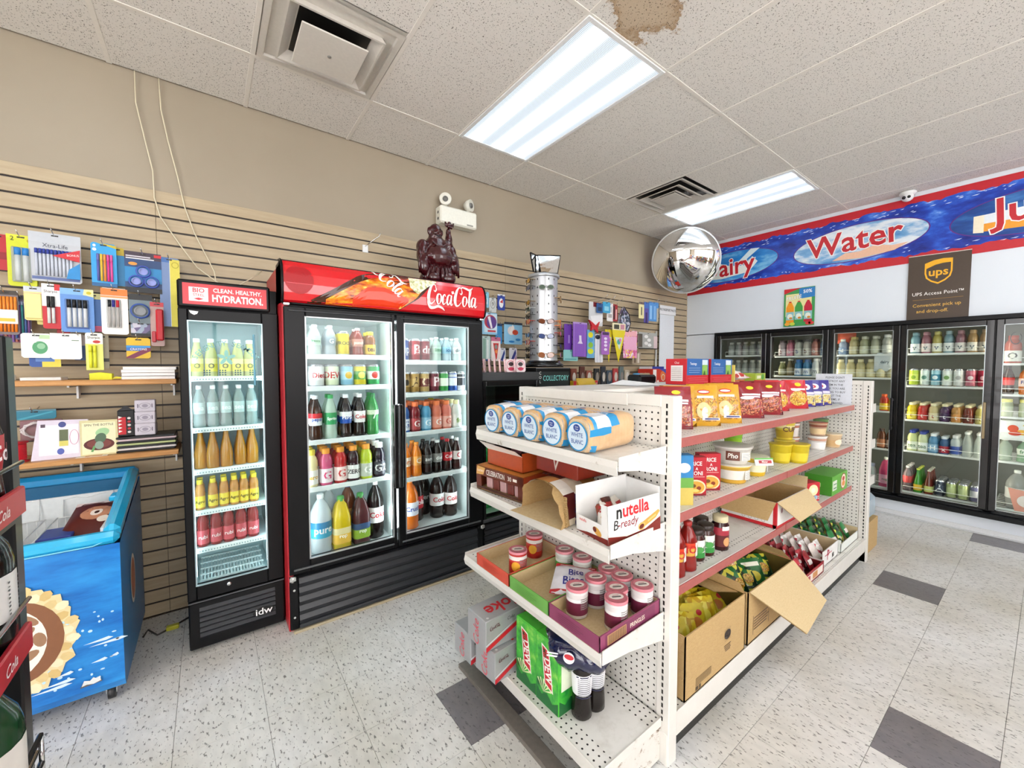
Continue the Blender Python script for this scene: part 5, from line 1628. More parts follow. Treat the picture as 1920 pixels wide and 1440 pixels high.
hang('note_pad', 'pink and yellow sticky note pads in a hanging pack', 'pack', -.697, -.635, 1.672, 1.834, 2.945, '#e9dc8f', [('r', -.5, .5, .84, 1, '#c9cfd6'), ('r', -.46, .46, .56, .80, '#e07ac0'), ('r', -.46, .46, .04, .56, '#efe39a')], [('blister', (-.44, .44, .05, .79, .010, '#eee094'))], yaw=.02)
hang('note_pad', 'second sticky note pack peeping out below the first', 'pack', -.665, -.628, 1.655, 1.82, 2.975, '#e6d884', hook=False)
hang('marker_pack', 'red and white card with two black permanent markers', 'pack', -.638, -.577, 1.635, 1.852, 2.94, '#c22430', [('r', -.5, .5, .50, 1, '#efeeec'), ('r', .18, .5, .86, 1, '#c8242c'), ('t', 'Sharpie', -.02, .83, .017, '#2a2a2c', .002)], [('pens', (-.26, .22, .12, .72, 2, ['#d6d6d4'], ['#1c1c1e'], .42))], yaw=.03)
hang('marker_pack', 'second red marker card hanging lower behind the first', 'pack', -.60, -.555, 1.61, 1.80, 2.97, '#a81c28', hook=False, tilt=-.04)
hang('marker_pack', 'pale blue card with four black-capped markers', 'pack', -.578, -.462, 1.622, 1.838, 2.94, '#5f8fd0', [('r', -.5, .5, .86, 1, '#7fb2e2'), ('p', [(.18, .87), (.5, .83), (.5, 1), (.22, 1)], '#e9e3a0'), ('d', .36, .92, .08, .035, '#c9b92a'), ('r', -.34, .34, .08, .14, '#3a57a0')], [('blister', (-.36, .34, .10, .76, .008, seethrough('#8fb0e0', .4))), ('pens', (-.32, .32, .12, .74, 4, ['#cfd3d6'], ['#17181b'], .30))], yaw=.03)
hang('marker_pack', 'second pale blue marker card set further back', 'pack', -.485, -.44, 1.63, 1.825, 2.97, '#4f7fc4', [('r', -.5, .5, .0, .15, '#d05a7a'), ('r', -.5, .5, .85, 1, '#e3dc9a')], hook=False)
hang('marker_pack', 'white card with orange top and black blue red markers', 'pack', -.436, -.335, 1.618, 1.856, 2.94, '#efedea', [('r', -.5, .5, .84, .99, '#e07a2a'), ('r', -.5, .5, .79, .83, '#e89a5a')], [('blister', (-.30, .24, .14, .76, .008, seethrough('#d9d9d6', .4))), ('pens', (-.26, .20, .16, .74, 3, ['#b4b0ac'], ['#1a1a1d', '#2c2f8a', '#c42430'], .26))], yaw=.03)
hang('tape_pack', 'blue masking tape roll in a black-topped pack', 'pack', -.332, -.238, 1.682, 1.836, 2.945, '#6f7f86', [('r', -.5, .5, .80, 1, '#17181a')], [('roll', (-.02, .42, .040, '#2f4f9c', '#8f9296'))], yaw=.03)
hang('card_pack', 'small camouflage patterned pack under the tape roll', 'pack', -.328, -.250, 1.615, 1.69, 2.95, '#4f4a38', [('r', -.5, .5, .0, .18, '#1a1a18')], m=PRINTB, yaw=.03)
hang('tool_pack', 'red folding tool in a clear hanging pack by the narrow cooler', 'pack', -.248, -.192, 1.562, 1.80, 2.945, '#b89a94', [('r', -.5, .5, .9, 1, '#c8404a')], [('mesh', ('tool', B().box(-.006, .026, -.022, 0, .03, .20, '#c41f2c', .006).box(-.024, -.006, -.014, 0, .02, .08, '#b8424a', .004)))], tilt=0, yaw=.08)
hang('card_pack', 'white card with green embroidered patch', 'pack', -.712, -.615, 1.492, 1.61, 2.94, '#eef0ea', [('d', .12, .42, .26, .26, '#4f9a6a'), ('d', .16, .48, .14, .12, '#8fc29a'), ('r', -.46, .0, .62, .9, '#f6f6f2'), ('r', .1, .46, .78, .94, '#bcd6a8')], yaw=.04)
hang('card_pack', 'plain white hanging pad', 'pack', -.618, -.512, 1.486, 1.614, 2.94, '#f6f6f4', [('r', -.5, .5, .86, 1, '#e3e3e0'), ('r', .18, .42, .72, .75, '#5a7a5a')], yaw=.03)
hang('card_pack', 'grey and navy card beside the plain white pad', 'pack', -.545, -.497, 1.482, 1.61, 2.965, '#2c4a7a', [('r', -.5, .5, .58, 1, '#b0a4a0'), ('r', -.5, .0, .1, .5, '#dfe3e6')])
hang('card_pack', 'blue and yellow card hanging below the green patch card', 'pack', -.695, -.59, 1.448, 1.535, 2.965, '#2f55a0', [('r', -.1, .5, 0, .5, '#e3d04a'), ('r', -.3, .3, .3, .55, '#5f86c8')], hook=False)
hang('marker_pack', 'white card with two yellow highlighters', 'pack', -.498, -.435, 1.432, 1.622, 2.94, '#efefe6', [('r', -.5, .5, .0, .70, '#e6e878'), ('t', 'Sharpie', -.02, .87, .017, '#2a2a2c', .002), ('d', .14, .76, .22, .04, '#c43a34')], [('pens', (-.34, .16, .06, .66, 2, ['#e6e83a'], ['#e3e43a'], .3))], yaw=.03)
hang('marker_pack', 'grey marker card half hidden behind the yellow highlighters', 'pack', -.455, -.418, 1.44, 1.615, 2.97, '#b0a88f', [('r', -.5, .5, .2, .3, '#3a3a34')], hook=False)
hang('crayon_pack', 'small yellow and blue box of crayons on the last hook', 'pack', -.348, -.252, 1.494, 1.604, 2.945, '#e3bb2a', [('r', -.5, .5, .36, .62, '#2f6fc4'), ('p', [(-.5, .06), (.5, .62), (.5, .36), (-.2, .0), (-.5, 0)], '#7a2a4a'), ('r', -.5, .5, .52, .60, '#3c9ad8'), ('t', 'CRAYONS', 0, .44, .016, '#f2ece0', .01)], th=.02, yaw=.03)
# two oak shelves on brackets
SHL = {}
for k, (z, lb) in enumerate(((1.384, 'upper oak shelf on the slat wall under the pens'), (1.004, 'lower oak shelf on the slat wall above the blue freezer'))):
 b = B().box(-1.45, -.142, 2.815, 3.068, z - .026, z, WOOD, .003)
 s = thing('wall_shelf', b, lb, 'shelf')
 for x in (-1.2, -.55, -.165):
  obj('bracket', B().box(x - .004, x + .004, 2.86, 3.07, z - .036, z - .026, WHITEP).box(x - .004, x + .004, 3.03, 3.07, z - .10, z - .026, WHITEP), s)
# on the upper shelf
t = thing('notepad', B().box(-.70, -.57, 2.85, 2.97, 1.384, 1.396, '#efe9e6', .002), 'thin white notepad lying on the upper oak shelf', 'pad')
obj('cover', B().box(-.70, -.57, 2.85, 2.97, 1.396, 1.398, '#f4f2ef'), t)
t = thing('tape_measure', B().prism(faceY(-.43, 2.855, 1.384), [(-.045, 0), (.035, 0), (.035, .03), (-.01, .037), (-.045, .032)], .05, '#e3e01c'), 'bright yellow cutter in its pack lying on the upper oak shelf', 'cutter')
obj('tip', B().box(-.478, -.462, 2.86, 2.90, 1.39, 1.41, '#3a3a2a', .003), t)
obj('tail', B().poly(faceY(-.36, 2.853, 1.384), [(-.035, .004), (.03, .006), (-.02, .016)], '#d8cf2a', .002), t)
for k, (x, z, yw, lb) in enumerate(((-.255, 1.384, .02, 'lowest white booklet of the stack on the upper oak shelf'), (-.250, 1.402, -.03, 'second white booklet from the bottom of the stack'), (-.258, 1.419, .05, 'third white booklet of the stack with grey cover'), (-.247, 1.434, .0, 'topmost booklet of the stack on the upper oak shelf'))):
 b = B().box(-.105, .105, -.09, .09, 0, .014, '#f1efec', .001)
 b.box(-.106, .106, -.091, .091, .014, .0155, ('#f2f0ee', '#e6dcd8', '#c9c2be', '#dcd4cc')[k])
 b.rect(faceZ(0, 0, .0158), -.07, .07, -.03, .04, '#8a8a8c', .0003)
 thing('booklet', b, lb, 'booklet', (x, 2.93, z), (0, 0, yw))
thing('white_box', B().box(-.80, -.735, 2.86, 2.95, 1.384, 1.412, '#f2f0e9', .003), 'little white box at the far end of the upper oak shelf', 'box')
# on the lower shelf
t = thing('ribbon_spool', B().lathe([(0, 0), (.045, 0), (.045, .006), (.036, .01), (.036, .085), (.045, .09), (.045, .096), (0, .096)], '#b81c28', (-.735, 2.88), 20, z=1.004), 'red spool of shiny ribbon on the lower oak shelf', 'spool')
wn = B()
for k in range(12):
 wn.lathe([(.037, .013 + .006 * k), (.0395, .016 + .006 * k), (.037, .019 + .006 * k)], mat('#d22432', .25), (-.735, 2.88), 20, z=1.004)
obj('ribbon', wn, t)
hang('card_pack', 'teal blue rope pack on the slat wall over the lower shelf', 'pack', -.765, -.62, 1.19, 1.238, 2.99, '#1f7f9a', [('r', -.5, .5, .85, 1, '#5a8a9a'), ('p', [(-.4, .1), (.4, .8), (.45, .7), (-.3, .0)], '#3fa4bc')], yaw=0)
cw = B()
r_ = random.Random(9)
pts = [(.055 * math.cos(a) * (1 + .25 * r_.random()), -.012 * r_.random(), .035 * math.sin(a) * (1 + .3 * r_.random())) for a in [k * .8 for k in range(56)]]
cw.tube(pts, .0035, '#d9d2d4', 5)
t = thing('cord_bundle', B().box(-.07, .07, 0, .012, -.05, .05, seethrough('#b08a92', .5), .003), 'bag of white cord hanging beside the red ribbon spool', 'cord', (-.665, 2.96, 1.14))
obj('cord', cw, t)
t = thing('phone_case', B().prism(faceY(0, 0, 0), [(-.09, 0), (.085, 0), (.098, .185), (-.07, .19)], .03, '#dcd3e2'), 'white and lilac boxed gadget leaning on the lower oak shelf', 'box', (-.59, 2.86, 1.005), (-.20, 0, .06))
Fp = faceY(0, 0, 0)
b = B().rect(Fp, -.065, .065, .02, .165, '#ece8f2').rect(Fp, .0, .03, .06, .14, '#5f6a4a', .001).rect(Fp, .0, .03, .06, .085, '#d9d06a', .0013)
b.disc(Fp, .01, .165, .013, .014, '#3f4a8a', .0012).disc(Fp, .005, .035, .012, .015, '#4f5fb0', .0012).ring(Fp, .05, .10, .014, .035, .002, '#c87a9a', .0012)
b.rect(Fp, -.06, -.045, .155, .17, '#5a4a5a', .0012)
obj('printed_window', b, t)
t = thing('game_box', B().prism(faceY(0, 0, 0), [(-.066, 0), (.066, 0), (.072, .175), (-.068, .178)], .045, '#d9cf9c'), 'cream boxed bottle game with a dark oval picture on the lower oak shelf', 'box', (-.452, 2.86, 1.005), (-.10, 0, .03))
b = B().rect(Fp, -.06, .06, .008, .165, '#efe9c0').text(Fp, 'SPIN THE BOTTLE', 0, .152, .0155, '#4a4a34', .006, .85)
b.disc(Fp, .0, .055, .055, .030, '#5a1f20', .0012).disc(Fp, 0, .058, .044, .022, '#7a3a34', .0016).disc(Fp, .012, .115, .026, .020, '#a4cf9a', .0012, 20, 1, .4).disc(Fp, .005, .085, .020, .026, '#4f6a52', .002, 20, 1, -.3).disc(Fp, .0, .05, .016, .02, '#8aa08f', .0024).poly(Fp, [(-.03, .02), (-.022, .018), (-.012, .045), (-.02, .05)], '#5f9a5a', .002)
obj('picture', b, t)
t = thing('playing_card_box', B().box(-.032, .032, -.03, .03, 0, .135, '#17181b', .003), 'black carton with red patterned front beside the small white boxes', 'carton', (-.352, 2.90, 1.0885))
b = B().rect(faceY(0, -.03, 0), -.030, .0, .01, .10, '#c0222c', .0006)
for k in range(5):
 b.poly(faceY(0, -.03, 0), [(-.028, .02 + .018 * k), (-.014, .028 + .018 * k), (-.028, .034 + .018 * k)], '#efe6e0', .001)
 b.disc(faceY(0, -.03, 0), .012, .022 + .018 * k, .007, .006, ('#d9d4d0', '#b8303a')[k % 2], .001, 8)
b.poly(faceY(0, -.03, 0), [(-.03, .135), (.03, .135), (.0, .16)], '#24262a', .0004)
obj('printed_front', b, t)
for k in range(3):
 t = thing('card_deck', B().box(-.041, .041, -.035, .035, 0, .0615, '#c9c2cc', .003), 'small pale grey box with oval emblem, %s of the three in the stack' % ('lowest', 'middle', 'topmost')[k], 'box', (-.277, 2.90, 1.0885 + .062 * k), (0, 0, .03 * (k - 1)))
 b = B().ring(faceY(0, -.0352, .031), 0, 0, .022, .014, .0015, '#6a6270').rect(faceY(0, -.0352, .031), -.030, -.026, -.010, .010, '#6a6270').rect(faceY(0, -.0352, .031), .026, .030, -.010, .010, '#6a6270').disc(faceY(0, -.0352, .031), 0, 0, .012, .009, '#9a92a0')
 obj('emblem', b, t)
for k in range(7):
 cc = ['#1b1c1f', '#dcd6d4', '#2a2b2e', '#b9c48a', '#1f2022', '#c9b4b8', '#26272a'][k]
 b = B().box(-.115, .118, -.075, .085, 0, .0105, cc, .003)
 b.xf(Matrix.Rotation(.02 * (k % 3 - 1), 4, 'Z'))
 thing('folder', b, 'thin soft folder, %s from the bottom of the pile on the lower oak shelf' % ORD[k], 'folder', (-.275 + .004 * (k % 2), 2.93, 1.0045 + .0118 * k))
thing('leaflet', B().box(-.53, -.42, 2.825, 2.87, 1.0045, 1.0065, '#e9dcc8').box(-.50, -.44, 2.83, 2.86, 1.0065, 1.007, '#c98a5a'), 'thin leaflet lying before the cream game box on the lower shelf', 'leaflet', (0, 0, 0))
# ================================================================ goods on the slat wall beyond the red cooler
RW = [
    ('card_pack', 'small cyan blister card right beside the red sign', 1.873, 1.942, 1.955, 2.088, 2.93, '#7fc4dc', [('r', -.3, .3, .2, .6, '#dfeef2'), ('d', 0, .45, .2, .2, '#3f9ac0')]),
    ('card_pack', 'small clear round card between the cyan and navy cards', 1.945, 2.02, 1.92, 2.045, 2.93, '#cfd3d0', [('o', 0, .55, .28, .26, .005, '#8a8a8a'), ('t', '9', 0, .55, .05, '#6a6a6a')]),
    ('card_pack', 'small navy card with white and red badge', 2.033, 2.112, 1.945, 2.083, 2.93, '#2f47a0', [('d', 0, .45, .3, .3, '#eef0f2'), ('p', [(-.2, .5), (.2, .7), (.2, .45)], '#c42a38'), ('r', -.5, .5, .9, 1, '#dfe3ea')]),
    ('card_pack', 'pale blue card with red and purple ball picture', 1.842, 2.008, 1.724, 1.909, 2.90, '#8fc6e4', [('r', -.3, .48, .1, .95, '#cfe6f2'), ('d', .08, .58, .38, .32, '#b02a44'), ('d', .15, .55, .3, .28, '#5a3a8a'), ('p', [(-.1, .8), (.05, .85), (.2, .3), (.1, .28)], '#efe9f2'), ('r', -.1, .4, .12, .2, '#c42a38')]),
    ('card_pack', 'plain mid blue box hanging behind the pale blue cards', 2.012, 2.082, 1.65, 1.826, 2.93, '#3f8fc8', [('r', -.5, .5, .88, 1, '#1f3f6a')]),
    ('card_pack', 'light blue card with a shower picture', 2.082, 2.285, 1.648, 1.842, 2.90, '#8fc9ea', [('r', -.5, .5, .9, 1, '#2c3a4a'), ('d', -.12, .62, .2, .2, '#e6dcd8'), ('p', [(-.25, .5), (-.05, .9), (.05, .8), (-.1, .45)], '#f0e9e4'), ('d', .1, .55, .16, .12, '#c84a30'), ('d', -.1, .12, .16, .05, '#2f7fc0'), ('d', .25, .22, .14, .06, '#2f86c4')]),
    ('card_pack', 'pale green striped card over the round stickers', 1.841, 1.938, 1.496, 1.71, 2.90, '#b4ccc8', [('r', -.3, .0, .05, .9, '#7fa494'), ('r', .1, .3, .1, .85, '#dfe9e6'), ('r', -.5, .5, 0, .08, '#2c4a7a')]),
    ('card_pack', 'red pendant card beside the pale green one', 1.945, 2.042, 1.498, 1.703, 2.90, '#efe2de', [('r', -.5, .5, .84, 1, '#c86a8a'), ('p', [(-.3, .75), (.3, .75), (.1, .1), (.0, .05)], '#c8302c'), ('d', .02, .6, .16, .1, '#8a8a86'), ('d', .04, .4, .12, .08, '#e8904a')]),
    ('card_pack', 'white and navy swirl card, left of two', 2.045, 2.112, 1.497, 1.614, 2.92, '#dfe3ea', [('p', [(-.3, .1), (.3, .9), (.4, .6), (.0, .0)], '#2f3f8a')]),
    ('card_pack', 'white and navy swirl card, right of two', 2.152, 2.238, 1.497, 1.618, 2.92, '#e6e4ec', [('p', [(-.3, .1), (.3, .9), (.4, .6), (.0, .0)], '#3a3f94'), ('p', [(.1, .0), (.4, .5), (.5, .0)], '#c88ab0')]),
    ('party_pack', 'tall purple tablecloth pack with a white dress shape', 2.962, 3.17, 1.552, 1.904, 2.93, '#8a5ac0', [('p', [(-.08, .62), (.08, .62), (.10, .46), (.18, .38), (-.18, .38), (-.06, .46)], '#e6dcf2'), ('r', -.5, .5, .95, 1, '#b79ad8'), ('r', -.46, -.40, .0, .95, '#a47ad2'), ('r', .3, .34, .0, .95, '#9a6aca')]),
    ('party_pack', 'darker purple pack tucked behind the tall purple one', 2.868, 2.98, 1.604, 1.88, 2.96, '#6a34a8', [('r', .0, .2, .3, .6, '#a88ad0')]),
    ('party_pack', 'card with yellow blue and green balloons', 3.162, 3.284, 1.54, 1.836, 2.93, '#6fb0dc', [('d', 0, .82, .3, .1, '#e6e02a'), ('d', 0, .64, .3, .08, '#4f9ad0'), ('d', 0, .46, .3, .1, '#8fc23a'), ('d', 0, .24, .36, .1, '#d8e02a')]),
    ('party_pack', 'pack of white ribbons beside the balloon card', 3.294, 3.42, 1.494, 1.795, 2.93, '#e9eaf0', [('r', -.3, -.2, 0, .8, '#cfd3e0'), ('r', .1, .2, 0, .8, '#d3d6e0'), ('d', -.2, .9, .3, .08, '#1c2430')]),
    ('party_pack', 'narrow violet card lettered down its length', 3.36, 3.49, 1.58, 1.823, 2.90, '#a86ac0', [('r', -.4, .4, .86, .98, '#4a2a5a'), ('d', 0, .7, .2, .06, '#e9dcf2'), ('d', 0, .55, .2, .06, '#e9dcf2'), ('d', 0, .4, .2, .06, '#e9dcf2'), ('d', 0, .22, .2, .06, '#e9dcf2')]),
    ('party_pack', 'pink card with cartoon-free floral print next to the yellow pennants', 3.765, 4.018, 1.548, 1.863, 2.93, '#e27ab0', [('r', -.46, .46, .8, .98, '#f2b2b8'), ('r', -.46, .46, .3, .78, '#ecb0cf')]),
    ('card_pack', 'grey iron-shaped pack under the upper hooks', 3.668, 3.888, 1.868, 2.122, 2.93, '#4a4a58', []),
    ('towel_pack', 'grey white folded towel pack with the blue pegs', 3.195, 3.41, 1.882, 2.13, 2.93, '#d3d6d8', [('p', [(-.4, .4), (.5, .5), (.5, .2), (.0, .0), (-.3, .2)], '#eceeef'), ('r', -.2, .4, .8, 1, '#8a2a34')]),
    ('card_pack', 'small dark blue pack above the towel', 3.29, 3.39, 2.018, 2.12, 2.91, '#2a5a94', [('r', -.3, .3, .2, .6, '#16304f')]),
    ('card_pack', 'small bright blue pack above the towel', 3.39, 3.51, 2.027, 2.145, 2.91, '#3fa4d0', [('r', -.3, .3, .2, .6, '#8fd0e6')]),
    ('card_pack', 'white card with small dark print beside the bright blue pack', 3.468, 3.57, 1.944, 2.138, 2.92, '#ece9e6', [('r', -.3, .3, .2, .4, '#b0a8a4'), ('r', -.1, .3, .5, .8, '#c9c2c0')]),
    ('card_pack', 'narrow red and black card beside the white one', 3.566, 3.645, 1.95, 2.135, 2.92, '#a82a30', [('r', -.4, -.1, .1, .9, '#26262a'), ('r', .1, .3, .1, .7, '#e6c8c4')]),
    ('brush_pack', 'white and yellow brush pack on the far hooks', 4.03, 4.13, 2.015, 2.204, 2.92, '#e6dca4', [('r', -.5, .5, .86, 1, '#6a5a5a'), ('r', -.1, .1, .2, .7, '#4a4a4a')]),
    ('brush_pack', 'violet brush pack on the far hooks', 4.13, 4.22, 1.97, 2.213, 2.92, '#5a4fa0', [('r', -.5, .5, .7, 1, '#3f6ab8'), ('r', -.2, .2, .0, .5, '#3a2060')]),
    ('brush_pack', 'wide blue brush pack at the end of the far hooks', 4.225, 4.42, 1.996, 2.227, 2.92, '#4f8fd0', [('r', -.4, -.2, .1, .8, '#8fc0ea'), ('r', .0, .2, .1, .8, '#7fb2e2'), ('r', .3, .5, .0, .7, '#b9b09a')]),
    ('foil_pack', 'silver foil pack with padded cells on the far hooks', 4.03, 4.40, 1.658, 1.855, 2.92, '#a9aaa6', [('r', -.5, -.3, .1, .9, '#5a5248'), ('d', -.1, .75, .1, .1, '#e6e6e4'), ('d', .05, .55, .1, .1, '#e6e6e4'), ('d', -.1, .35, .1, .1, '#e3e3e0'), ('d', .08, .25, .1, .1, '#e6e6e4'), ('r', .3, .5, .05, .8, '#d8c2c4'), ('r', -.5, .5, .0, .06, '#24221f')]),
    ('card_pack', 'small brown striped card low on the far slats', 3.96, 4.12, 1.48, 1.62, 2.95, '#a89a84', [('r', -.3, -.1, .1, .9, '#6a5a48'), ('r', .1, .3, .1, .9, '#d8d2c4')]),
    ('card_pack', 'aqua bag under the tall purple pack', 2.85, 3.056, 1.508, 1.62, 2.95, '#8fd0cf', [('r', -.4, .4, .1, .2, '#5aa4a8')]),
]
for nm, lb, x0, x1, z0, z1, y, col, pr in RW:
 mm = PRINTP if 'pink card' in lb else (PRINTB if 'iron' in lb else None)
 if 'pink card' in lb:
  lb = 'pink card with flower print next to the yellow pennants'
 if 'iron' in lb:
  w_, h_ = x1 - x0, z1 - z0
  b = B().prism(faceY(0, 0, 0), [(-w_ * .42, 0), (w_ * .3, -.02), (w_ * .5, h_ * .3), (w_ * .35, h_ * .7), (-w_ * .05, h_), (-w_ * .30, h_ * .6)], .03, mm)
  b.tube([faceY(0, 0, 0)(u, v, .004) for u, v in ((-w_ * .42, 0), (w_ * .3, -.02), (w_ * .5, h_ * .3), (w_ * .35, h_ * .7), (-w_ * .05, h_), (-w_ * .30, h_ * .6))], .005, '#2a2a2e', 6, True)
  t = thing('foil_balloon', b, 'iron-shaped dark patterned foil balloon pack under the upper hooks', 'balloon', ((x0 + x1) / 2, y, z0))
  continue
 hang(nm, lb, 'pack', x0, x1, z0, z1, y, col, pr, m=mm)
for x0, x1, lb, y in ((3.473, 3.60, 'yellow party pennant, nearer the violet card', 2.945), (3.56, 3.782, 'wider yellow party pennant with a printed label above it', 2.92)):
 w_ = x1 - x0
 b = B().prism(faceY(0, 0, 0), [(-w_ / 2, .26), (0, -.08), (w_ / 2, .26), (w_ / 2, .28), (-w_ / 2, .28)], .004, '#e6d42c')
 fn = faceY(0, 0, 0)
 b.poly(fn, [(-w_ * .3, .2), (w_ * .3, .2), (w_ * .05, .06)], '#d8e2d0', .001).disc(fn, .0, .15, w_ * .14, .03, '#4fa49a', .0016).disc(fn, w_ * .1, .17, w_ * .08, .02, '#d87ab0', .002)
 t = thing('pennant', b, lb, 'pennant', ((x0 + x1) / 2, y, 1.575))
 if y < 2.93:
  obj('header_card', B().box(-w_ / 2, w_ / 2, -.004, .004, .28, .355, '#efe6c0').rect(faceY(0, -.004, 0), -w_ * .4, -.0, .29, .34, '#4a4a3a').rect(faceY(0, -.004, 0), .02, w_ * .42, .29, .345, '#c88a9a'), t)
 thing('peg_hook', B().tube([(0, 3.068 - y, .02), (0, -.02, .0), (0, -.03, .02)], .0022, CHROME, 6), 'hook of the ' + lb, 'hook', ((x0 + x1) / 2, y, 1.86), (0, 0, 0), 'wire peg hooks in the slat wall')
thing('star_balloon', B().prism(faceY(3.25, 2.90, 1.875), [(-.08, .06), (-.02, .03), (.03, -.0), (.085, .05), (.05, -.02), (.06, -.07), (.0, -.03), (-.05, -.05), (-.04, .0)], .02, '#c81f2c'), 'little red star peeping from below the towel pack', 'balloon')
for k in range(5):
 x = (3.3, 3.42, 3.56, 4.2, 4.36)[k]
 thing('peg_hook', B().tube([(x, 3.068, 2.165 + .045 * (k > 2)), (x, 2.80, 2.16 + .045 * (k > 2)), (x + .003, 2.77, 2.19 + .045 * (k > 2))], .0026, CHROME, 6), 'empty long wire hook on the far slat boards, %s along' % ORD[k], 'hook')
# low counter goods at the foot of the far slats
cnt = thing('low_counter', B().box(2.75, 4.45, 2.66, 3.06, .02, 1.235, '#3a3632', .006), 'low dark counter under the party packs behind the gondola', 'counter')
obj('top', B().box(2.74, 4.46, 2.65, 3.065, 1.235, 1.25, '#c9c6c0', .003), cnt)
small = [(2.80, '#6a6a6a', 'grey'), (2.90, '#7a3a2a', 'brown'), (3.02, '#5a2a20', 'dark brown'), (3.12, '#8a4a3a', 'russet'), (3.24, '#1c1d20', 'black'), (3.34, '#242a34', 'blue black'), (3.44, '#2a3a4a', 'slate'), (3.54, '#b03a3a', 'red'), (3.64, '#5a6a6a', 'green grey'), (3.74, '#b0a490', 'sand')]
for k, (x, cc, nm) in enumerate(small):
 b = B().box(-.038, .038, -.012, .012, 0, .16 + .02 * (k % 3), cc, .004)
 b.disc(faceY(0, -.0122, 0), 0, .09, .024, .05, mat('#c9c2b8' if k % 2 else '#8a8078'), .0006)
 thing('gift_box', b, 'small %s boxed gift standing on the low counter' % nm, 'box', (x, 2.86, 1.2505), (0, 0, .1 * (k % 3 - 1)))
b = B().box(-.14, .14, -.10, .10, 0, .172, '#c8301f', .003)
b.rect(faceY(0, -.1, 0), -.139, -.075, .01, .165, '#ece6e0').disc(faceY(0, -.1, 0), .05, .10, .05, .05, '#e0783a', .001).ring(faceY(0, -.1, 0), .055, .075, .03, .03, .008, '#efe0d0', .0014).poly(faceY(0, -.1, 0), [(-.02, .172), (.139, .172), (.139, .10), (.07, .14)], '#4a4fb0', .0012).disc(faceY(0, -.1, 0), -.045, .03, .018, .018, '#f0e6e0', .0016)
thing('appliance_box', b, 'red and white boxed appliance with blue corner on the low counter', 'box', (4.11, 2.78, 1.2505))
thing('appliance_box', B().box(-.12, .12, -.09, .09, 0, .20, '#e6e8ec', .003).rect(faceY(0, -.09, 0), -.12, .12, .09, .20, '#2a3a9a').rect(faceY(0, -.09, 0), -.06, .1, .05, .10, '#4a3a34', .001), 'blue-topped white box behind the red appliance box', 'box', (4.31, 2.93, 1.2505))
thing('water_cup', B().lathe([(0, 0), (.05, 0), (.055, .12), (.05, .125), (0, .12)], '#4f9ad0', n=16), 'blue pot on the low counter beside the red appliance box', 'pot', (3.86, 2.80, 1.2505))
for k in range(6):
 thing('candle', B().lathe([(0, 0), (.012, 0), (.012, .12), (.004, .125), (0, .135)], '#b4a484', n=10), 'thin tan candle, %s of the row on the low counter' % ORD[k], 'candle', (3.80 + .03 * k, 2.72, 1.2505), (0, 0, 0), 'tan candles on the low counter')
# ================================================================ chest freezer
BLU = mat('#1f93cf', .3, 0, .05, .4)
BLUL = mat('#25b4e6', .25, 0, .05, .5)
x0, x1, yf, yb = -1.42, -.325, 2.365, 3.03
b = B()
# side profile (y, z), slightly bowed front
prof = [(yf + .02, .065), (yf, .10), (yf - .006, .35), (yf, .70), (yb, .84), (yb, .065)]
n = len(prof)
vs = [(x, y, z) for x in (x0, x1) for y, z in prof]
b.add(vs, [tuple(range(n - 1, -1, -1)), tuple(range(n, 2 * n))], mat('#1d6fa8', .3))
b.add(vs, [(k, k + 1, n + k + 1, n + k) for k in range(3)] + [(4, 5, n + 5, n + 4), (5, 0, n, n + 5)], ICE)
t = thing('chest_freezer', b, 'blue open-topped ice cream chest freezer with a cone picture on its front', 'freezer')
# thick pale rim, sloping up to the back
rim = B()
sl = lambda y: .715 + (y - yf) * (.845 - .715) / (yb - yf)
def bar(b, P, Q, r, m):
 b.tube([P, Q], r, m, 10)
rim.box(x0, x1, yf - .012, yf + .045, .70, .752, BLUL, .018)
for x in (x0, x1 - .055):
 q0 = len(rim.v)
 rim.box(x, x + .055, yf + .02, yb, 0, .07, BLUL, .02)
 for i in range(q0, len(rim.v)):
  a, y, z = rim.v[i]
  f = (y - yf) / (yb - yf)
  rim.v[i] = (a, y, z + .695 + .145 * f)
rim.box(x0, x1, yb - .06, yb, .83, .905, BLU, .018)
rim.box(x0 + .02, x1 - .02, yb - .075, yb - .06, .70, .86, mat('#1b5f88', .35), .004)
obj('rim', rim, t)
ins = B()
ins.box(x0 + .05, x1 - .055, yf + .04, yf + .05, .20, .71, '#e2e6e6')
ins.box(x0 + .05, x1 - .055, yb - .085, yb - .075, .20, .80, '#e2e6e6')
ins.box(x0 + .05, x0 + .06, yf + .05, yb - .085, .20, .76, '#e2e6e6')
ins.box(x1 - .065, x1 - .055, yf + .05, yb - .085, .20, .76, '#e2e6e6')
ins.box(x0 + .05, x1 - .055, yf + .04, yb - .075, .19, .2, '#d9dedf')
obj('liner', ins, t)
obj('bead', B().tube([(x0 + .02, yf - .007, .706), (x1 - .08, yf - .007, .706), (x1 - .045, yf - .007, .718), (x1 - .08, yf - .008, .728)], .003, '#7fd8f4', 6), t)
obj('clip', B().box(x1 - .078, x1 - .05, yb - .33, yb - .25, .80, .825, BLUL, .005), t)
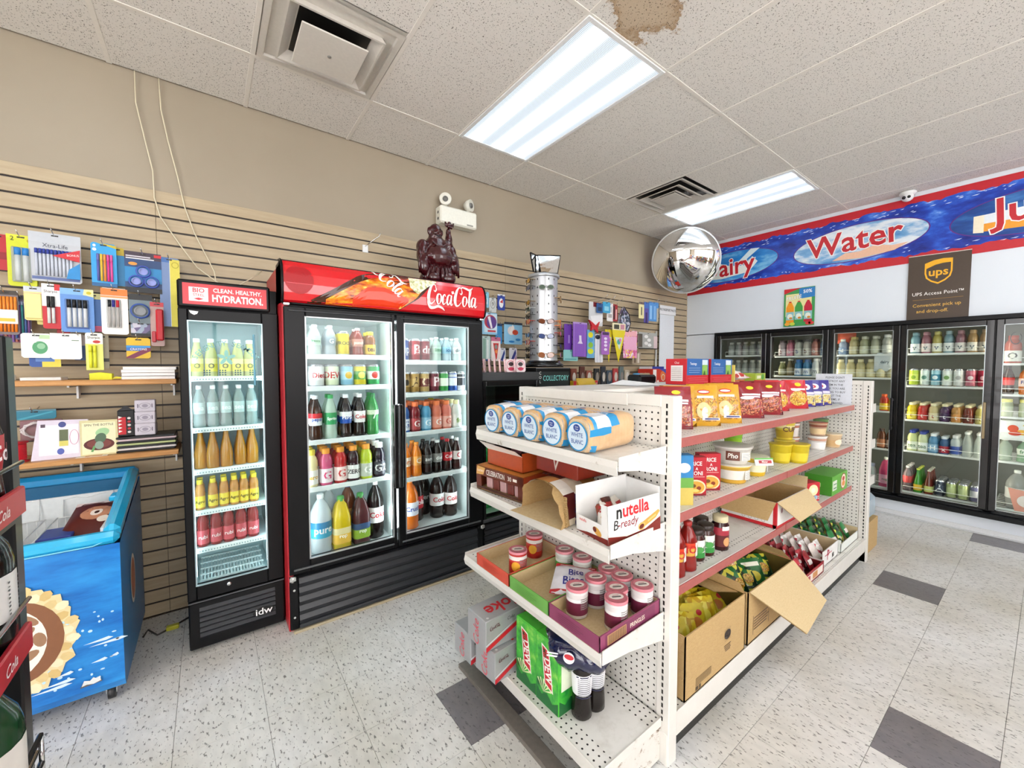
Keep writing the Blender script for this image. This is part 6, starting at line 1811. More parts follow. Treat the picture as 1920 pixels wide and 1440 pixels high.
# flat print on the bowed front: nutty cone top, frost streaks, small mark
FF = faceY(0, yf - .0065, 0)
r_ = random.Random(5)
pr = B()
ccx, ccz = -.63, .375
petals = []
for k in range(40):
 a = 2 * pi * k / 40
 rr = (.178, .196, .172, .188)[k % 4]
 petals.append((ccx + rr * .93 * math.cos(a), ccz + rr * 1.18 * math.sin(a)))
pr.poly(FF, petals, '#e9d6a4', .0008)
for k in range(34):
 a = 2 * pi * k / 34 + .05
 rr = .152 + .02 * (k % 2)
 pr.disc(FF, ccx + rr * .93 * math.cos(a), ccz + rr * 1.18 * math.sin(a), .022, .017, ('#f2e6c0', '#e0c78c', '#d8ba7a')[k % 3], .0012 + .00008 * (k % 5), 7, 1, a)
pr.disc(FF, ccx, ccz, .135, .165, '#8a5a3c', .0018, 28)
pr.disc(FF, ccx - .03, ccz + .0, .118, .145, '#f6eee2', .0022, 28)
for u, v, ru, rv, ro in ((.03, .09, .045, .018, -.6), (.068, .0, .018, .03, .2), (.03, -.06, .04, .018, .5), (-.02, .12, .012, .009, 0), (.04, .04, .022, .012, .8)):
 pr.disc(FF, ccx + u, ccz + v, ru, rv, '#a07a5c', .0026, 14, 1, ro)
for u, v, w_ in ((-.40, .30, .09), (-.37, .285, .12), (-.52, .17, .10), (-.54, .155, .12), (-.40, .215, .05), (-.355, .22, .03), (-.50, .20, .05)):
 pr.poly(FF, [(u - w_ / 2, v), (u - w_ / 5, v + .004), (u + w_ / 3, v + .011), (u + w_ / 2, v + .003), (u + w_ / 4, v - .003)], '#d6ecfa', .001)
for k in range(26):
 u, v = -.56 + .22 * r_.random(), .13 + .3 * r_.random()
 pr.disc(FF, u, v, .004 + .004 * r_.random(), .003 + .003 * r_.random(), '#bfe2f6', .001, 7)
pr.poly(FF, [(-.455, .128), (-.447, .150), (-.43, .143), (-.42, .154), (-.41, .145), (-.40, .152), (-.398, .132), (-.42, .126), (-.44, .131)], '#e6eaea', .0012)
pr.poly(FF, [(-.46, .122), (-.45, .143), (-.40, .147), (-.395, .127)], '#6a5f58', .0009)
obj('printed_front', pr, t)
obj('printed_side', B().disc(plane((x1 + .001, 2.66, .42), (0, 1, 0), (0, 0, 1)), 0, 0, .07, .12, '#e6e0d4', .0006).disc(plane((x1 + .001, 2.66, .42), (0, 1, 0), (0, 0, 1)), 0, 0, .055, .10, '#b0684a', .001), t)
for x in (x0 + .1, x1 - .05):
 for y in (yf + .06, yb - .08):
  c = obj('castor', B().lathe([(0, -.012), (.03, -.012), (.03, .012), (0, .012)], '#2a2a2c', n=14).xf(M_(x, y, .031, 0, 0, pi / 2)), t)
  obj('fork', B().box(x - .018, x - .014, y - .02, y + .02, .03, .07, CHROME).box(x + .014, x + .018, y - .02, y + .02, .03, .07, CHROME), c)
# hanging baskets and what lies in them
for k, (a0, a1) in enumerate(((-.62, -.40), (-.90, -.66), (-1.15, -.93))):
 b = B()
 y0, y1 = yf + .06, yb - .10
 for (px_, py_, qx, qy) in ((a0, y0, a1, y0), (a1, y0, a1, y1), (a1, y1, a0, y1), (a0, y1, a0, y0)):
  b.tube([(px_, py_, .70), (qx, qy, .70)], .003, WHITEP, 6)
  b.tube([(px_, py_, .56), (qx, qy, .56)], .0025, WHITEP, 6)
 for q in range(9):
  x = a0 + (a1 - a0) * q / 8
  b.tube([(x, y0, .70), (x, y0, .56), (x, y1, .56), (x, y1, .70)], .0018, WHITEP, 5)
 b.tube([(a0 + .02, y1, .70), (a0 + .02, y1 + .01, .785), (a0 + .06, y1 + .012, .792), (a0 + .10, y1 + .012, .782), (a1 - .02, y1 + .012, .80), (a1 - .02, y1, .70)], .003, WHITEP, 6)
 thing('wire_basket', b, 'white wire basket hung in the freezer, %s from its open right end' % ORD[k], 'basket')
ib = bag(.20, .26, .05, '#5a1f1a', [('d', 0, .6, .30, .2, '#c88a6a'), ('d', 0, .6, .12, .09, '#f2e2d6'), ('d', .01, .6, .05, .04, '#3a1410'), ('r', -.5, .5, .9, 1, '#e6d2d0'), ('d', .2, .4, .12, .08, '#efe0d0')], seed=2)
thing('ice_cream_bag', ib, 'brown wrapped ice cream with a pale swirl lying in the nearest basket', 'ice cream', (-.47, 2.60, .665), (-1.15, 0, -.15))
thing('ice_cream_box', B().box(-.62, -.51, 2.60, 2.75, .575, .70, '#2a3f94', .004).rect(faceY(-.565, 2.60, .65), -.05, .05, -.03, .045, '#34489c'), 'dark blue ice cream carton standing in the nearest basket', 'carton')
thing('ice_cream_bag', bag(.12, .15, .04, '#b8a4c4', seed=4), 'pale lilac wrapped ice cream in the second basket', 'ice cream', (-.78, 2.6, .58), (-1.0, 0, .3))
# ================================================================ bottle rack at the left edge
RB = mat('#141416', .3, .2, .08)
b = B()
for x in (-.30, -.60):
 for y in (1.02, .30):
  b.box(x, x + .036, y, y + .035, 0, 1.50, RB, .003)
for y in (1.025, .305):
 b.box(-.60, -.27, y, y + .02, .02, .05, RB, .003)
t = thing('bottle_rack', b, 'black metal bottle rack with red shelf rails at the left edge', 'rack')
obj('side_panel', B().box(-.57, -.295, 1.03, 1.045, .05, 1.50, RB), t)
rz = [1.235, 1.03, .79]
for z in rz:
 s = B().box(-.595, -.228, .335, .905, z - .012, z, RB, .002)
 for q in range(10):
  s.tube([(-.59 + .034 * q, .34, z + .003), (-.59 + .034 * q, 1.02, z + .003)], .003, RB, 5)
 o = obj('shelf', s, t)
 r = obj('red_rail', B().box(-.230, -.222, .335, .905, z, z + .040, mat('#c42a38', .3), .002), o)
 obj('lettering', B().text(plane((-.2215, .82, z + .019), (0, 1, 0), (0, 0, 1)), 'Cola', 0, 0, .022, '#f6e6e6', .01, 1, .3), r)
 obj('wire', B().tube([(-.224, .34, z + .075), (-.224, .905, z + .075)], .003, CHROME, 6), o)
obj('basket_front', B().tube([(-.255, 1.05, .80), (-.255, .6, .80)], .004, RB, 6).tube([(-.255, 1.05, .75), (-.255, .6, .75)], .004, RB, 6).tube([(-.255, 1.05, .80), (-.255, 1.05, .70)], .004, CHROME, 6), t)
blk = S('big', .235, .055, '#140f10', '#1c1c1e', '#e2dfdc', '', '#2a2a2a', n=20)
grn = S('big', .235, .056, '#1f4a2a', '#e06a1c', '#e9e2da', '', '#2a2a2a', n=20)
org = S('big', .20, .054, '#e6651c', '#f0f0ee', '#d8d2cc', n=20)
for z, sp, de, y0_ in ((rz[1], blk, 'black cola bottle with grey label', .862), (rz[2], grn, 'dark green bottle with pale label', .862)):
 for k in range(3):
  o = put(sp, -.281, y0_ - .115 * k, z + .007, '%s on the left-edge rack, %s from its far post' % (de, ORD[k]), pi / 2)
  if sp is blk:
   bb = B()
   fn = cyl(.0567, .06, 0)
   for q in range(9):
    bb.rect(fn, -.018, .018, .012 + .0055 * q, .0145 + .0055 * q - .001 * (q % 2), '#3a3a3c', .0004)
   obj('barcode', bb, o)
put(org, -.30, .86, .28, 'orange soda bottle low on the rack at the left edge', pi / 2)
thing('bottle_crate', B().box(-.56, -.27, .5, 1.0, .055, .27, '#b01c24', .01), 'red crate at the foot of the bottle rack', 'crate')
for k in range(3):
 z = rz[0] + .007
 put(S('soda', .19, .034, '#3a1210', '#c8242c', '#c4202c', 'Cola', '#f4e6e6', n=14), -.265, .868 - .085 * k, z, 'small red-capped cola bottle on top of the left rack, %s from its post' % ORD[k], pi / 2)
# ================================================================ lucky statue on the cooler
LAC = mat('#3a0a10', .22, 0, .12, .5)
s = B()
for c_, r in (((0, .0, .055), (.125, .10, .06)), ((0, 0, .10), (.115, .09, .08)), ((0, -.025, .20), (.104, .105, .09)), ((0, .0, .285), (.088, .066, .075)), ((-.012, -.012, .385), (.046, .048, .056)),
              ((-.012, -.012, .345), (.05, .045, .03)), ((-.105, -.005, .265), (.045, .045, .055)), ((-.118, -.02, .205), (.036, .042, .075)), ((-.115, -.045, .135), (.04, .04, .07)), ((-.085, -.07, .195), (.028, .03, .026)),
              ((.085, -.005, .30), (.045, .042, .05)), ((.100, .0, .345), (.028, .028, .06)), ((.098, -.0, .40), (.02, .02, .035)), ((.112, -.01, .25), (.04, .045, .06)), ((.118, -.04, .175), (.038, .042, .08)),
              ((.10, -.065, .19), (.028, .03, .03)), ((-.055, -.08, .05), (.045, .035, .04)), ((.06, -.08, .055), (.05, .035, .045)), ((-.06, -.012, .385), (.012, .016, .026)), ((.036, -.012, .385), (.012, .016, .026)),
              ((-.012, -.058, .378), (.011, .014, .012)), ((-.03, -.052, .365), (.016, .012, .013)), ((.006, -.052, .365), (.016, .012, .013))):
 s.ball(c_, r, LAC, 14, 10)
o = thing('statue', s, 'dark red lacquered laughing figure with round belly standing on the red cooler', 'statue', (1.312, 2.655, 2.0125))
md = o.modifiers.new('merge', 'REMESH')
md.mode = 'VOXEL'
md.voxel_size = .0065
md.use_smooth_shade = True
k_ = B()
r_ = random.Random(3)
for q in range(18):
 a = -2.6 + 2.0 * q / 17
 k_.ball((-.005 + .062 * math.cos(a), -.062 - .012 * math.sin(-a), .335 + .062 * math.sin(a)), .0078, LAC, 8, 6)
obj('bead_string', k_, o)
fl_ = B()
for q in range(9):
 a = pi + .25 + q * (pi - .5) / 8
 fl_.tube([(.075 * math.cos(a), .06 * math.sin(a) - .02, .15), (.105 * math.cos(a), .085 * math.sin(a) - .012, .09), (.12 * math.cos(a), .095 * math.sin(a) - .005, .015)], [.010, .014, .012], LAC, 8)
for sx in (-1, 1):
 for q in range(3):
  fl_.tube([(sx * (.105 + .012 * q), -.04, .24 - .01 * q), (sx * (.13 + .008 * q), -.05, .17), (sx * (.125 + .012 * q), -.055, .10 - .012 * q)], [.010, .012, .008], LAC, 8)
obj('robe_folds', fl_, o)
ing = B().ball((.104, -.005, .455), (.034, .022, .014), LAC, 12, 8)
ing.tube([(.07, -.005, .475), (.078, -.005, .455), (.104, -.005, .446), (.13, -.005, .455), (.139, -.005, .475)], [.005, .012, .016, .012, .005], LAC, 8)
ing.ball((.104, -.005, .468), (.014, .014, .014), LAC, 10, 6)
for q in range(4):
 ing.tube([(.09 + .009 * q, -.014, .428), (.088 + .0095 * q, -.026, .446)], .005, LAC, 6)
obj('raised_ingot', ing, o)
fc = B()
for sx in (-1, 1):
 fc.tube([(-.012 + sx * .012, -.0535, .395), (-.012 + sx * .020, -.054, .3985), (-.012 + sx * .029, -.0485, .394)], .0028, mat('#120306', .3), 5)
fc.tube([(-.030, -.0545, .352), (-.020, -.060, .347), (-.012, -.061, .3455), (-.004, -.060, .347), (.006, -.0545, .352)], .0045, mat('#120306', .3), 6)
obj('face', fc, o)
# ================================================================ sunglasses tower on a black box
t = thing('display_box', B().box(2.115, 2.50, 2.50, 2.86, .02, 1.44, BLACK, .004), 'tall black cardboard display box lettered COLLECTORY under the sunglasses tower', 'box')
fb = faceY(2.30, 2.50, 1.34)
b = B().rect(fb, -.16, .18, -.08, .068, '#15201f', .0008)
b.text(fb, 'COLLECTORY', .03, .012, .062, '#7fd0c8', .012, .74, .05, 0, .0014)
for k, ch in enumerate('COL'):
 b.text(fb, ch, -.145, .055 - .035 * k, .034, '#e9e9e6', .006, 1, 0, 0, .0014)
b.rect(fb, -.19, .19, .094, .098, '#8a8d90', .0008)
obj('lettering', b, t)
cx_, cy_ = 2.30, 2.625
ST = mat('#c3c6ca', .28, .55, .04)
tw = B().lathe([(0, 1.445), (.17, 1.445), (.172, 1.465), (.15, 1.48), (.135, 1.50), (0, 1.50)], BLACKG, (cx_, cy_), 32)
t = thing('sunglasses_tower', tw, 'silver revolving sunglasses tower with mirror panels on top', 'display stand')
obj('drum', B().lathe([(.118, 1.50), (.118, 2.195)], ST, (cx_, cy_), 32), t)
obj('drum_cap', B().lathe([(0, 2.195), (.132, 2.195), (.135, 2.205), (.132, 2.222), (0, 2.222)], mat('#b9bcc0', .3, .5), (cx_, cy_), 32), t)
yawc = math.atan2(cx_, cy_)
sl_ = B()
for a0 in (-.9, -.45, .35, .8, 1.25, -1.35):
 for z in [1.56 + .068 * k for k in range(10)]:
  f = cyl(.1184, 0, -yawc + a0)
  s0 = len(sl_.v)
  sl_.disc(f, 0, z, .005, .009, '#26282b', .0004, 10)
  for q in range(s0, len(sl_.v)):
   x, y, zz = sl_.v[q]
   sl_.v[q] = (x + cx_, y + cy_, zz)
stuff(obj('slot', sl_, t))
for k, (dx, yaw, w_) in enumerate(((.045, -.55, .10), (-.055, .35, .075))):
 mpn = B().prism(faceY(0, 0, 0), [(-w_ * .72, 0), (w_ * .72, 0), (w_ * 1.0, .155), (-w_ * 1.0, .155)], .006, MIRROR, BLACK)
 mpn.tube([(-w_ * .72, -.003, 0), (w_ * .72, -.003, 0), (w_ * 1.0, -.003, .155), (-w_ * 1.0, -.003, .155)], .005, BLACK, 5, True)
 mpn.xf(M_(cx_ + dx, cy_ - .02 + .05 * k, 2.245, yaw, -.12))
 obj('mirror', mpn, t)
obj('neck', B().lathe([(0, 2.22), (.03, 2.22), (.03, 2.25), (0, 2.25)], BLACK, (cx_, cy_), 12), t)
def shades(fc_, lc, w_=.068, style=0):
 b = B()
 fn = faceY(0, 0, 0)
 rx, rz_ = w_ * .40, w_ * (.30 if style else .27)
 for sx in (-1, 1):
  b.tube([fn(sx * w_ * .52 + rx * math.cos(a) * (1 + .12 * sx * math.cos(a)), rz_ * math.sin(a) + .05 * w_ * math.cos(a) * sx, 0) + Vector((0, .10 * w_ * abs(sx * .52 + .4 * math.cos(a)), 0)) for a in [2 * pi * k / 18 for k in range(18)]], w_ * .045, fc_, 6, True)
  b.tube([(sx * w_ * .94, .06 * w_, .12 * w_), (sx * w_ * 1.0, .5 * w_, .12 * w_), (sx * w_ * .97, 1.5 * w_, .05 * w_), (sx * w_ * .93, 1.9 * w_, -.25 * w_)], w_ * .04, fc_, 6)
 b.tube([(-w_ * .13, .0, .12 * w_), (0, -.01 * w_, .16 * w_), (w_ * .13, 0, .12 * w_)], w_ * .045, fc_, 6)
 l = []
 for sx in (-1, 1):
  q = B().disc(lambda u, v, k=0., sx=sx: Vector((sx * w_ * .52 + u, .10 * w_ * abs(sx * .52 + u / w_) - .004 - k, v)), 0, 0, rx * .97, rz_ * .97, lc, 0, 18, 2)
  l.append(q)
 return b.mesh('sunglasses'), [x.mesh('lens') for x in l]
GL = {'k': shades(mat('#17181a', .2), mat('#101216', .05, 0, 0, 1)), 'b': shades(mat('#1a1f2c', .2), mat('#1f3f7a', .08, 0, .1, 1)), 't': shades(mat('#4a2210', .2, 0, .4), mat('#6a2f12', .06, 0, .2, 1)), 'w': shades(mat('#b08a5a', .25, .4), mat('#8a4a24', .06, 0, .2, 1), .07, 1),
      'g': shades(mat('#b9b9b4', .2, .6), mat('#20402c', .06, 0, .1, 1)), 'y': shades(mat('#6a4a12', .2, .3), mat('#c08a1c', .08, 0, .2, 1)), 'r': shades(mat('#b03424', .2), mat('#d87a2c', .08, 0, .2, 1)), 'o': shades(mat('#d87a30', .25), mat('#e8a45a', .1, 0, .2, 1))}
def glasses(k, a, z, label, out=.02):
 """a = bearing round the drum, 0 faces the shop floor centre"""
 yaw = -yawc + a
 r = .118 + out
 me, ls = GL[k]
 x, y = cx_ + r * math.sin(yaw), cy_ - r * math.cos(yaw)
 o = thing('sunglasses', me, label, 'sunglasses', (x, y, z), (0, 0, yaw))
 for l in ls:
  obj('lens', l, o)
 obj('price_tag', TAG, o)
 return o
TAG = B().box(-.006, .006, -.012, -.011, -.03, -.012, '#f2f2ee').mesh('price_tag')
for k, z, lb in (('g', 2.10, 'green-lensed sunglasses at the top front of the silver tower'), ('t', 1.822, 'tortoiseshell sunglasses halfway down the front of the tower'), ('b', 1.70, 'dark blue sunglasses on the front of the tower'), ('w', 1.545, 'brown sunglasses with tan frame low on the front of the tower')):
 glasses(k, .16, z, lb)
for k, z, e in (('y', 2.165, 'yellow-lensed'), ('b', 2.11, 'blue'), ('y', 1.985, 'amber'), ('g', 1.93, 'green'), ('k', 1.875, 'black'), ('r', 1.825, 'orange red'), ('b', 1.715, 'small blue'), ('r', 1.655, 'bright red'), ('k', 1.595, 'lower black'), ('k', 1.54, 'lowest black')):
 glasses(k, -1.25, z, '%s sunglasses on the side of the tower nearest the red-topped cooler' % e, .03)
for k, z, e in (('w', 2.015, 'round brown'), ('o', 1.822, 'orange'), ('o', 1.785, 'pale orange'), ('r', 1.725, 'dark red'), ('b', 1.62, 'blue patterned'), ('w', 1.545, 'brown')):
 glasses(k, 1.5, z, '%s sunglasses on the side of the tower nearest the purple packs' % e, .03)
# round-cornered sticker tins on top of the black cooler
for k in range(9):
 x = 1.595 + .047 * k
 big = k in (0, 6, 8)
 b = B()
 pr_ = [(-.05, .012), (-.038, 0), (.038, 0), (.05, .012), (.05, .085), (.036, .1), (-.036, .1), (-.05, .085)]
 b.prism(faceY(0, 0, 0), pr_, .012, '#f0dfe0', '#e2b8bc')
 f = faceY(0, -.0002, 0)
 cc = '#d8b04a' if k == 0 else '#c8405c'
 b.ring(f, 0, .05, .036, .036, .004, cc, .0006).disc(f, 0, .062, .024, .016, '#3a3034' if k else '#8a8a80', .0009).disc(f, 0, .026, .028, .012, cc, .0012)
 thing('sticker_pack', b, 'rounded pack with %s oval picture, %s of the row on top of the black cooler' % ('yellow' if k == 0 else 'pink', ORD[k]), 'pack', (x, 2.52, 1.4075), (-.08, 0, .0 if big else .9))
# ================================================================ white steel gondola
GX0, GX1, GYC = 1.345, 3.85, 1.225
RAIL = mat('#b0605a', .35, 0, .16)
def upright(b, x0, x1, y0, y1, z1):
 b.box(x0, x1, y0, y1, 0, z1, STEEL, .003)
def slots(fn, z0, z1, w_=.007, h_=.016, pitch=.0254):
 b = B()
 for k in range(int((z1 - z0) / pitch)):
  b.rect(fn, -w_ / 2, w_ / 2, z0 + pitch * k, z0 + pitch * k + h_, '#141311', .0006)
 return b
def end_bracket(y, s, x0, x1, z, t=.003):
 """tapered shelf-end plate in the x-z plane"""
 b = B()
 P = [(x0, z - .042), (x0, z + .003), (x1, z + .010), (x1, z - .095), (x0 + (x1 - x0) * .4, z - .055)]
 vs = [(x, y, zz) for x, zz in P] + [(x, y + s * t, zz) for x, zz in P]
 n = len(P)
 b.add(vs, [tuple(range(n)), tuple(range(2 * n - 1, n - 1, -1))] + [(k, (k + 1) % n, n + (k + 1) % n, n + k) for k in range(n)], STEEL)
 return b
# long run
g = B()
for x in (GX0, (GX0 + GX1) / 2 - .015, GX1 - .03):
 g.box(x, x + .03, GYC - .02, GYC + .02, 0, 1.345, STEEL, .003)
g.box(GX0, GX1, GYC - .02, GYC + .02, .0, .10, STEEL)
t = thing('gondola_shelf', g, 'long white pegboard gondola with red price rails in the middle of the shop', 'shelving')
xm = (GX0 + GX1) / 2
for x0, x1 in ((GX0 + .03, xm - .015), (xm + .015, GX1 - .03)):
 for y0, y1 in ((GYC - .012, GYC - .006), (GYC + .006, GYC + .012)):
  obj('back_panel', B().box(x0, x1, y0, y1, .15, 1.33, PEGY), t)
obj('top_cap', B().box(GX0, GX1, GYC - .022, GYC + .022, 1.328, 1.346, STEEL, .003), t)
BAND = texmat('shelf_steel_punched', _peg((0, 1), '#e3e1db', (1, [(-.30, -.25), (-.06, -.01)])), .35)
for s, yf, ys in ((1, .79, .885), (-1, 1.66, 1.565)):
 for a, c in ((GX0 + .002, xm - .001), (xm + .001, GX1 - .002)):
  # base deck
  b = B().box(0, c - a, -.435, -.005, -.012, 0, texmat('deck_steel_punched', _peg((0, 1), '#e3e1db', (1, [(-.42, -.36), (-.07, -.015)])), .35))
  b.box(0, c - a, -.437, -.43, -.088, .003, STEEL, .002)
  obj('base_deck', b, t, (a if s > 0 else c, GYC, .175), (0, 0, 0 if s > 0 else pi))
  obj('kick_plate', B().box(0, c - a, -.405, -.40, -.175, -.085, '#1b1a18'), t, (a if s > 0 else c, GYC, .175), (0, 0, 0 if s > 0 else pi))
  for z in (1.162, .857, .555):
   b = B().box(0.001, c - a - .001, -.338, -.012, -.010, 0, BAND)
   b.box(0.001, c - a - .001, -.34, -.334, -.036, .003, STEEL, .002)
   for xx in (.002, c - a - .005):
    b.box(xx, xx + .003, -.33, -.012, -.045, 0, STEEL)
   o = obj('shelf', b, t, (a if s > 0 else c, GYC, z), (0, 0, 0 if s > 0 else pi))
   obj('price_rail', B().box(0.003, c - a - .003, -.345, -.3405, -.036, .002, RAIL, .001), o)
# topper shelf on the far side
tp = B().box(GX0 + .01, GX1 - .4, GYC + .022, 1.60, 1.335, 1.345, STEEL, .002)
tp.box(GX0 + .01, GX1 - .4, 1.595, 1.60, 1.31, 1.345, STEEL)
obj('top_shelf', tp, t)
# near end unit
EX, EY0, EY1 = 1.285, .815, 1.657
g = B()
upright(g, 1.29, 1.343, .785, .838, 1.346)
upright(g, 1.29, 1.343, 1.612, 1.665, 1.346)
g.box(1.292, 1.340, .838, 1.612, 1.318, 1.346, STEEL, .002)
g.box(1.288, 1.343, .79, 1.66, 0, .12, STEEL, .002)
t = thing('end_shelf_unit', g, 'white four-tier end shelf unit on the near end of the gondola', 'shelving')
ENDU = t
obj('back_panel', B().box(1.296, 1.302, .838, 1.612, .12, 1.32, PEGX), t)
obj('back_panel', B().box(1.325, 1.331, .838, 1.612, .12, 1.32, PEGX), t)
obj('top_strip', B().box(1.286, 1.2925, .98, 1.612, 1.300, 1.346, STEEL, .002).box(1.288, 1.2925, .835, .98, 1.306, 1.348, STEEL, .002), t)
for y in (.812, 1.638):
 stuff(obj('slot_row', slots(faceX(1.2895, y, 0), .16, 1.33), t))
 stuff(obj('slot_row', slots(faceX(1.2895, y + (.0 if y < 1 else 0), 0), .05, .15), t))
PX = texmat('end_steel_punched', _peg((0, 1), '#e6e4df', (0, [(-.305, -.265), (-.05, -.01)]), .0254), .35)
for fx, zf, zb, lip in ((1.03, 1.146, 1.160, .046), (.995, .872, .886, .044), (.962, .548, .558, .042)):
 b = B()
 d = EX - fx
 vs = [(fx - EX, EY0, zf - zb), (0, EY0, 0), (0, EY1, 0), (fx - EX, EY1, zf - zb)]
 b.add(vs, [(0, 1, 2, 3)], PX)
 b.add([(x, y, z - .011) for x, y, z in vs], [(3, 2, 1, 0)], STEEL)
 b.add([(fx - EX - .004, EY0, zf - zb + .003), (fx - EX - .004, EY1, zf - zb + .003), (fx - EX - .010, EY1, zf - zb - .018), (fx - EX - .010, EY0, zf - zb - .018), (fx - EX - .003, EY1, zf - zb - lip), (fx - EX - .003, EY0, zf - zb - lip),
           (fx - EX + .006, EY0, zf - zb + .003), (fx - EX + .006, EY1, zf - zb + .003)], [(0, 1, 2, 3), (3, 2, 4, 5), (6, 7, 1, 0), (0, 3, 5), (1, 4, 2)], STEEL)
 o = obj('shelf', b, t, (EX, 0, zb))
 for y, s in ((EY0 - .0005, -1), (EY1 + .0005, 1)):
  obj('shelf_end', end_bracket(y, s, fx - EX - .002, .004, 0), o)
b = B().box(.955 - EX, 0, EY0, EY1, -.012, 0, texmat('end_deck_punched', _peg((0, 1), '#e6e4df', (0, [(-.33, -.265), (-.075, -.01)])), .35))
b.box(.948 - EX, .955 - EX, EY0, EY1, -.045, .003, STEEL, .002)
b.box(.948 - EX, 0, EY0 - .004, EY0, -.03, .003, STEEL, .001)
o = obj('base_deck', b, t, (EX, 0, .172))
obj('side_skirt', B().box(.985, 1.288, EY0 + .002, EY0 + .006, .012, .145, WORN, .001), t)
obj('rust_edge', B().box(.965, 1.288, EY0 - .001, EY0 + .003, .125, .152, WORN, .001), t)
obj('kick_plate', B().box(1.04, 1.045, EY0 + .006, EY1, .0, .15, '#141312'), t)
obj('screw', B().disc(faceY(1.16, EY0 + .0015, .05), 0, 0, .008, .006, '#2a2622'), t)
struct('floor_strip', B().box(.925, .985, .80, 1.67, 0, .02, mat('#77716a', .5, 0, .2), .002), None)['kind'] = 'structure'
# far end unit
g = B()
upright(g, 3.853, 3.905, .785, .838, 1.346)
upright(g, 3.853, 3.905, 1.612, 1.665, 1.346)
g.box(3.853, 3.905, .838, 1.612, 1.318, 1.346, STEEL, .002)
g.box(3.853, 3.905, .79, 1.66, .0, .1, STEEL, .002)
t = thing('end_shelf_unit', g, 'white end shelf unit on the far end of the gondola facing the glass doors', 'shelving')
obj('back_panel', B().box(3.857, 3.863, .838, 1.612, .1, 1.32, PEGX), t)
obj('back_panel', B().box(3.885, 3.891, .838, 1.612, .1, 1.32, PEGX), t)
stuff(obj('slot_row', slots(faceX(3.8525, .806, 0), .05, 1.33), t))
for z, d in ((1.16, .20), (.885, .22), (.60, .24)):
 b = B().box(3.907, 3.907 + d, EY0, EY1, z - .012, z, STEEL)
 b.box(3.907 + d, 3.913 + d, EY0, EY1, z - .04, z + .003, STEEL, .002)
 for y in (EY0 - .004, EY1):
  b.box(3.907, 3.907 + d, y, y + .004, z - .06, z + .006, STEEL)
 obj('shelf', b, t)
# notice taped to the inside of the far panel
P_ = plane((3.851, 1.014, 1.247), (0, -1, 0), (0, 0, 1))
nt_ = B().prism(lambda a, b_, k=0.: P_(a, b_, k + .0015), [(-.114, -.147), (.114, -.147), (.114, .147), (-.114, .147)], .001, '#dde1e9')
t = thing('notice', nt_, 'white printed notice taped inside the far end of the gondola', 'notice')
b = B()
for k, ln in enumerate(("PLEASE DON'T", 'DESTROY ANY', 'ITEM IN THE', 'BOX. YOU ARE', 'GOING TO BUY', 'OUT THE', 'ITEMS, IF', 'DESTROYED', 'YOU MUST BUY IT')):
 b.text(lambda a, b_, k_=0.: P_(a, b_, k_ + .0015), ln, .01, .118 - .028 * k, .0215, '#3a3f48', .006, .85)
obj('lettering', b, t)
# ================================================================ goods on the near end unit
def crate(L, W, Hh, outer, inner, t_=.004, lows=None):
 """open tray centred on the origin; lows = heights of (front -Y, back, left, right) walls"""
 f, bk, l, r = lows or (Hh,) * 4
 b = B().box(-L / 2, L / 2, -W / 2, W / 2, 0, t_, inner)
 for x0, x1, y0, y1, h_, s in ((-L / 2, L / 2, -W / 2, -W / 2 + t_, f, 0), (-L / 2, L / 2, W / 2 - t_, W / 2, bk, 1), (-L / 2, -L / 2 + t_, -W / 2, W / 2, l, 2), (L / 2 - t_, L / 2, -W / 2, W / 2, r, 3)):
  if h_ <= 0:
   continue
  b.box(x0, x1, y0, y1, 0, h_, outer)
  q = .0006
  if s == 0:
   b.add([(x0, y1 + q, t_), (x1, y1 + q, t_), (x1, y1 + q, h_), (x0, y1 + q, h_)], [(0, 1, 2, 3)], inner)
  elif s == 1:
   b.add([(x0, y0 - q, t_), (x1, y0 - q, t_), (x1, y0 - q, h_), (x0, y0 - q, h_)], [(0, 1, 2, 3)], inner)
  elif s == 2:
   b.add([(x1 + q, y0, t_), (x1 + q, y1, t_), (x1 + q, y1, h_), (x1 + q, y0, h_)], [(0, 1, 2, 3)], inner)
  else:
   b.add([(x0 - q, y0, t_), (x0 - q, y1, t_), (x0 - q, y1, h_), (x0 - q, y0, h_)], [(0, 1, 2, 3)], inner)
 return b
# five wrapped loaves, heels towards the aisle (-X)
BREAD = texmat('bread_crust', lambda nt, N, Lk, b: Lk.new((lambda r, a: (Lk.new(a, r.inputs[0]), r.outputs[0])[1])(ramp(N, [(.3, '#c39760'), (.6, '#d8b07a'), (.8, '#e3c294')]), noise(N, Lk, coords(N, Lk), 22, 4, .6)), b.inputs['Base Color']), .35)
LW, LH = .118, .128
def loaf_sec(s=1., sag=0.):
 """outline of one slice in (y, z), flat bottom, domed top"""
 P = []
 for k in range(20):
  a = -pi / 2 + 2 * pi * k / 20
  y, z = math.cos(a), math.sin(a)
  e = .55
  yy = math.copysign(abs(y) ** e, y) * LW / 2 * (1.02 if z > .2 else .95)
  zz = LH / 2 + math.copysign(abs(z) ** (.62 if z < 0 else .8), z) * LH / 2
  P.append((yy * s, LH / 2 * (1 - s) + zz * s - sag))
 return P
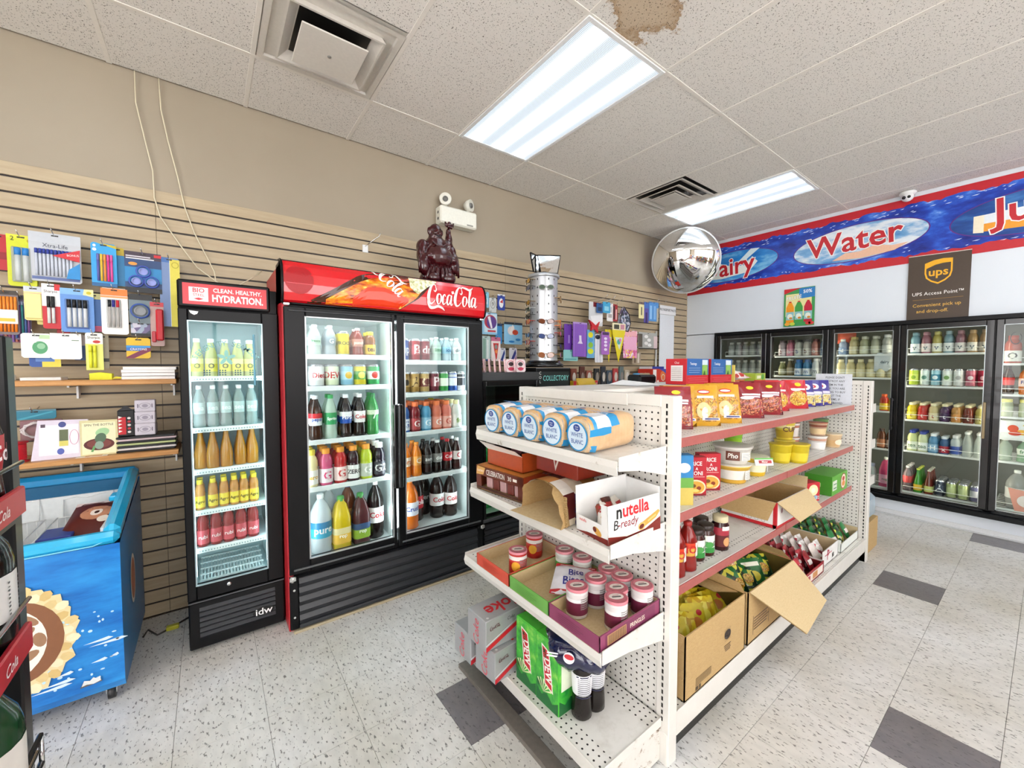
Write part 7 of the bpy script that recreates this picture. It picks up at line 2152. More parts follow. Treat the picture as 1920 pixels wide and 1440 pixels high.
def loaf():
 b = B()
 n = 20
 xs, sc = [], []
 L = .235
 xs = [0, .004, .018]
 sc = [.86, .96, 1.]
 k = 12
 for i in range(k):
  x = .018 + (L - .045) * i / k
  d = (L - .045) / k
  xs += [x + d * .12, x + d * .5, x + d * .92]
  sc += [.965, 1.0, .965]
 xs += [L - .022, L - .006]
 sc += [.97, .90]
 vs = []
 for x, s in zip(xs, sc):
  vs += [(x, y, z) for y, z in loaf_sec(s)]
 fs = [(i * n + k_, i * n + (k_ + 1) % n, (i + 1) * n + (k_ + 1) % n, (i + 1) * n + k_) for i in range(len(xs) - 1) for k_ in range(n)]
 b.add(vs, fs, BREAD, True)
 b.add(vs[:n], [tuple(range(n))], '#e3c79c')
 b.add(vs[-n:], [tuple(range(n - 1, -1, -1))], BREAD)
 return b
LM = loaf().mesh('loaf')
FILM = seethrough('#ffffff', .10, .05)
FB = seethrough('#2f9ad6', .85)
FWt = seethrough('#f2f5f8', .9)
def wrapper(seed):
 r = random.Random(seed)
 b = B()
 n = 20
 rows = []
 xs = [-.006, .0, .03, .06, .10, .14, .18, .215, .238, .246]
 for i, x in enumerate(xs):
  s = 1.035 + .02 * r.random() if i > 1 else (.95 if i else .8)
  rows.append([(x + .004 * r.random(), y * (1 + .02 * (r.random() - .5)), max(.0006, z + .004 * (r.random() - .3))) for y, z in loaf_sec(s, .002)])
 vs = [p for q in rows for p in q]
 for i in range(len(xs) - 1):
  for k in range(n):
   a = (k + .5) / n * 360 - 90        # 90 = top
   top = 25 < a < 155
   side = 0 < a <= 25 or 155 <= a < 180
   m = FILM
   if i >= 1 and i <= 4:
    if top:
     m = FWt if 1 < i < 4 else FB
    elif side and i < 4:
     m = FB
   if i == 1 and not top:
    m = FB if k % 3 else FILM
   o = len(b.v)
   b.add([vs[i * n + k], vs[i * n + (k + 1) % n], vs[(i + 1) * n + (k + 1) % n], vs[(i + 1) * n + k]], [(0, 1, 2, 3)], m, True)
 return b.mesh('wrapper')
TOPM = {}
for k, y in enumerate((.985, 1.117, 1.25, 1.385, 1.52)):
 tiltz = (-.05, .02, .0, .03, .05)[k]
 o = thing('bread_loaf', LM, 'wrapped white sandwich loaf on the top end shelf, %s from the slotted post' % ORD[k], 'bread', (1.030, y, 1.1475), (0, -.05, tiltz))
 obj('wrapper', wrapper(k), o)
 b = B()
 fx = plane((-.0075, 0, .060), (0, -1, 0), (0, 0, 1))
 b.disc(fx, 0, 0, .052, .052, FB, .0002, 28)
 b.disc(fx, 0, 0, .046, .047, mat('#cfe0ec', .3), .0006, 28)
 b.disc(fx, .0, .030, .017, .013, '#20408f', .001, 18)
 b.text(fx, 'Great', 0, .0335, .008, '#f2f4f8', .004, .9, 0, 0, .0014)
 b.text(fx, 'Value', 0, .0255, .008, '#f2f4f8', .004, .9, 0, 0, .0014)
 b.text(fx, 'WHITE', .0, .005, .0215, '#22529a', .01, .88, 0, 0, .0012)
 b.text(fx, 'BLANC', .0, -.019, .0215, '#22529a', .01, .88, 0, 0, .0012)
 obj('end_label', b, o)
 tl_ = B().text(faceZ(.10, 0, LH * 1.045, -pi / 2), 'WHITE', 0, 0, .030, '#2f86c4', .012, .9)
 tl_.disc(faceZ(.145, -.02, LH * 1.035, -pi / 2), 0, 0, .014, .012, '#20408f', .001, 14)
 obj('top_label', tl_, o)
 obj('clip', B().box(.245, .262, -.012, .012, .07, .082, '#4a4436', .003), o)
# brown biscuit carton with a tear-open front, an open carton on top of it
BR = mat('#6a2f1c', .35, 0, .12)
z2 = .8725
b = B()
L_, W_c, H_c = .32, .23, .112        # along y, along x, height
b.box(0, W_c, -L_ / 2, L_ / 2, .002, .006, KRAFT)
b.box(W_c - .004, W_c, -L_ / 2, L_ / 2, 0, H_c, BR)
b.box(0, W_c, -L_ / 2, -L_ / 2 + .004, 0, H_c, mat('#a8401c', .35))
b.box(0, W_c, L_ / 2 - .004, L_ / 2, 0, H_c, BR)
b.box(0, W_c, -L_ / 2, L_ / 2, H_c - .003, H_c, mat('#c07a34', .35, 0, .2))
b.box(0, .003, -L_ / 2, L_ / 2, .068, H_c, BR)
b.box(0, .003, -L_ / 2, -L_ / 2 + .035, 0, H_c, BR)
b.box(0, .003, L_ / 2 - .035, L_ / 2, 0, H_c, BR)
b.box(0, .003, -L_ / 2, L_ / 2, 0, .016, mat('#4a2216', .4))
t = thing('biscuit_carton', b, 'flat brown biscuit carton lettered 30 with a torn front window', 'carton', (1.02, 1.462, z2 + .003), (0, -.04, .10))
fx = plane((-.0008, 0, 0), (0, -1, 0), (0, 0, 1))
b = B().poly(fx, [(-.158, .070), (-.105, .075), (-.09, .108), (-.15, .112)], '#d8a45a', .0006)
b.text(fx, 'CELEBRATION', -.02, .089, .034, '#f2ebe0', .012, .58, 0, 0, .001)
b.text(fx, '30', .075, .089, .028, '#f2ebe0', .012, .9, 0, 0, .001)
b.rect(fx, .097, .122, .084, .096, '#efe6da', .001)
b.text(fx, 'Leclerc', -.125, .092, .018, '#f6efe2', .004, .9, .2, 0, .0012)
obj('lettering', b, t)
b = B()
for q in range(5):
 b.box(.02, .2, -.12 + .048 * q, -.08 + .048 * q, .008, .06, ('#c9a0a0', '#7a3a30')[q % 2], .004)
 obj('biscuit_tray', b, t)
 b = B()
b = crate(.20, .25, .085, mat('#b04a1f', .35, 0, .15), '#3a2016', .004, (.085, .085, .07, .085))
b.add([(-.10, -.125, .07), (-.10, .125, .07), (-.135, .15, .11), (-.135, -.115, .098)], [(0, 1, 2, 3)], '#efeae2')
b.add([(-.10, .125, .085), (.10, .125, .085), (.09, .16, .13), (-.10, .16, .125)], [(0, 1, 2, 3)], '#e6ddd0')
t = thing('biscuit_carton', b, 'open orange brown biscuit carton with raised white flap on top of the brown one', 'carton', (1.155, 1.475, z2 + .1195), (0, 0, .05))
for q in range(4):
 o = thing('biscuit_pack', bag(.10, .13, .03, '#4a1f1c', [('r', -.4, .4, .3, .6, '#b06a7a'), ('d', .1, .7, .2, .1, '#d8a0a8')], seed=q), 'dark wrapped biscuit pack, %s from the front in the orange brown carton' % ORD[q], 'pack', (1.10 + .03 * q, 1.475, z2 + .125), (-.55, 0, -pi / 2))
thing('biscuit_carton', B().box(1.10, 1.27, 1.06, 1.30, z2 + .145, z2 + .235, mat('#8a2a16', .35, 0, .15), .003).poly(faceX(1.0995, 1.18, z2 + .19), [(-.02, .04), (.0, -.03), (.03, .04), (.02, .04), (.0, -.01), (-.01, .04)], '#d9cfc0', .0006), 'dark red brown carton pushed to the back beneath the bread shelf', 'carton')
# torn-open sack-like carton, mouth to the aisle
prf = []
for k in range(15):
 a = pi * k / 14
 prf.append((.132 * math.cos(a), .022 + .115 * math.sin(a) ** .75))
outl = [(.135, .0)] + prf + [(-.135, .0)]
b = B()
rr = random.Random(12)
xs = [0, .02, .08, .15, .225]
ring = []
for i, x in enumerate(xs):
 ring.append([(x + (.018 * rr.random() - .03 * (j > 10) + .035 * (4 < j < 9) if i == 0 else 0), y * (1 - .10 * i / 4) + .010 * i / 4, z * (1 - .04 * i / 4)) for j, (y, z) in enumerate(outl)])
n = len(outl)
for i in range(len(xs) - 1):
 for j in range(n - 1):
  q = [ring[i][j], ring[i][j + 1], ring[i + 1][j + 1], ring[i + 1][j]]
  b.add(q, [(0, 1, 2, 3)], KRAFT, True)
b.add([(p[0] - .06 * (1 if j in (0, n - 1) else 0), p[1], .0015) for j, p in enumerate([ring[0][0], ring[0][-1]])] + [ring[-1][-1], ring[-1][0]], [(0, 1, 2, 3)], KRAFTL)
t = thing('torn_carton', b, 'torn open kraft carton with its dark mouth facing out between brown carton and white box', 'carton', (1.005, 1.155, z2 + .002), (0, -.04, .0))
sk = B()
for i in range(1, len(xs) - 1):
 for j in range(n - 1):
  f = lambda p: (p[0], p[1] * 1.02, p[2] * 1.02 + .001)
  sk.add([f(ring[i][j]), f(ring[i][j + 1]), f(ring[i + 1][j + 1]), f(ring[i + 1][j])], [(0, 1, 2, 3)], ('#e9e4da', '#5a1c1a', '#d8c9b0', '#efe9de', '#c88a4a')[(i * 2 + j // 3) % 5] if j > 3 else ('#e3d6b0' if i == 1 else '#efeae0'), True)
sk.text(plane((.06, -.139, .055), (0, 0, 1), (-1, 0, 0)), 'CHUZ', .0, .0, .05, '#2a2660', .02, .9)
sk.text(faceZ(.08, .02, .1415, -pi / 2 + .2), 'WAFERS', 0, 0, .036, '#2a2422', .012, .8)
obj('printed_skin', sk, t)
bk = B()
for q in range(22):
 bk.box(-.004, .0015, -.138 - .002, -.128, .004 + .005 * q, .0068 + .005 * q, KRAFT)
obj('torn_edge', bk, t)
thing('snack_box', B().box(1.19, 1.268, .985, 1.045, z2 + .105, z2 + .125, '#5f7a2a', .002).box(1.09, 1.18, 1.0, 1.05, z2 + .11, z2 + .13, '#5a1f1a', .002), 'green ended snack bar lying at the back by the torn carton', 'snack', (0, 0, .0))
# white open counter box with red and black word
b = B()
hx, hy = .122, .080            # half size along x, y
WB = mat('#f1f1ef', .35, 0, .03)
b.box(-hx, hx, -hy, hy, .001, .004, '#e9e6e0')
b.box(-hx, hx, -hy, -hy + .003, 0, .128, WB)
b.box(-hx, hx, hy - .003, hy, 0, .158, WB)
b.box(-hx, -hx + .003, -hy, hy, 0, .058, WB)
b.box(-hx, -hx + .003, -hy, -hy + .03, .058, .128, WB)
b.box(hx - .003, hx, -hy, hy, 0, .15, WB)
t = thing('counter_box', b, 'white open counter box with red and black lettering on the second end shelf', 'box', (1.142, .902, z2 + .006), (0, -.04, -.12))
f = faceY(0, -hy - .0002, 0)
b = B().poly(f, [(-hx, 0), (hx, 0), (hx, .045), (.05, .018), (-.04, .012), (-hx, .035)], '#7a1f16', .0006)
b.poly(f, [(-hx, .028), (-.04, .013), (.05, .019), (hx, .046), (hx, .052), (.04, .024), (-.05, .018), (-hx, .036)], '#efe6da', .0009)
b.text(f, 'n', -.0725, .099, .062, '#1b1a1a', .024, .9)
b.text(f, 'utella', .004, .099, .062, '#d2202a', .024, .92)
b.text(f, 'B', -.087, .058, .046, '#1b1a1a', .004, .9, .1)
b.text(f, '-ready', -.032, .058, .040, '#8a1f2c', .004, .9, .15)
b.poly(f, [(.025, .020), (.10, .046), (.119, .064), (.112, .072), (.035, .044)], '#d8a24a', .0012).disc(f, .03, .031, .017, .013, '#e3b460', .0015, 16, 1, .3).disc(f, .029, .030, .012, .008, '#6a2414', .0018, 14, 1, .3).poly(f, [(.06, .039), (.10, .053), (.098, .059), (.058, .045)], '#ecc27a', .0016)
obj('lettering', b, t)
f2 = plane((-hx - .0002, 0, 0), (0, -1, 0), (0, 0, 1))
b = B().text(f2, 'nutella', -.042, .047, .015, '#d2202a', .006, .9).poly(f2, [(-hy, 0), (hy, 0), (hy, .02), (-.02, .012), (-hy, .0)], '#7a1f16', .0006).disc(f2, .03, .03, .022, .012, '#d8a24a', .001, 14, 1, -.4).disc(f2, .018, .034, .009, .009, '#6a2414', .0013, 12)
obj('printed_end', b, t)
for q in range(5):
 o = thing('snack_bar', bag(.05, .11, .028, ('#efe9e0', '#8a3a20', '#f2ece2', '#5a2418', '#e9e2d6')[q], [('d', 0, .5, .3, .12, '#d8a24a'), ('r', -.4, .4, .7, .8, '#b02a2a')], seed=q), 'wrapped snack bar, %s from the aisle in the white counter box' % ORD[q], 'snack', (1.06 + .032 * q, .895 + .012 * (q % 2), z2 + .012), (-1.05 + .12 * q, 0, -.9 + .3 * q))
# three cardboard trays of crisp tubs on the third tier
z3 = .549
ORG, GRNc, PUR = mat('#d9553f', .5, 0, .06), mat('#6fae4f', .5, 0, .06), mat('#8e3f62', .5, 0, .06)
TR = [('orange red', ORG, 1.425, .245), ('green', GRNc, 1.178, .235), ('purple', PUR, .940, .235)]
for nm, m, y, wy in TR:
 L = .325
 b = crate(L, wy, .055, m, KRAFTL, .004)
 t = thing('card_tray', b, '%s cardboard tray on the third end shelf' % nm, 'tray', (1.125 - .005, y, z3 + .003), (0, -.03, 0))
 if nm == 'purple':
  fy = faceY(0, -wy / 2 - .0002, 0)
  q = B().rect(fy, -.135, .13, .006, .05, '#7a3254', .0005).rect(fy, -.125, -.03, .012, .045, '#c99a6a', .0008)
  for e in range(16):
   q.rect(fy, -.12 + .0055 * e, -.1175 + .0055 * e, .014, .043, '#2a1a1c', .0012)
  q.text(fy, 'PRINGLES', .03, .028, .022, '#f0e4d2', .01, .85)
  obj('lettering', q, t)
 fx = plane((-L / 2 - .0002, 0, 0), (0, -1, 0), (0, 0, 1))
 q = B()
 for e in range(5):
  q.rect(fx, -.08, .08 - .02 * (e % 3), .012 + .007 * e, .0145 + .007 * e, m, .0006)
  q.rect(fx, -.07, .02 + .015 * (e % 3), .0125 + .007 * e, .0142 + .007 * e, ('#b23f2c', '#569038', '#6f2c4c')[TR.index((nm, m, y, wy))], .001)
 obj('small_print', q, t)
def tub(body, lab, lab2, lid, dot):
 sp = S('chip', .105, .0385, body, lid, lab, '', '#ffffff', lab2, dot, n=24)
 return sp
TB = {'red': tub('#c8302a', '#c42420', '#efe9e4', '#e08a96', '#f0b03a'), 'green': tub('#dfe0dc', '#3f9a3a', '#c9cdc6', '#d88a94', None), 'purple': tub('#e6e2e2', '#6a1f3c', '#ddd8d8', '#d8808c', None)}
LIDM = {}
def put_tub(k, x, y, label):
 o = put(TB[k], x, y, z3 + .008, label, -.9)
 if 'p' not in LIDM:
  f = faceZ(0, 0, .1045)
  b = B().ring(f, 0, 0, .031, .031, .004, '#c86a7a', .0012, 24).disc(f, 0, .0, .026, .018, '#efe3dc', .0012, 20).rect(f, -.016, .016, -.006, .001, '#4a4240', .0018).rect(f, -.011, .011, .005, .008, '#b0606c', .0018)
  LIDM['p'] = b.mesh('lid_print')
  e = B()
  fn = cyl(.0389, 0, .9)
  for q in range(6):
   e.rect(fn, -.018, .018, .034 + .007 * q, .0375 + .007 * q, '#8a8684', .0006, 3, 1)
  e.rect(cyl(.0389, 0, 1.7), -.009, .009, .025, .05, '#f4f2ee', .0008)
  LIDM['s'] = e.mesh('small_print')
 obj('lid_print', LIDM['p'], o, (0, 0, 0), (0, 0, .4))
 obj('small_print', LIDM['s'], o)
for k, x, y, lb in (('red', 1.050, 1.362, 'red crisp tub nearer the shelf front in the orange red tray'), ('red', 1.212, 1.445, 'red crisp tub at the back of the orange red tray'), ('green', 1.215, 1.245, 'green crisp tub farther from the purple tray'), ('green', 1.225, 1.150, 'green crisp tub nearer the purple tray'),
                    ('purple', 1.045, 1.005, 'purple crisp tub standing alone nearest the shelf front'), ('purple', 1.145, 1.005, 'purple crisp tub behind the lone front one'), ('purple', 1.150, .912, 'purple crisp tub in the middle of the purple tray'), ('purple', 1.098, .872, 'purple crisp tub at the tray side nearest the post'),
                    ('purple', 1.238, .868, 'purple crisp tub in the back corner by the slotted post'), ('purple', 1.238, .957, 'second purple crisp tub along the back row'), ('purple', 1.238, 1.022, 'purple crisp tub at the back row end by the green tray')):
 put_tub(k, x, y, lb)
t = thing('snack_bag', bag(.165, .155, .05, '#eceaf0', [('r', -.5, .5, .0, .12, '#c8242f'), ('r', -.5, .5, .88, 1., '#c8242f'), ('t', 'Bite', .05, .62, .045, '#2a2c8a', .012, .12), ('t', 'Bites', .02, .35, .05, '#2a2c8a', .012, .12)], seed=6), 'white and red snack bag lettered Bites lying in the green tray', 'snack', (1.075, 1.068, z3 + .028), (-1.25, 0, -.95))
# bottom tier
SIL = mat('#a9abae', .3, .25, .05)
def fridge_pack(label, loc, yaw, c_):
 b = B().box(-.13, .13, -.066, .066, 0, .128, SIL, .003)
 t = thing('can_carton', b, label, 'carton', loc, (0, 0, yaw))
 f = faceY(0, -.0662, 0)
 q = B().poly(f, [(-.129, .02), (.04, .075), (.129, .125), (.129, .11), (.05, .058), (-.129, .0)], '#c8202c', .0006)
 q.poly(f, [(-.129, .024), (.03, .078), (.03, .080), (-.129, .03)], '#e6e6e8', .0009)
 script(q, f, (-.11, .085), .0055, '#5a1a20', .001)
 q.text(f, 'Coke', .0, .1, .02, '#3a3a3c', .002, .9, .2)
 obj('printed_side', q, t)
 e = plane((-.1302, 0, 0), (0, -1, 0), (0, 0, 1))
 q = B().text(e, 'Coke', .0, .06, .055, '#e0606c', .004, .9, .3, pi / 2)
 obj('printed_end', q, t)
 u = faceZ(0, 0, .1282)
 q = B().text(u, 'Coke', .01, -.01, .10, '#c8202c', .02, .9, .15, pi).text(u, 'Diet', .06, .045, .03, '#7a6a6c', .004, .9, .2, pi).disc(u, -.11, -.05, .006, .006, '#d8d8d8', .0008, 10)
 obj('printed_top', q, t)
fridge_pack('silver drinks carton at the bottom of the near pile on the base deck', (1.01, 1.375, .1725), .08, 0)
fridge_pack('silver drinks carton stacked on the near bottom one', (.985, 1.395, .3015), .05, 1)
fridge_pack('silver drinks carton farther along the base deck, partly hidden', (.99, 1.52, .1725), .04, 2)
DEW = texmat('green_drink_print', lambda nt, N, Lk, b: Lk.new((lambda r, a: (Lk.new(a, r.inputs[0]), r.outputs[0])[1])(ramp(N, [(.32, '#0f5a2a'), (.42, '#2a9a3c'), (.55, '#4fc040'), (.66, '#8fd85a'), (.72, '#e9f0d8')]), noise(N, Lk, coords(N, Lk), 13, 5, .65)), b.inputs['Base Color']), .3)
LIME = mat('#4fc23a', .3, 0, .12)
def dew(label, loc, yaw):
 b = B().box(-.062, .062, -.062, .062, 0, .262, LIME, .003)
 t = thing('can_carton', b, label, 'carton', loc, (0, 0, yaw))
 for fn, o_ in ((plane((-.0622, 0, 0), (0, -1, 0), (0, 0, 1)), 0), (faceY(0, -.0622, 0), 1)):
  q = B().rect(fn, -.06, .06, .003, .20 if o_ else .259, DEW, .0006)
  q.poly(fn, [(-.06, .003), (.06, .003), (.06, .05), (.03, .03), (.0, .055), (-.03, .035), (-.06, .06)], '#1a6a34', .001)
  if not o_:
   q.poly(fn, [(-.03, .235), (.012, .222), (.034, .07), (-.012, .085)], '#f2f0e6', .0013)
   q.poly(fn, [(-.025, .228), (.008, .218), (.028, .078), (-.008, .092)], '#c8202c', .0017)
   q.text(fn, 'MTN', -.012, .20, .022, '#1f4a24', .01, .8, 0, -1.4, .0024)
   q.text(fn, 'DEW', .006, .145, .048, '#f4f2ea', .03, .85, 0, -1.42, .0024)
   for e in range(6):
    a = .4 + e * .35
    q.poly(fn, [(-.02, .05), (-.02 + .05 * math.cos(a), .05 + .05 * math.sin(a)), (-.02 + .05 * math.cos(a + .15), .05 + .05 * math.sin(a + .15))], '#e3efb8', .0014)
  else:
   q.rect(fn, -.05, .03, .09, .20, '#dfe8cf', .0012).text(fn, '12', .02, .035, .03, '#dff0d8', .01, .9)
  obj('printed_side', q, t)
 u = faceZ(0, 0, .2622)
 q = B().text(u, 'ENJOY', -.01, -.03, .018, '#efe2a0', .006, .9, 0, -pi / 2).text(u, 'TOGETHER', .01, -.0, .018, '#efe2a0', .006, .8, 0, -pi / 2).poly(u, [(.03, -.03), (.045, -.02), (.045, .03), (.03, .025)], '#e9e4d8', .0006).poly(u, [(.033, -.025), (.043, -.018), (.043, .026), (.033, .021)], '#c8202c', .001)
 obj('printed_top', q, t)
dew('green drinks carton standing next to the silver cartons on the base deck', (1.045, 1.222, .1725), .02)
dew('green drinks carton in front of the other one, beside the wrapped bottles', (1.045, 1.097, .1725), .02)
pep = S('soda', .285, .0375, '#1b1311', '#1c2f80', '#e9eaee', '', '#1c2f80', lab2='#e9eaee', n=20)
for k, (x, y) in enumerate(((1.064, .996), (1.130, .992), (1.115, 1.062), (1.182, 1.066), (1.235, 1.13), (1.3, 1.2))):
 if k == 5:
  continue
 o = put(pep, x, y, .173, 'cola bottle under the dark blue shrink film, %s of the pack from the shelf front' % ORD[k], -.55)
 q = B()
 fn = cyl(.0383, .095, 0)
 for e in range(9):
  q.rect(fn, -.024, .024, .004 + .0072 * e, .0062 + .0072 * e, '#5a5a64', .0006, 3, 1)
 q.rect(fn, -.03, .03, .0685, .073, '#26284a', .0009, 3, 1)
 q.rect(fn, -.03, .03, -.006, -.002, '#26284a', .0009, 3, 1)
 obj('small_print', q, o)
fw = B().ball((0, 0, 0), (.135, .088, .068), mat('#12183f', .12, 0, .3, .6), 22, 14)
r_ = random.Random(8)
for i, (x, y, z) in enumerate(fw.v):
 a = math.atan2(y, x)
 f = 1 + .10 * math.sin(a * 5 + z * 40) + .05 * (r_.random() - .5)
 fw.v[i] = (x * f, y * f, max(-.045, z) * (1 + .12 * math.sin(a * 3 + 1)))
t = thing('shrink_wrap', fw, 'dark blue printed shrink film bunched over the tops of the cola bottle pack', 'wrap', (1.078, 1.03, .405), (.10, .12, -.95))
q = B()
for x, z, ru, rv, c_ in ((.0, .02, .02, .018, '#e6e6ec'), (.0, .024, .017, .008, '#c42430'), (.0, .014, .016, .007, '#1f3fa0')):
 q.disc(plane((x - .02, -.094, z + .005), (1, 0, 0), (0, .3, 1)), 0, 0, ru, rv, c_, .001 + abs(z - .02) * .2)
q.poly(plane((-.08, -.08, .0), (1, 0, .2), (0, .2, 1)), [(-.02, 0), (.02, .0), (.02, .006), (-.02, .006)], '#e6e9f2', .006).poly(plane((-.08, -.08, .012), (1, 0, .2), (0, .2, 1)), [(-.02, 0), (.02, .0), (.02, .005), (-.02, .005)], '#e6e9f2', .006)
obj('emblem', q, t)
# ================================================================ goods on the long side, top shelf: bags leaning in a file
SILVERT = mat('#8a6a34', .3, .2, .2)
def snack(kind, seed):
 if kind == 'lentil':
  return bag(.165, .20, .055, mat('#cf9a1e', .28, 0, .15, .4), [('r', -.40, .40, .10, .68, LENTIL), ('d', .02, .82, .20, .055, '#c8202c'), ('d', .02, .82, .17, .03, '#e9dcd8'), ('r', -.22, .30, .66, .72, '#e9e0cc'), ('d', -.05, .36, .22, .2, '#d9c890'), ('d', -.02, .30, .09, .14, '#eef0ea'), ('r', -.10, .46, .13, .19, '#d8dbe6'), ('r', -.02, .42, .145, .175, '#3a3f7a')], seed=seed)
 if kind == 'peanut':
  return bag(.165, .20, .055, mat('#8e1722', .28, 0, .15, .4), [('r', -.44, .44, .08, .52, PEANUT), ('d', .06, .84, .13, .05, '#e3cc2a'), ('r', -.26, .40, .62, .67, '#e9e2e6'), ('r', -.20, .38, .56, .60, '#d8d2dc'), ('d', -.1, .55, .24, .05, '#e6dfe4'), ('r', -.46, .46, .02, .06, '#6a0f1c')], seed=seed)
 if kind == 'cheese':
  return bag(.16, .20, .055, mat('#c41f2a', .28, 0, .15, .4), [('d', .05, .34, .40, .25, CHEESE), ('d', .10, .82, .14, .07, '#ecd02c'), ('r', -.26, .38, .62, .68, '#efe6e2'), ('d', -.05, .62, .20, .04, '#e2d8d8'), ('r', -.46, .46, .02, .07, '#a8161f')], seed=seed)
 return bag(.15, .19, .05, mat('#3a2f8a', .28, 0, .2, .4), [('r', -.46, .46, .04, .40, RICE), ('d', .05, .74, .22, .12, '#e6e2ee'), ('d', .0, .74, .12, .06, '#c8404a'), ('r', -.3, .4, .44, .54, '#d8d4e6'), ('r', -.46, .46, .38, .42, '#e9e4c4')], seed=seed)
SB = {}
for kd in ('lentil', 'peanut', 'cheese', 'rice'):
 SB[kd] = [snack(kd, s).mesh('snack_bag') for s in (1, 2)]
ZT = 1.1635
FILE = [('peanut', 1.70, 1.03, 'dark red bag half hidden behind the white post'), ('lentil', 1.79, 1.06, 'yellow lentil bag tucked close behind the white post'),
        ('lentil', 1.905, 1.00, 'foremost yellow lentil bag on the top shelf'), ('lentil', 2.06, 1.08, 'yellow lentil bag behind the foremost one'), ('lentil', 2.085, .985, 'second yellow lentil bag facing the aisle'), ('lentil', 2.25, 1.08, 'yellow lentil bag at the back next to the red peanut bags'),
        ('peanut', 2.36, 1.10, 'dark red peanut bag at the back, beside yellow ones'), ('peanut', 2.40, 1.005, 'foremost red peanut bag facing the aisle'), ('peanut', 2.52, 1.10, 'red peanut bag at the back of its row'), ('peanut', 2.655, 1.005, 'second red peanut bag facing the aisle'), ('peanut', 2.74, 1.11, 'red peanut bag at the back beside the bright red bags'),
        ('cheese', 2.93, 1.06, 'foremost bright red bag with yellow snack picture'), ('cheese', 3.02, 1.14, 'bright red bag standing tall at the back'), ('cheese', 3.20, 1.04, 'second bright red bag facing the aisle'),
        ('rice', 3.40, 1.05, 'first purple bag with pale grains'), ('rice', 3.53, 1.04, 'middle purple bag with pale grains'), ('rice', 3.66, 1.03, 'last purple bag with pale grains next to the notice')]
for k, (kd, x, y, lb) in enumerate(FILE):
 yw = -.72 + .05 * (k % 3)
 thing('snack_bag', SB[kd][k % 2], lb, 'snack', (x, y, ZT), (-.24, 0, yw))
# second shelf
Z2 = .8575
SP_ = dict(yaw=-.75)
def printed_box(name, label, cat, L, W, Hh, col, loc, yaw, fr=(), lf=(), tp_=(), c=.002, tilt=0.):
 """closed carton; prints as fractions of the face: r rect, d disc, t text, p polygon"""
 b = B().box(-L / 2, L / 2, -W / 2, W / 2, 0, Hh, col, c)
 o = thing(name, b, label, cat, loc, (tilt, 0, yaw))
 q = B()
 for fn, w_, pr in ((faceY(0, -W / 2 - .0002, 0), L, fr), (plane((-L / 2 - .0002, 0, 0), (0, -1, 0), (0, 0, 1)), W, lf), (faceZ(0, -W / 2, Hh + .0002), L, tp_)):
  hh = Hh if pr is not tp_ else W
  k = .0005
  for p in pr:
   k += .0003
   if p[0] == 'r':
    q.rect(fn, p[1] * w_, p[2] * w_, p[3] * hh, p[4] * hh, p[5], k)
   elif p[0] == 'd':
    q.disc(fn, p[1] * w_, p[2] * hh, p[3] * w_, p[4] * hh, p[5], k, 22)
   elif p[0] == 'p':
    q.poly(fn, [(u * w_, v * hh) for u, v in p[1]], p[2], k)
   else:
    q.text(fn, p[1], p[2] * w_, p[3] * hh, p[4], p[5], p[6] if len(p) > 6 else .015, .9, 0, p[7] if len(p) > 7 else 0, k + .0004)
 if q.v:
  obj('printed_face', q, o)
 return o
RR = [('t', 'RICE', .05, .83, .026, '#f4ece6', .02), ('t', 'A', .05, .70, .018, '#f4ece6', .02), ('t', 'RONI', .05, .58, .026, '#f4ece6', .02), ('r', -.40, .40, .485, .50, '#e6b0a8'), ('d', .0, .22, .46, .20, '#e9d9b0'), ('d', .0, .22, .40, .16, '#d8a23c'), ('d', -.1, .26, .12, .05, '#7a4a1a'), ('d', .15, .2, .1, .05, '#8a3a1a'), ('d', .0, .14, .16, .04, '#f0d070'), ('r', -.46, .46, .01, .06, '#8a121c')]
RL = [('r', -.4, .4, .76, .9, '#d8907a'), ('r', -.4, .4, .1, .5, '#d8606a'), ('r', -.3, .3, .55, .6, '#f0d8d0')]
printed_box('rice_box', 'red rice dinner carton nearer the post on the second shelf', 'carton', .105, .045, .178, '#b8182a', (1.785, .985, Z2), -.62, RR, RL)
printed_box('rice_box', 'red rice dinner carton next to the noodle bowls', 'carton', .105, .045, .178, '#b8182a', (1.915, .985, Z2), -.62, RR, RL)
printed_box('cereal_box', 'blue and green tall carton peeping out behind the white post', 'carton', .14, .05, .215, '#2f86c4', (1.60, .965, Z2), -.6, [('r', -.5, .5, 0, .35, '#d8c060'), ('r', -.5, .5, .35, .55, '#6fae4a'), ('d', .2, .75, .2, .1, '#e6eef4')])
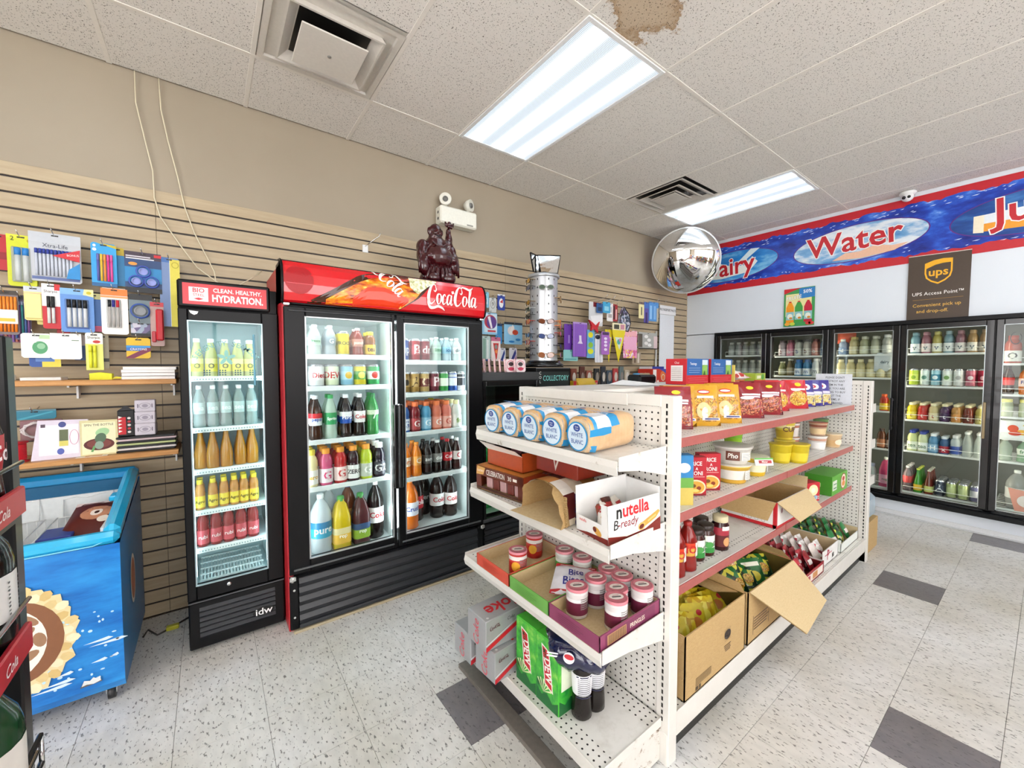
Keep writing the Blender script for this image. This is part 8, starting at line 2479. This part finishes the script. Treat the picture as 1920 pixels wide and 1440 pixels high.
def bowl(label, x, y, z, r, h_, body, band, lid, yaw=-.7, txt='', tc='#fff', tilt=0., band2=None):
 pf = [(0, 0), (.70 * r, 0), (.74 * r, .02 * h_), (.96 * r, .86 * h_), (1.04 * r, .88 * h_), (1.04 * r, .95 * h_), (0, .95 * h_)]
 b = B().lathe(pf, mat(body, .4), n=28)
 rr = lambda t: r * (.74 + .22 * (t - .02) / .84)
 b.lathe([(rr(.22) + .0006, .22 * h_), (rr(.72) + .0006, .72 * h_)], mat(band, .4), n=28)
 if band2:
  b.lathe([(rr(.06) + .0008, .06 * h_), (rr(.2) + .0008, .2 * h_)], mat(band2, .4), n=28)
 fn = cyl(rr(.7) + .001, 0)
 b.rect(fn, .25 * r, .9 * r, .25 * h_, .68 * h_, '#e9e6de', .0014, 5, 1)
 for e in range(5):
  b.rect(fn, .3 * r, .85 * r, (.30 + .07 * e) * h_, (.32 + .07 * e) * h_, '#8a8680', .0018, 4, 1)
 if txt:
  b.rect(fn, -.55 * r, .15 * r, .25 * h_, .75 * h_, '#6a3a2a', .0016, 5, 1)
  b.text(fn, txt, -.2 * r, .5 * h_, .36 * h_, tc, .02, .9, .1, 0, .003)
 o = thing('noodle_bowl', b, label, 'bowl', (x, y, z), (tilt, 0, yaw))
 obj('lid', B().lathe([(1.045 * r, .94 * h_), (1.05 * r, .985 * h_), (.98 * r, h_), (0, h_)], mat(lid, .35), n=28), o)
 return o
bowl('large white noodle bowl with gold foot at the bottom of the two-bowl stack', 2.16, .985, Z2, .088, .098, '#e2b84a', '#e9e6dc', '#d9d3c4', -.6, '', '#fff', 0, '#d8a83a')
bowl('large noodle bowl lettered Pho resting on the other one', 2.165, .985, Z2 + .0985, .090, .092, '#e6e2da', '#dcd8d0', '#b9b4aa', -.9, 'Pho', '#f4f0e6')
bowl('yellow white noodle bowl with green rimmed lid', 2.39, .97, Z2, .068, .105, '#e6c23a', '#efe9c8', '#d6d2b8', -.3, '', '#fff', 0, '#d8b02a')
printed_box('noodle_label', 'red and green paper sleeve leaning on the yellow white bowl', 'sleeve', .10, .008, .04, '#f0efe6', (2.34, .90, Z2 + .068), -.6, [('r', -.3, .4, .3, .7, '#a81f2a'), ('r', -.5, .5, .8, 1, '#5fae4a'), ('t', 'Mister', .02, .5, .014, '#f4ece0')], tilt=-.3)
put(S('cup', .125, .050, '#8fc62a', '#7fb824', '#a8d43a', '', '#fff', '#78b020', None, n=22), 2.40, 1.09, Z2 + .105, 'bright green noodle cup standing high behind the bowls', -.6)
put(S('cup', .105, .05, '#7fb824', '#6fa81e', n=18), 2.40, 1.09, Z2, 'lower green noodle cup carrying the other green cup', -.6)
YC = S('cup', .118, .062, '#d6bf22', '#cbb11c', '#e0cb34', '', '#fff', None, None, n=24)
YC2 = S('cup', .115, .058, '#e0cc4a', '#d8c24a', '#b89a1c', 'CUP', '#5a2a10', '#e9dca0', None, n=22)
put(YC, 2.83, 1.00, Z2, 'yellow noodle cup nearer the bowls on the second shelf', -.4)
put(YC, 2.915, .935, Z2, 'yellow noodle cup standing closest to the red rail', -.6)
put(YC2, 3.03, 1.05, Z2, 'printed yellow noodle cup at the bottom of a stack of two', -.4)
put(YC2, 3.03, 1.05, Z2 + .1155, 'printed yellow noodle cup on top of the stack of two', -.7)
WCp = S('cup', .10, .055, '#e9e6e2', '#c08a6a', '#dcd4cf', '', '#fff', '#b0705a', None, n=20)
put(WCp, 3.28, 1.10, Z2, 'white noodle cup low behind the front white one', -.5)
put(WCp, 3.28, 1.10, Z2 + .1005, 'white noodle cup stacked on the rear white one', -.5)
put(S('cup', .10, .058, '#efece8', '#d8d4cc', '#f2f0ee', '', '#fff', '#c89a84', None, n=20), 3.48, 1.0, Z2, 'white noodle cup with barcode at the front of the far group', -.5)
put(S('cup', .095, .055, '#c8a48a', '#b8583a', '#e2c89a', '', '#fff', '#8a4a34', None, n=20), 3.49, 1.0, Z2 + .1005, 'brown and cream noodle cup on top of the front white one', -.5)
put(S('cup', .10, .058, '#e2c49a', '#e6d2b0', '#d8b07a', '', '#fff', None, '#efdcc0', n=20), 3.68, .965, Z2, 'peach noodle cup at the far end of the second shelf', -.5)
put(S('cup', .10, .05, '#6f8f5a', '#4f6f44', '#8fa878', '', '#fff', None, None, n=20), 3.72, 1.05, Z2 + .1005, 'grey green noodle cup high at the far end', -.5)
put(S('cup', .10, .05, '#b08a6a', '#c8a484', n=20), 3.72, 1.05, Z2, 'tan noodle cup carrying the grey green one', -.5)
# third shelf
Z3 = .5555
hot = S('soda', .215, .040, '#9e1f18', '#a8201c', '#e4b04a', 'HOT', '#c41f1c', lab2='#d8401f', n=22)
for x, y, lb in ((1.515, .955, 'red sauce bottle nearest the post, mostly hidden'), (1.585, .945, 'red sauce bottle with orange label in front'), (1.675, .945, 'second red sauce bottle with white side label'), (1.70, 1.03, 'red sauce bottle standing further back')):
 o = put(hot, x, y, Z3, lb, -.5)
 if y < .95:
  obj('side_label', B().rect(cyl(.0408, .08, .9), -.022, .022, -.01, .05, '#e9e2da', .0006, 4, 1), o)
pick = S('jar', .145, .041, '#4a1c10', '#2a1a12', '#e6ebe2', 'HEINZ', '#2a6a34', lab2=None, n=22)
for k, (x, y, lb) in enumerate(((1.80, .975, 'dark jar with white and green keystone label, nearest the sauce bottles'), (1.888, .975, 'dark jar with white and green label in the middle'), (1.955, 1.035, 'dark jar with white and green label standing behind'))):
 o = put(pick, x, y, Z3, lb, -.62)
 q = B().rect(cyl(.0424, 0, 0), -.030, .030, .018, .042, '#2f8a3a', .0006, 5, 1).disc(cyl(.0424, 0, 0), 0, .055, .022, .014, '#4a9a4a', .0012, 14, 2)
 q.rect(cyl(.0424, 0, 0), -.033, -.031, .018, .10, '#1a1a16', .001).rect(cyl(.0424, 0, 0), .031, .033, .018, .10, '#1a1a16', .001)
 obj('printed_label', q, o)
o = put(S('jar', .165, .040, '#3c0f10', '#d8cba4', '#5a1418', '', '#efe0d0', lab2='#a82a3c', n=22), 2.0, .96, Z3, 'slim dark red jar with cream lid on the third shelf', -.6)
obj('printed_label', B().disc(cyl(.0412, 0, .3), .0, .045, .018, .022, '#d8a06a', .0008, 14, 2).rect(cyl(.0412, 0, .2), -.02, .02, .10, .12, '#efe6e0', .0008, 3, 1), o)
# white carton with red edges and four spread flaps
b = crate(.46, .30, .145, mat('#eceae6', .5), KRAFT, .004)
for x0, x1, y0, y1 in ((-.231, -.218, -.1515, -.1495), (.218, .231, -.1515, -.1495)):
 b.box(x0, x1, y0, y1, 0, .146, '#c4202a')
b.box(-.2312, -.2302, -.15, -.134, 0, .146, '#c4202a')
b.box(-.2312, -.2302, -.15, .15, 0, .018, '#c4202a')
b.box(-.23, .23, -.1512, -.15, 0, .012, '#c4202a')
cx0, cy0 = 2.705, 1.035
t = thing('open_carton', b, 'white carton with red edges and tan flaps spread open on the third shelf', 'carton', (cx0, cy0, Z3 + .001))
fx = plane((-.2312, 0, 0), (0, -1, 0), (0, 0, 1))
q = B()
for e in range(4):
 q.ring(fx, -.02 + .035 * e, .03, .008, .008, .0012, '#5a4a44', .0006, 12)
q.disc(faceY(-.16, -.1512, .09), 0, 0, .012, .016, '#8a5a6a', .0006, 12)
obj('print', q, t)
fl1 = B().add([(-.232, -.148, .146), (-.232, .148, .146), (-.262, .14, .045), (-.262, -.12, .045)], [(0, 1, 2, 3)], KRAFT)
fl1.add([(-.2345, -.148, .146), (-.2345, .148, .146), (-.2645, .14, .045), (-.2645, -.12, .045)], [(3, 2, 1, 0)], KRAFT)
obj('flap', fl1, t)
fl2 = B().add([(-.225, -.152, .146), (.225, -.152, .146), (.20, -.235, .055), (-.14, -.235, .045)], [(0, 1, 2, 3)], KRAFTL)
fl2.add([(-.225, -.152, .143), (.225, -.152, .143), (.20, -.2335, .052), (-.14, -.2335, .042)], [(3, 2, 1, 0)], KRAFT)
obj('flap', fl2, t)
obj('flap', B().add([(.23, -.148, .146), (.23, .148, .146), (.30, .14, .20), (.30, -.13, .20)], [(0, 1, 2, 3)], KRAFTL), t)
obj('flap', B().add([(-.225, .152, .146), (.225, .152, .146), (.225, .165, .26), (-.225, .165, .26)], [(0, 1, 2, 3)], KRAFT), t)
printed_box('snack_box', 'red box with cream flower picture behind the spread carton', 'box', .15, .10, .125, '#c21c2a', (3.19, .98, Z3), -.35, [('d', .1, .6, .28, .3, '#efe4b0'), ('d', .1, .6, .12, .14, '#f4efd6'), ('d', .25, .2, .12, .12, '#8ab0c8'), ('t', '12', .36, .18, .03, '#f4eeea')], [('r', -.3, .3, .3, .7, '#8a1420')])
printed_box('snack_box', 'green tea-like carton with a red oval picture at the far end of the third shelf', 'carton', .34, .16, .135, '#5fae3a', (3.575, .965, Z3), .0, [('r', -.46, -.2, .25, .75, '#e9efe0'), ('d', .22, .52, .17, .42, '#b02a24'), ('d', .22, .52, .15, .37, '#f0e6d4'), ('d', .22, .66, .08, .12, '#c02a24'), ('d', .22, .4, .10, .14, '#e08a3a'), ('r', -.42, -.24, .34, .4, '#4a8a5a'), ('r', -.42, -.24, .55, .6, '#4a8a5a')], [('r', -.5, .5, 0, 1, '#3f8a24'), ('r', -.2, .1, .4, .6, '#a8d48a')])
# ---------------------------------------------------------------- base deck
Z4 = .1755
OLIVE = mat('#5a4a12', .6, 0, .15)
def big_box(label, x0, x1, y0, y1, h_, inner, front):
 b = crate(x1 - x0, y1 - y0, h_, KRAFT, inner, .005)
 t = thing('cardboard_box', b, label, 'box', ((x0 + x1) / 2, (y0 + y1) / 2, Z4))
 q = B()
 front(q, faceY(0, -(y1 - y0) / 2 - .0003, 0))
 obj('print', q, t)
 return t
def pr1(q, f):
 q.ring(f, .085, .135, .034, .034, .0015, '#7a6440', .0006, 4, pi / 4).disc(f, .085, .135, .028, .021, '#2a1d14', .0009, 18).text(f, 'Knorr', .085, .135, .016, '#c9ae80', .006, .9, 0, .1)
 for e in range(4):
  q.rect(f, .055 + .004 * e, .115 - .006 * (e % 2), .088 - .008 * e, .092 - .008 * e, '#5a4224')
 for e in range(5):
  q.rect(f, -.17, -.05, .028 + .0065 * e, .031 + .0065 * e, '#6a5230')
 q.rect(f, -.17, -.15, .008, .024, '#4a3820').rect(f, -.145, -.13, .008, .024, '#4a3820')
 q.ring(f, -.26, .12, .02, .03, .001, '#5a4224', .0006, 4, pi / 4)
CB1 = big_box('near cardboard box of yellow packets on the base deck with an oval stamp', 1.41, 1.905, .795, 1.16, .255, OLIVE, pr1)
obj('flap', B().add([(-.2475, -.18, .255), (-.2475, .18, .255), (-.28, .17, .19), (-.28, -.16, .18)], [(0, 1, 2, 3)], KRAFT), CB1)
obj('flap', B().add([(.2475, -.18, .255), (.2475, .18, .255), (.244, .18, .305), (.244, -.16, .295)], [(0, 1, 2, 3)], KRAFT), CB1)
yb_ = [bag(.13, .15, .035, PRINTY if s else mat('#dcc62a', .3, 0, .15), [('d', 0, .5, .2, .14, '#c8782a'), ('d', .15, .75, .12, .08, '#c42a2a')] if not s else [('d', 0, .5, .25, .18, '#e9dc4a')], seed=s, n=7).mesh('packet') for s in (0, 1, 2)]
r_ = random.Random(21)
for k in range(18):
 x = 1.47 + .062 * (k % 7) + .01 * r_.random()
 y = .87 + .085 * (k // 7)
 thing('snack_packet', yb_[k % 3], 'yellow snack packet, %s along the %s row of the heap in near cardboard box' % (ORD[k % 7], ORD[k // 7]), 'packet', (x, y, Z4 + .085 + .018 * (k // 7) + .02 * r_.random()), (-.55 - .4 * r_.random(), .25 * (r_.random() - .5), -.9 + .7 * r_.random()), 'yellow packets in the near cardboard box')
def pr2(q, f):
 for e in range(5):
  q.rect(f, -.2, -.06 + .012 * (e % 3), .05 + .013 * e, .056 + .013 * e, '#6a5232')
 q.rect(f, -.21, -.205, .03, .12, '#6a5232').rect(f, -.04, -.035, .03, .12, '#6a5232')
CB2 = big_box('second cardboard box on the base deck with a big flap hanging over its front', 1.935, 2.46, .795, 1.16, .245, OLIVE, pr2)
W2 = .525
fl = B().add([(-W2 / 2 + .01, -.184, .247), (W2 / 2, -.184, .247), (W2 / 2 + .03, -.325, .085), (-W2 / 2 + .22, -.345, .055)], [(0, 1, 2, 3)], KRAFTL)
fl.add([(-W2 / 2 + .01, -.181, .243), (W2 / 2, -.181, .243), (W2 / 2 + .03, -.322, .081), (-W2 / 2 + .22, -.342, .051)], [(3, 2, 1, 0)], KRAFT)
fe = B()
obj('front_flap', fl, CB2)
fl = B().add([(-W2 / 2, -.17, .247), (-W2 / 2, .18, .247), (-W2 / 2 - .155, .17, .272), (-W2 / 2 - .15, -.10, .270)], [(3, 2, 1, 0)], KRAFT)
fl.add([(-W2 / 2, -.17, .244), (-W2 / 2, .18, .244), (-W2 / 2 - .155, .17, .269), (-W2 / 2 - .15, -.10, .267)], [(0, 1, 2, 3)], KRAFT)
fl.text((lambda a, b_, k=0.: Vector((-W2 / 2 - .078 + b_, .06 - a, .2605 + k - .16 * b_))), 'SPAGHETTI 3300', 0, .03, .022, '#5a4426', .004, .8, 0, 0, .001)
obj('side_flap', fl, CB2)
obj('side_flap', B().add([(W2 / 2, -.17, .247), (W2 / 2, .18, .247), (W2 / 2 - .02, .18, .30), (W2 / 2 - .03, -.14, .292)], [(0, 1, 2, 3)], KRAFT), CB2)
gb_ = [bag(.12, .16, .04, PRINTG if s else mat('#2a6a34', .3, 0, .25), [('d', 0, .45, .28, .16, '#e3d24a'), ('r', -.4, .4, .75, .88, '#e9e6d4')] if not s else [('d', .1, .5, .25, .16, CHEESE), ('r', -.4, .4, .2, .28, '#10301a')], seed=s + 4, n=7).mesh('packet') for s in (0, 1, 2)]
for k in range(15):
 x = 2.0 + .085 * (k % 5) + .01 * r_.random()
 y = .88 + .09 * (k // 5)
 thing('snack_packet', gb_[k % 3], 'green and yellow snack packet, %s along the %s row in second cardboard box' % (ORD[k % 5], ORD[k // 5]), 'packet', (x, y, Z4 + .10 + .02 * (k // 5) + .015 * r_.random()), (-.5 - .35 * r_.random(), .2 * (r_.random() - .5), -.8 + .6 * r_.random()), 'green packets in the second cardboard box')
# candy trays
CT = [('dark red', 2.60, 3.03, .815, 1.15, mat('#a01c28', .4), PRINTR, '#8e1a24', (.07, .08, .08, .06)), ('white', 3.08, 3.38, .835, 1.18, mat('#ecebe8', .4), PRINTW, '#e6dcd6', (.10, .08, .05, .10)), ('green', 3.43, 3.82, .83, 1.18, mat('#e6ebe4', .4), PRINTG, '#1f7a3c', (.06, .08, .085, .085))]
for nm, x0, x1, y0, y1, m, pm, pc, lw in CT:
 L, W = x1 - x0, y1 - y0
 b = crate(L, W, .09, m, mat('#c4b08a', .5) if nm != 'dark red' else mat('#6a1018', .4), .003, lw)
 t = thing('candy_tray', b, '%s display tray of sweets on the far half of the base deck' % nm, 'tray', ((x0 + x1) / 2, (y0 + y1) / 2, Z4))
 if nm == 'white':
  f = faceY(0, -W / 2 - .0003, 0)
  q = B().text(f, 'P', -.05, .055, .09, '#b02a4a', .02, .9).text(f, 'BB', .05, .03, .04, '#2a2224', .02, .9).rect(f, -.11, .02, .06, .066, '#c04a64')
  fx = plane((-L / 2 - .0003, 0, 0), (0, -1, 0), (0, 0, 1))
  for e in range(4):
   q.rect(fx, -.14 + .07 * e, -.10 + .07 * e, .01, .045, ('#5a2a34', '#efe6e2')[e % 2])
  obj('printed_front', q, t)
 if nm == 'dark red':
  f = faceY(0, -W / 2 - .0003, 0)
  q = B().rect(f, -L / 2 + .02, L / 2 - .02, .01, .055, '#e9dcd2').rect(f, -L / 2 + .04, -.02, .015, .05, '#b03a3a', .001).rect(f, .02, .1, .015, .05, '#c98a4a', .001)
  obj('printed_front', q, t)
 bm = [bag(.075, .115, .022, pm if s else mat(pc, .3, 0, .2), [('r', -.4, .4, .35, .6, '#efe6e2')] if not s else [('d', 0, .5, .3, .16, pc)], seed=30 + s, n=6).mesh('sweet') for s in (0, 1)]
 nx, ny = (3, 8) if nm == 'dark red' else (3, 6)
 for j in range(ny):
  for i in range(nx):
   if nm == 'white' and i == 2 and j < 5:
    continue
   thing('candy_bar', bm[(i + j) % 2], '%s sweet bar, %s row from aisle, %s column, in %s tray' % (('crimson', 'pink and white', 'green and white')[CT.index((nm, x0, x1, y0, y1, m, pm, pc, lw))], ORD[j], ORD[i], nm), 'candy',
                  (x0 + .06 + (L - .12) * i / (nx - 1), y0 + .035 + (W - .08) * j / (ny - 1), Z4 + .008), (-.5, 0, -.15 + .1 * ((i + j) % 3)))
 if nm == 'white':
  for j in range(5):
   thing('candy_bar', bm[1], 'loose orange pink sweet lying flat in the white tray, %s from the aisle' % ORD[j], 'candy', (x1 - .075 + .01 * (j % 2), y0 + .06 + .05 * j, Z4 + .012 + .012 * (j % 2)), (-1.4, 0, .4 - .3 * j))
# ---------------------------------------------------------------- on top of the gondola
TB_ = [('r', -.5, .5, .36, 1.0, '#2a62a4'), ('t', 'Twinings', -.22, .80, .021, '#f2f4f6', .006), ('r', -.42, .10, .63, .645, '#a4bcd8'), ('r', -.42, .10, .545, .56, '#a4bcd8'), ('r', -.42, .06, .46, .475, '#a4bcd8'), ('r', .18, .44, .36, .96, '#cfe0ea'), ('r', .18, .44, .36, .76, '#7fae4a'), ('d', .31, .62, .12, .12, '#8fbf5a'), ('p', [(.22, .36), (.30, .56), (.34, .36)], '#2f5a2a'), ('r', -.46, .40, .245, .255, '#e08a90'), ('r', -.40, .30, .17, .18, '#e08a90'), ('r', -.46, .46, .09, .10, '#e08a90')]
TL = [('r', -.24, .32, .13, .74, '#ece6e2')] + [('r', -.2, .28, .18 + .075 * e, .195 + .075 * e, '#7a6a6a') for e in range(7)] + [('t', 'Chai', .05, .84, .018, '#f2e2de', .006)]
printed_box('tea_box', 'red and blue tea carton with a white panel on its end', 'carton', .225, .135, .148, '#c81c28', (2.275, 1.305, 1.347), -.03, TB_, TL)
printed_box('tea_box', 'second red and blue tea carton farther along the gondola top', 'carton', .245, .135, .148, '#c81c28', (2.545, 1.300, 1.347), -.03, TB_, TL)
thing('price_card', B().box(2.70, 2.705, 1.225, 1.25, 1.33, 1.46, '#e6dc6a', .001), 'narrow yellow price card standing beside the tea cartons', 'card')
thing('snack_bag', bag(.26, .22, .07, '#efece9', [('r', -.5, .5, 0, .2, '#c8321f'), ('d', .1, .6, .2, .2, '#8fb0cf')], seed=14), 'large white and red bag lying on the gondola top behind the snack bags', 'snack', (2.98, 1.28, 1.37), (-1.35, 0, .1))
printed_box('snack_box', 'orange flat box on the gondola top next to the tea cartons', 'box', .28, .16, .022, '#e07a3a', (2.92, 1.40, 1.3455), 0)
printed_box('snack_box', 'green and yellow flat box on the gondola top near the notice', 'box', .22, .12, .055, '#a4b83a', (3.27, 1.36, 1.3455), .1, [('d', .2, .5, .14, .4, '#4f9a34'), ('r', -.4, 0, .3, .7, '#e6e6c0')])
printed_box('snack_box', 'small blue white box behind the white and red bag', 'box', .12, .08, .10, '#9fb4cf', (3.05, 1.50, 1.3455), 0, [('r', -.4, .4, .2, .7, '#e3e9f0')])
printed_box('snack_box', 'yellow box with a red left end on the low counter beside the lettered display box', 'box', .16, .08, .062, '#e6c22a', (2.84, 2.76, 1.2505), .0, [('r', -.5, -.25, 0, 1, '#c42430'), ('r', -.02, .02, 0, 1, '#f0ead0')])
printed_box('snack_box', 'yellow box with a red right end on the low counter by the candles', 'box', .16, .08, .062, '#e3be26', (3.02, 2.76, 1.2505), .0, [('r', .25, .5, 0, 1, '#c42430'), ('t', 'KIT', .37, .5, .022, '#f4ecea')])
thing('snack_bag', bag(.26, .10, .05, '#d8b43a', seed=15), 'crumpled golden bag lying on the low counter before the yellow boxes', 'snack', (2.94, 2.69, 1.255), (-.6, 0, .05))
thing('paper_sheet', B().add([(1.80, 1.32, 1.3475), (2.08, 1.32, 1.3475), (2.08, 1.5, 1.3475), (1.95, 1.52, 1.372), (1.80, 1.5, 1.350)], [(0, 1, 2, 3, 4)], '#eceff2'), 'crumpled white paper lying on the far top shelf', 'paper')
thing('black_case', B().box(2.05, 2.22, 1.47, 1.57, 1.3455, 1.40, BLACK, .012), 'small black case behind the tea cartons', 'case')
# ---------------------------------------------------------------- boxes on the floor by the far end unit
printed_box('cardboard_box', 'brown cardboard box on the floor under the wrapped water pack', 'box', .34, .30, .24, KRAFT, (4.15, .965, .0), .0)
b = B().box(-.16, .16, -.14, .14, 0, .19, seethrough('#cfe0ea', .5), .03)
t = thing('water_pack', b, 'shrink-wrapped pack of water bottles on the brown floor box', 'pack', (4.14, .965, .241))
for k in range(6):
 q = B().lathe([(0, 0), (.035, 0), (.04, .02), (.04, .13), (.015, .17), (.015, .185), (0, .185)], '#7fb4d8', (-.1 + .1 * (k % 3), -.07 + .14 * (k // 3)), 12)
 obj('bottle', q, t)
# ================================================================ the rest of the shop, seen only in the round mirror and the panes
PC = [mat(c_) for c_ in ('#c8342c', '#e6c23a', '#2f6fb4', '#3f9a4a', '#e9e6e0', '#7a3a6a', '#e08a3a', '#5a3a2a')]
def back_run(label, x0, x1, y, s):
 b = B().box(x0, x1, y - .02, y + .02, 0, 1.3, STEEL)
 t = thing('wall_shelving', b, label, 'shelving')
 r_ = random.Random(int(x0 * 10 + y * 7) + 99)
 for k in range(3):
  z = .18 + .38 * k
  obj('shelf', B().box(x0, x1, y, y + s * .36, z - .02, z, STEEL).box(x0, x1, y + s * .36, y + s * .365, z - .04, z, RAIL), t)
  g = B()
  x = x0 + .02
  while x < x1 - .2:
   ww = .08 + .12 * r_.random()
   g.box(x, x + ww, y + s * .05, y + s * (.22 + .1 * r_.random()), z, z + .12 + .16 * r_.random(), PC[r_.randrange(8)], .004)
   x += ww + .012
  stuff(obj('goods', g, t))
back_run('shelving run of mixed goods behind the camera, reflected in the round mirror', .2, 3.6, -3.3, 1)
back_run('second shelving run behind the camera nearer the glass cooler doors', 3.8, 5.0, -3.9, 1)
back_run('shelving run against the rear shop front behind the bottle rack', -3.0, -1.0, -3.6, 1)
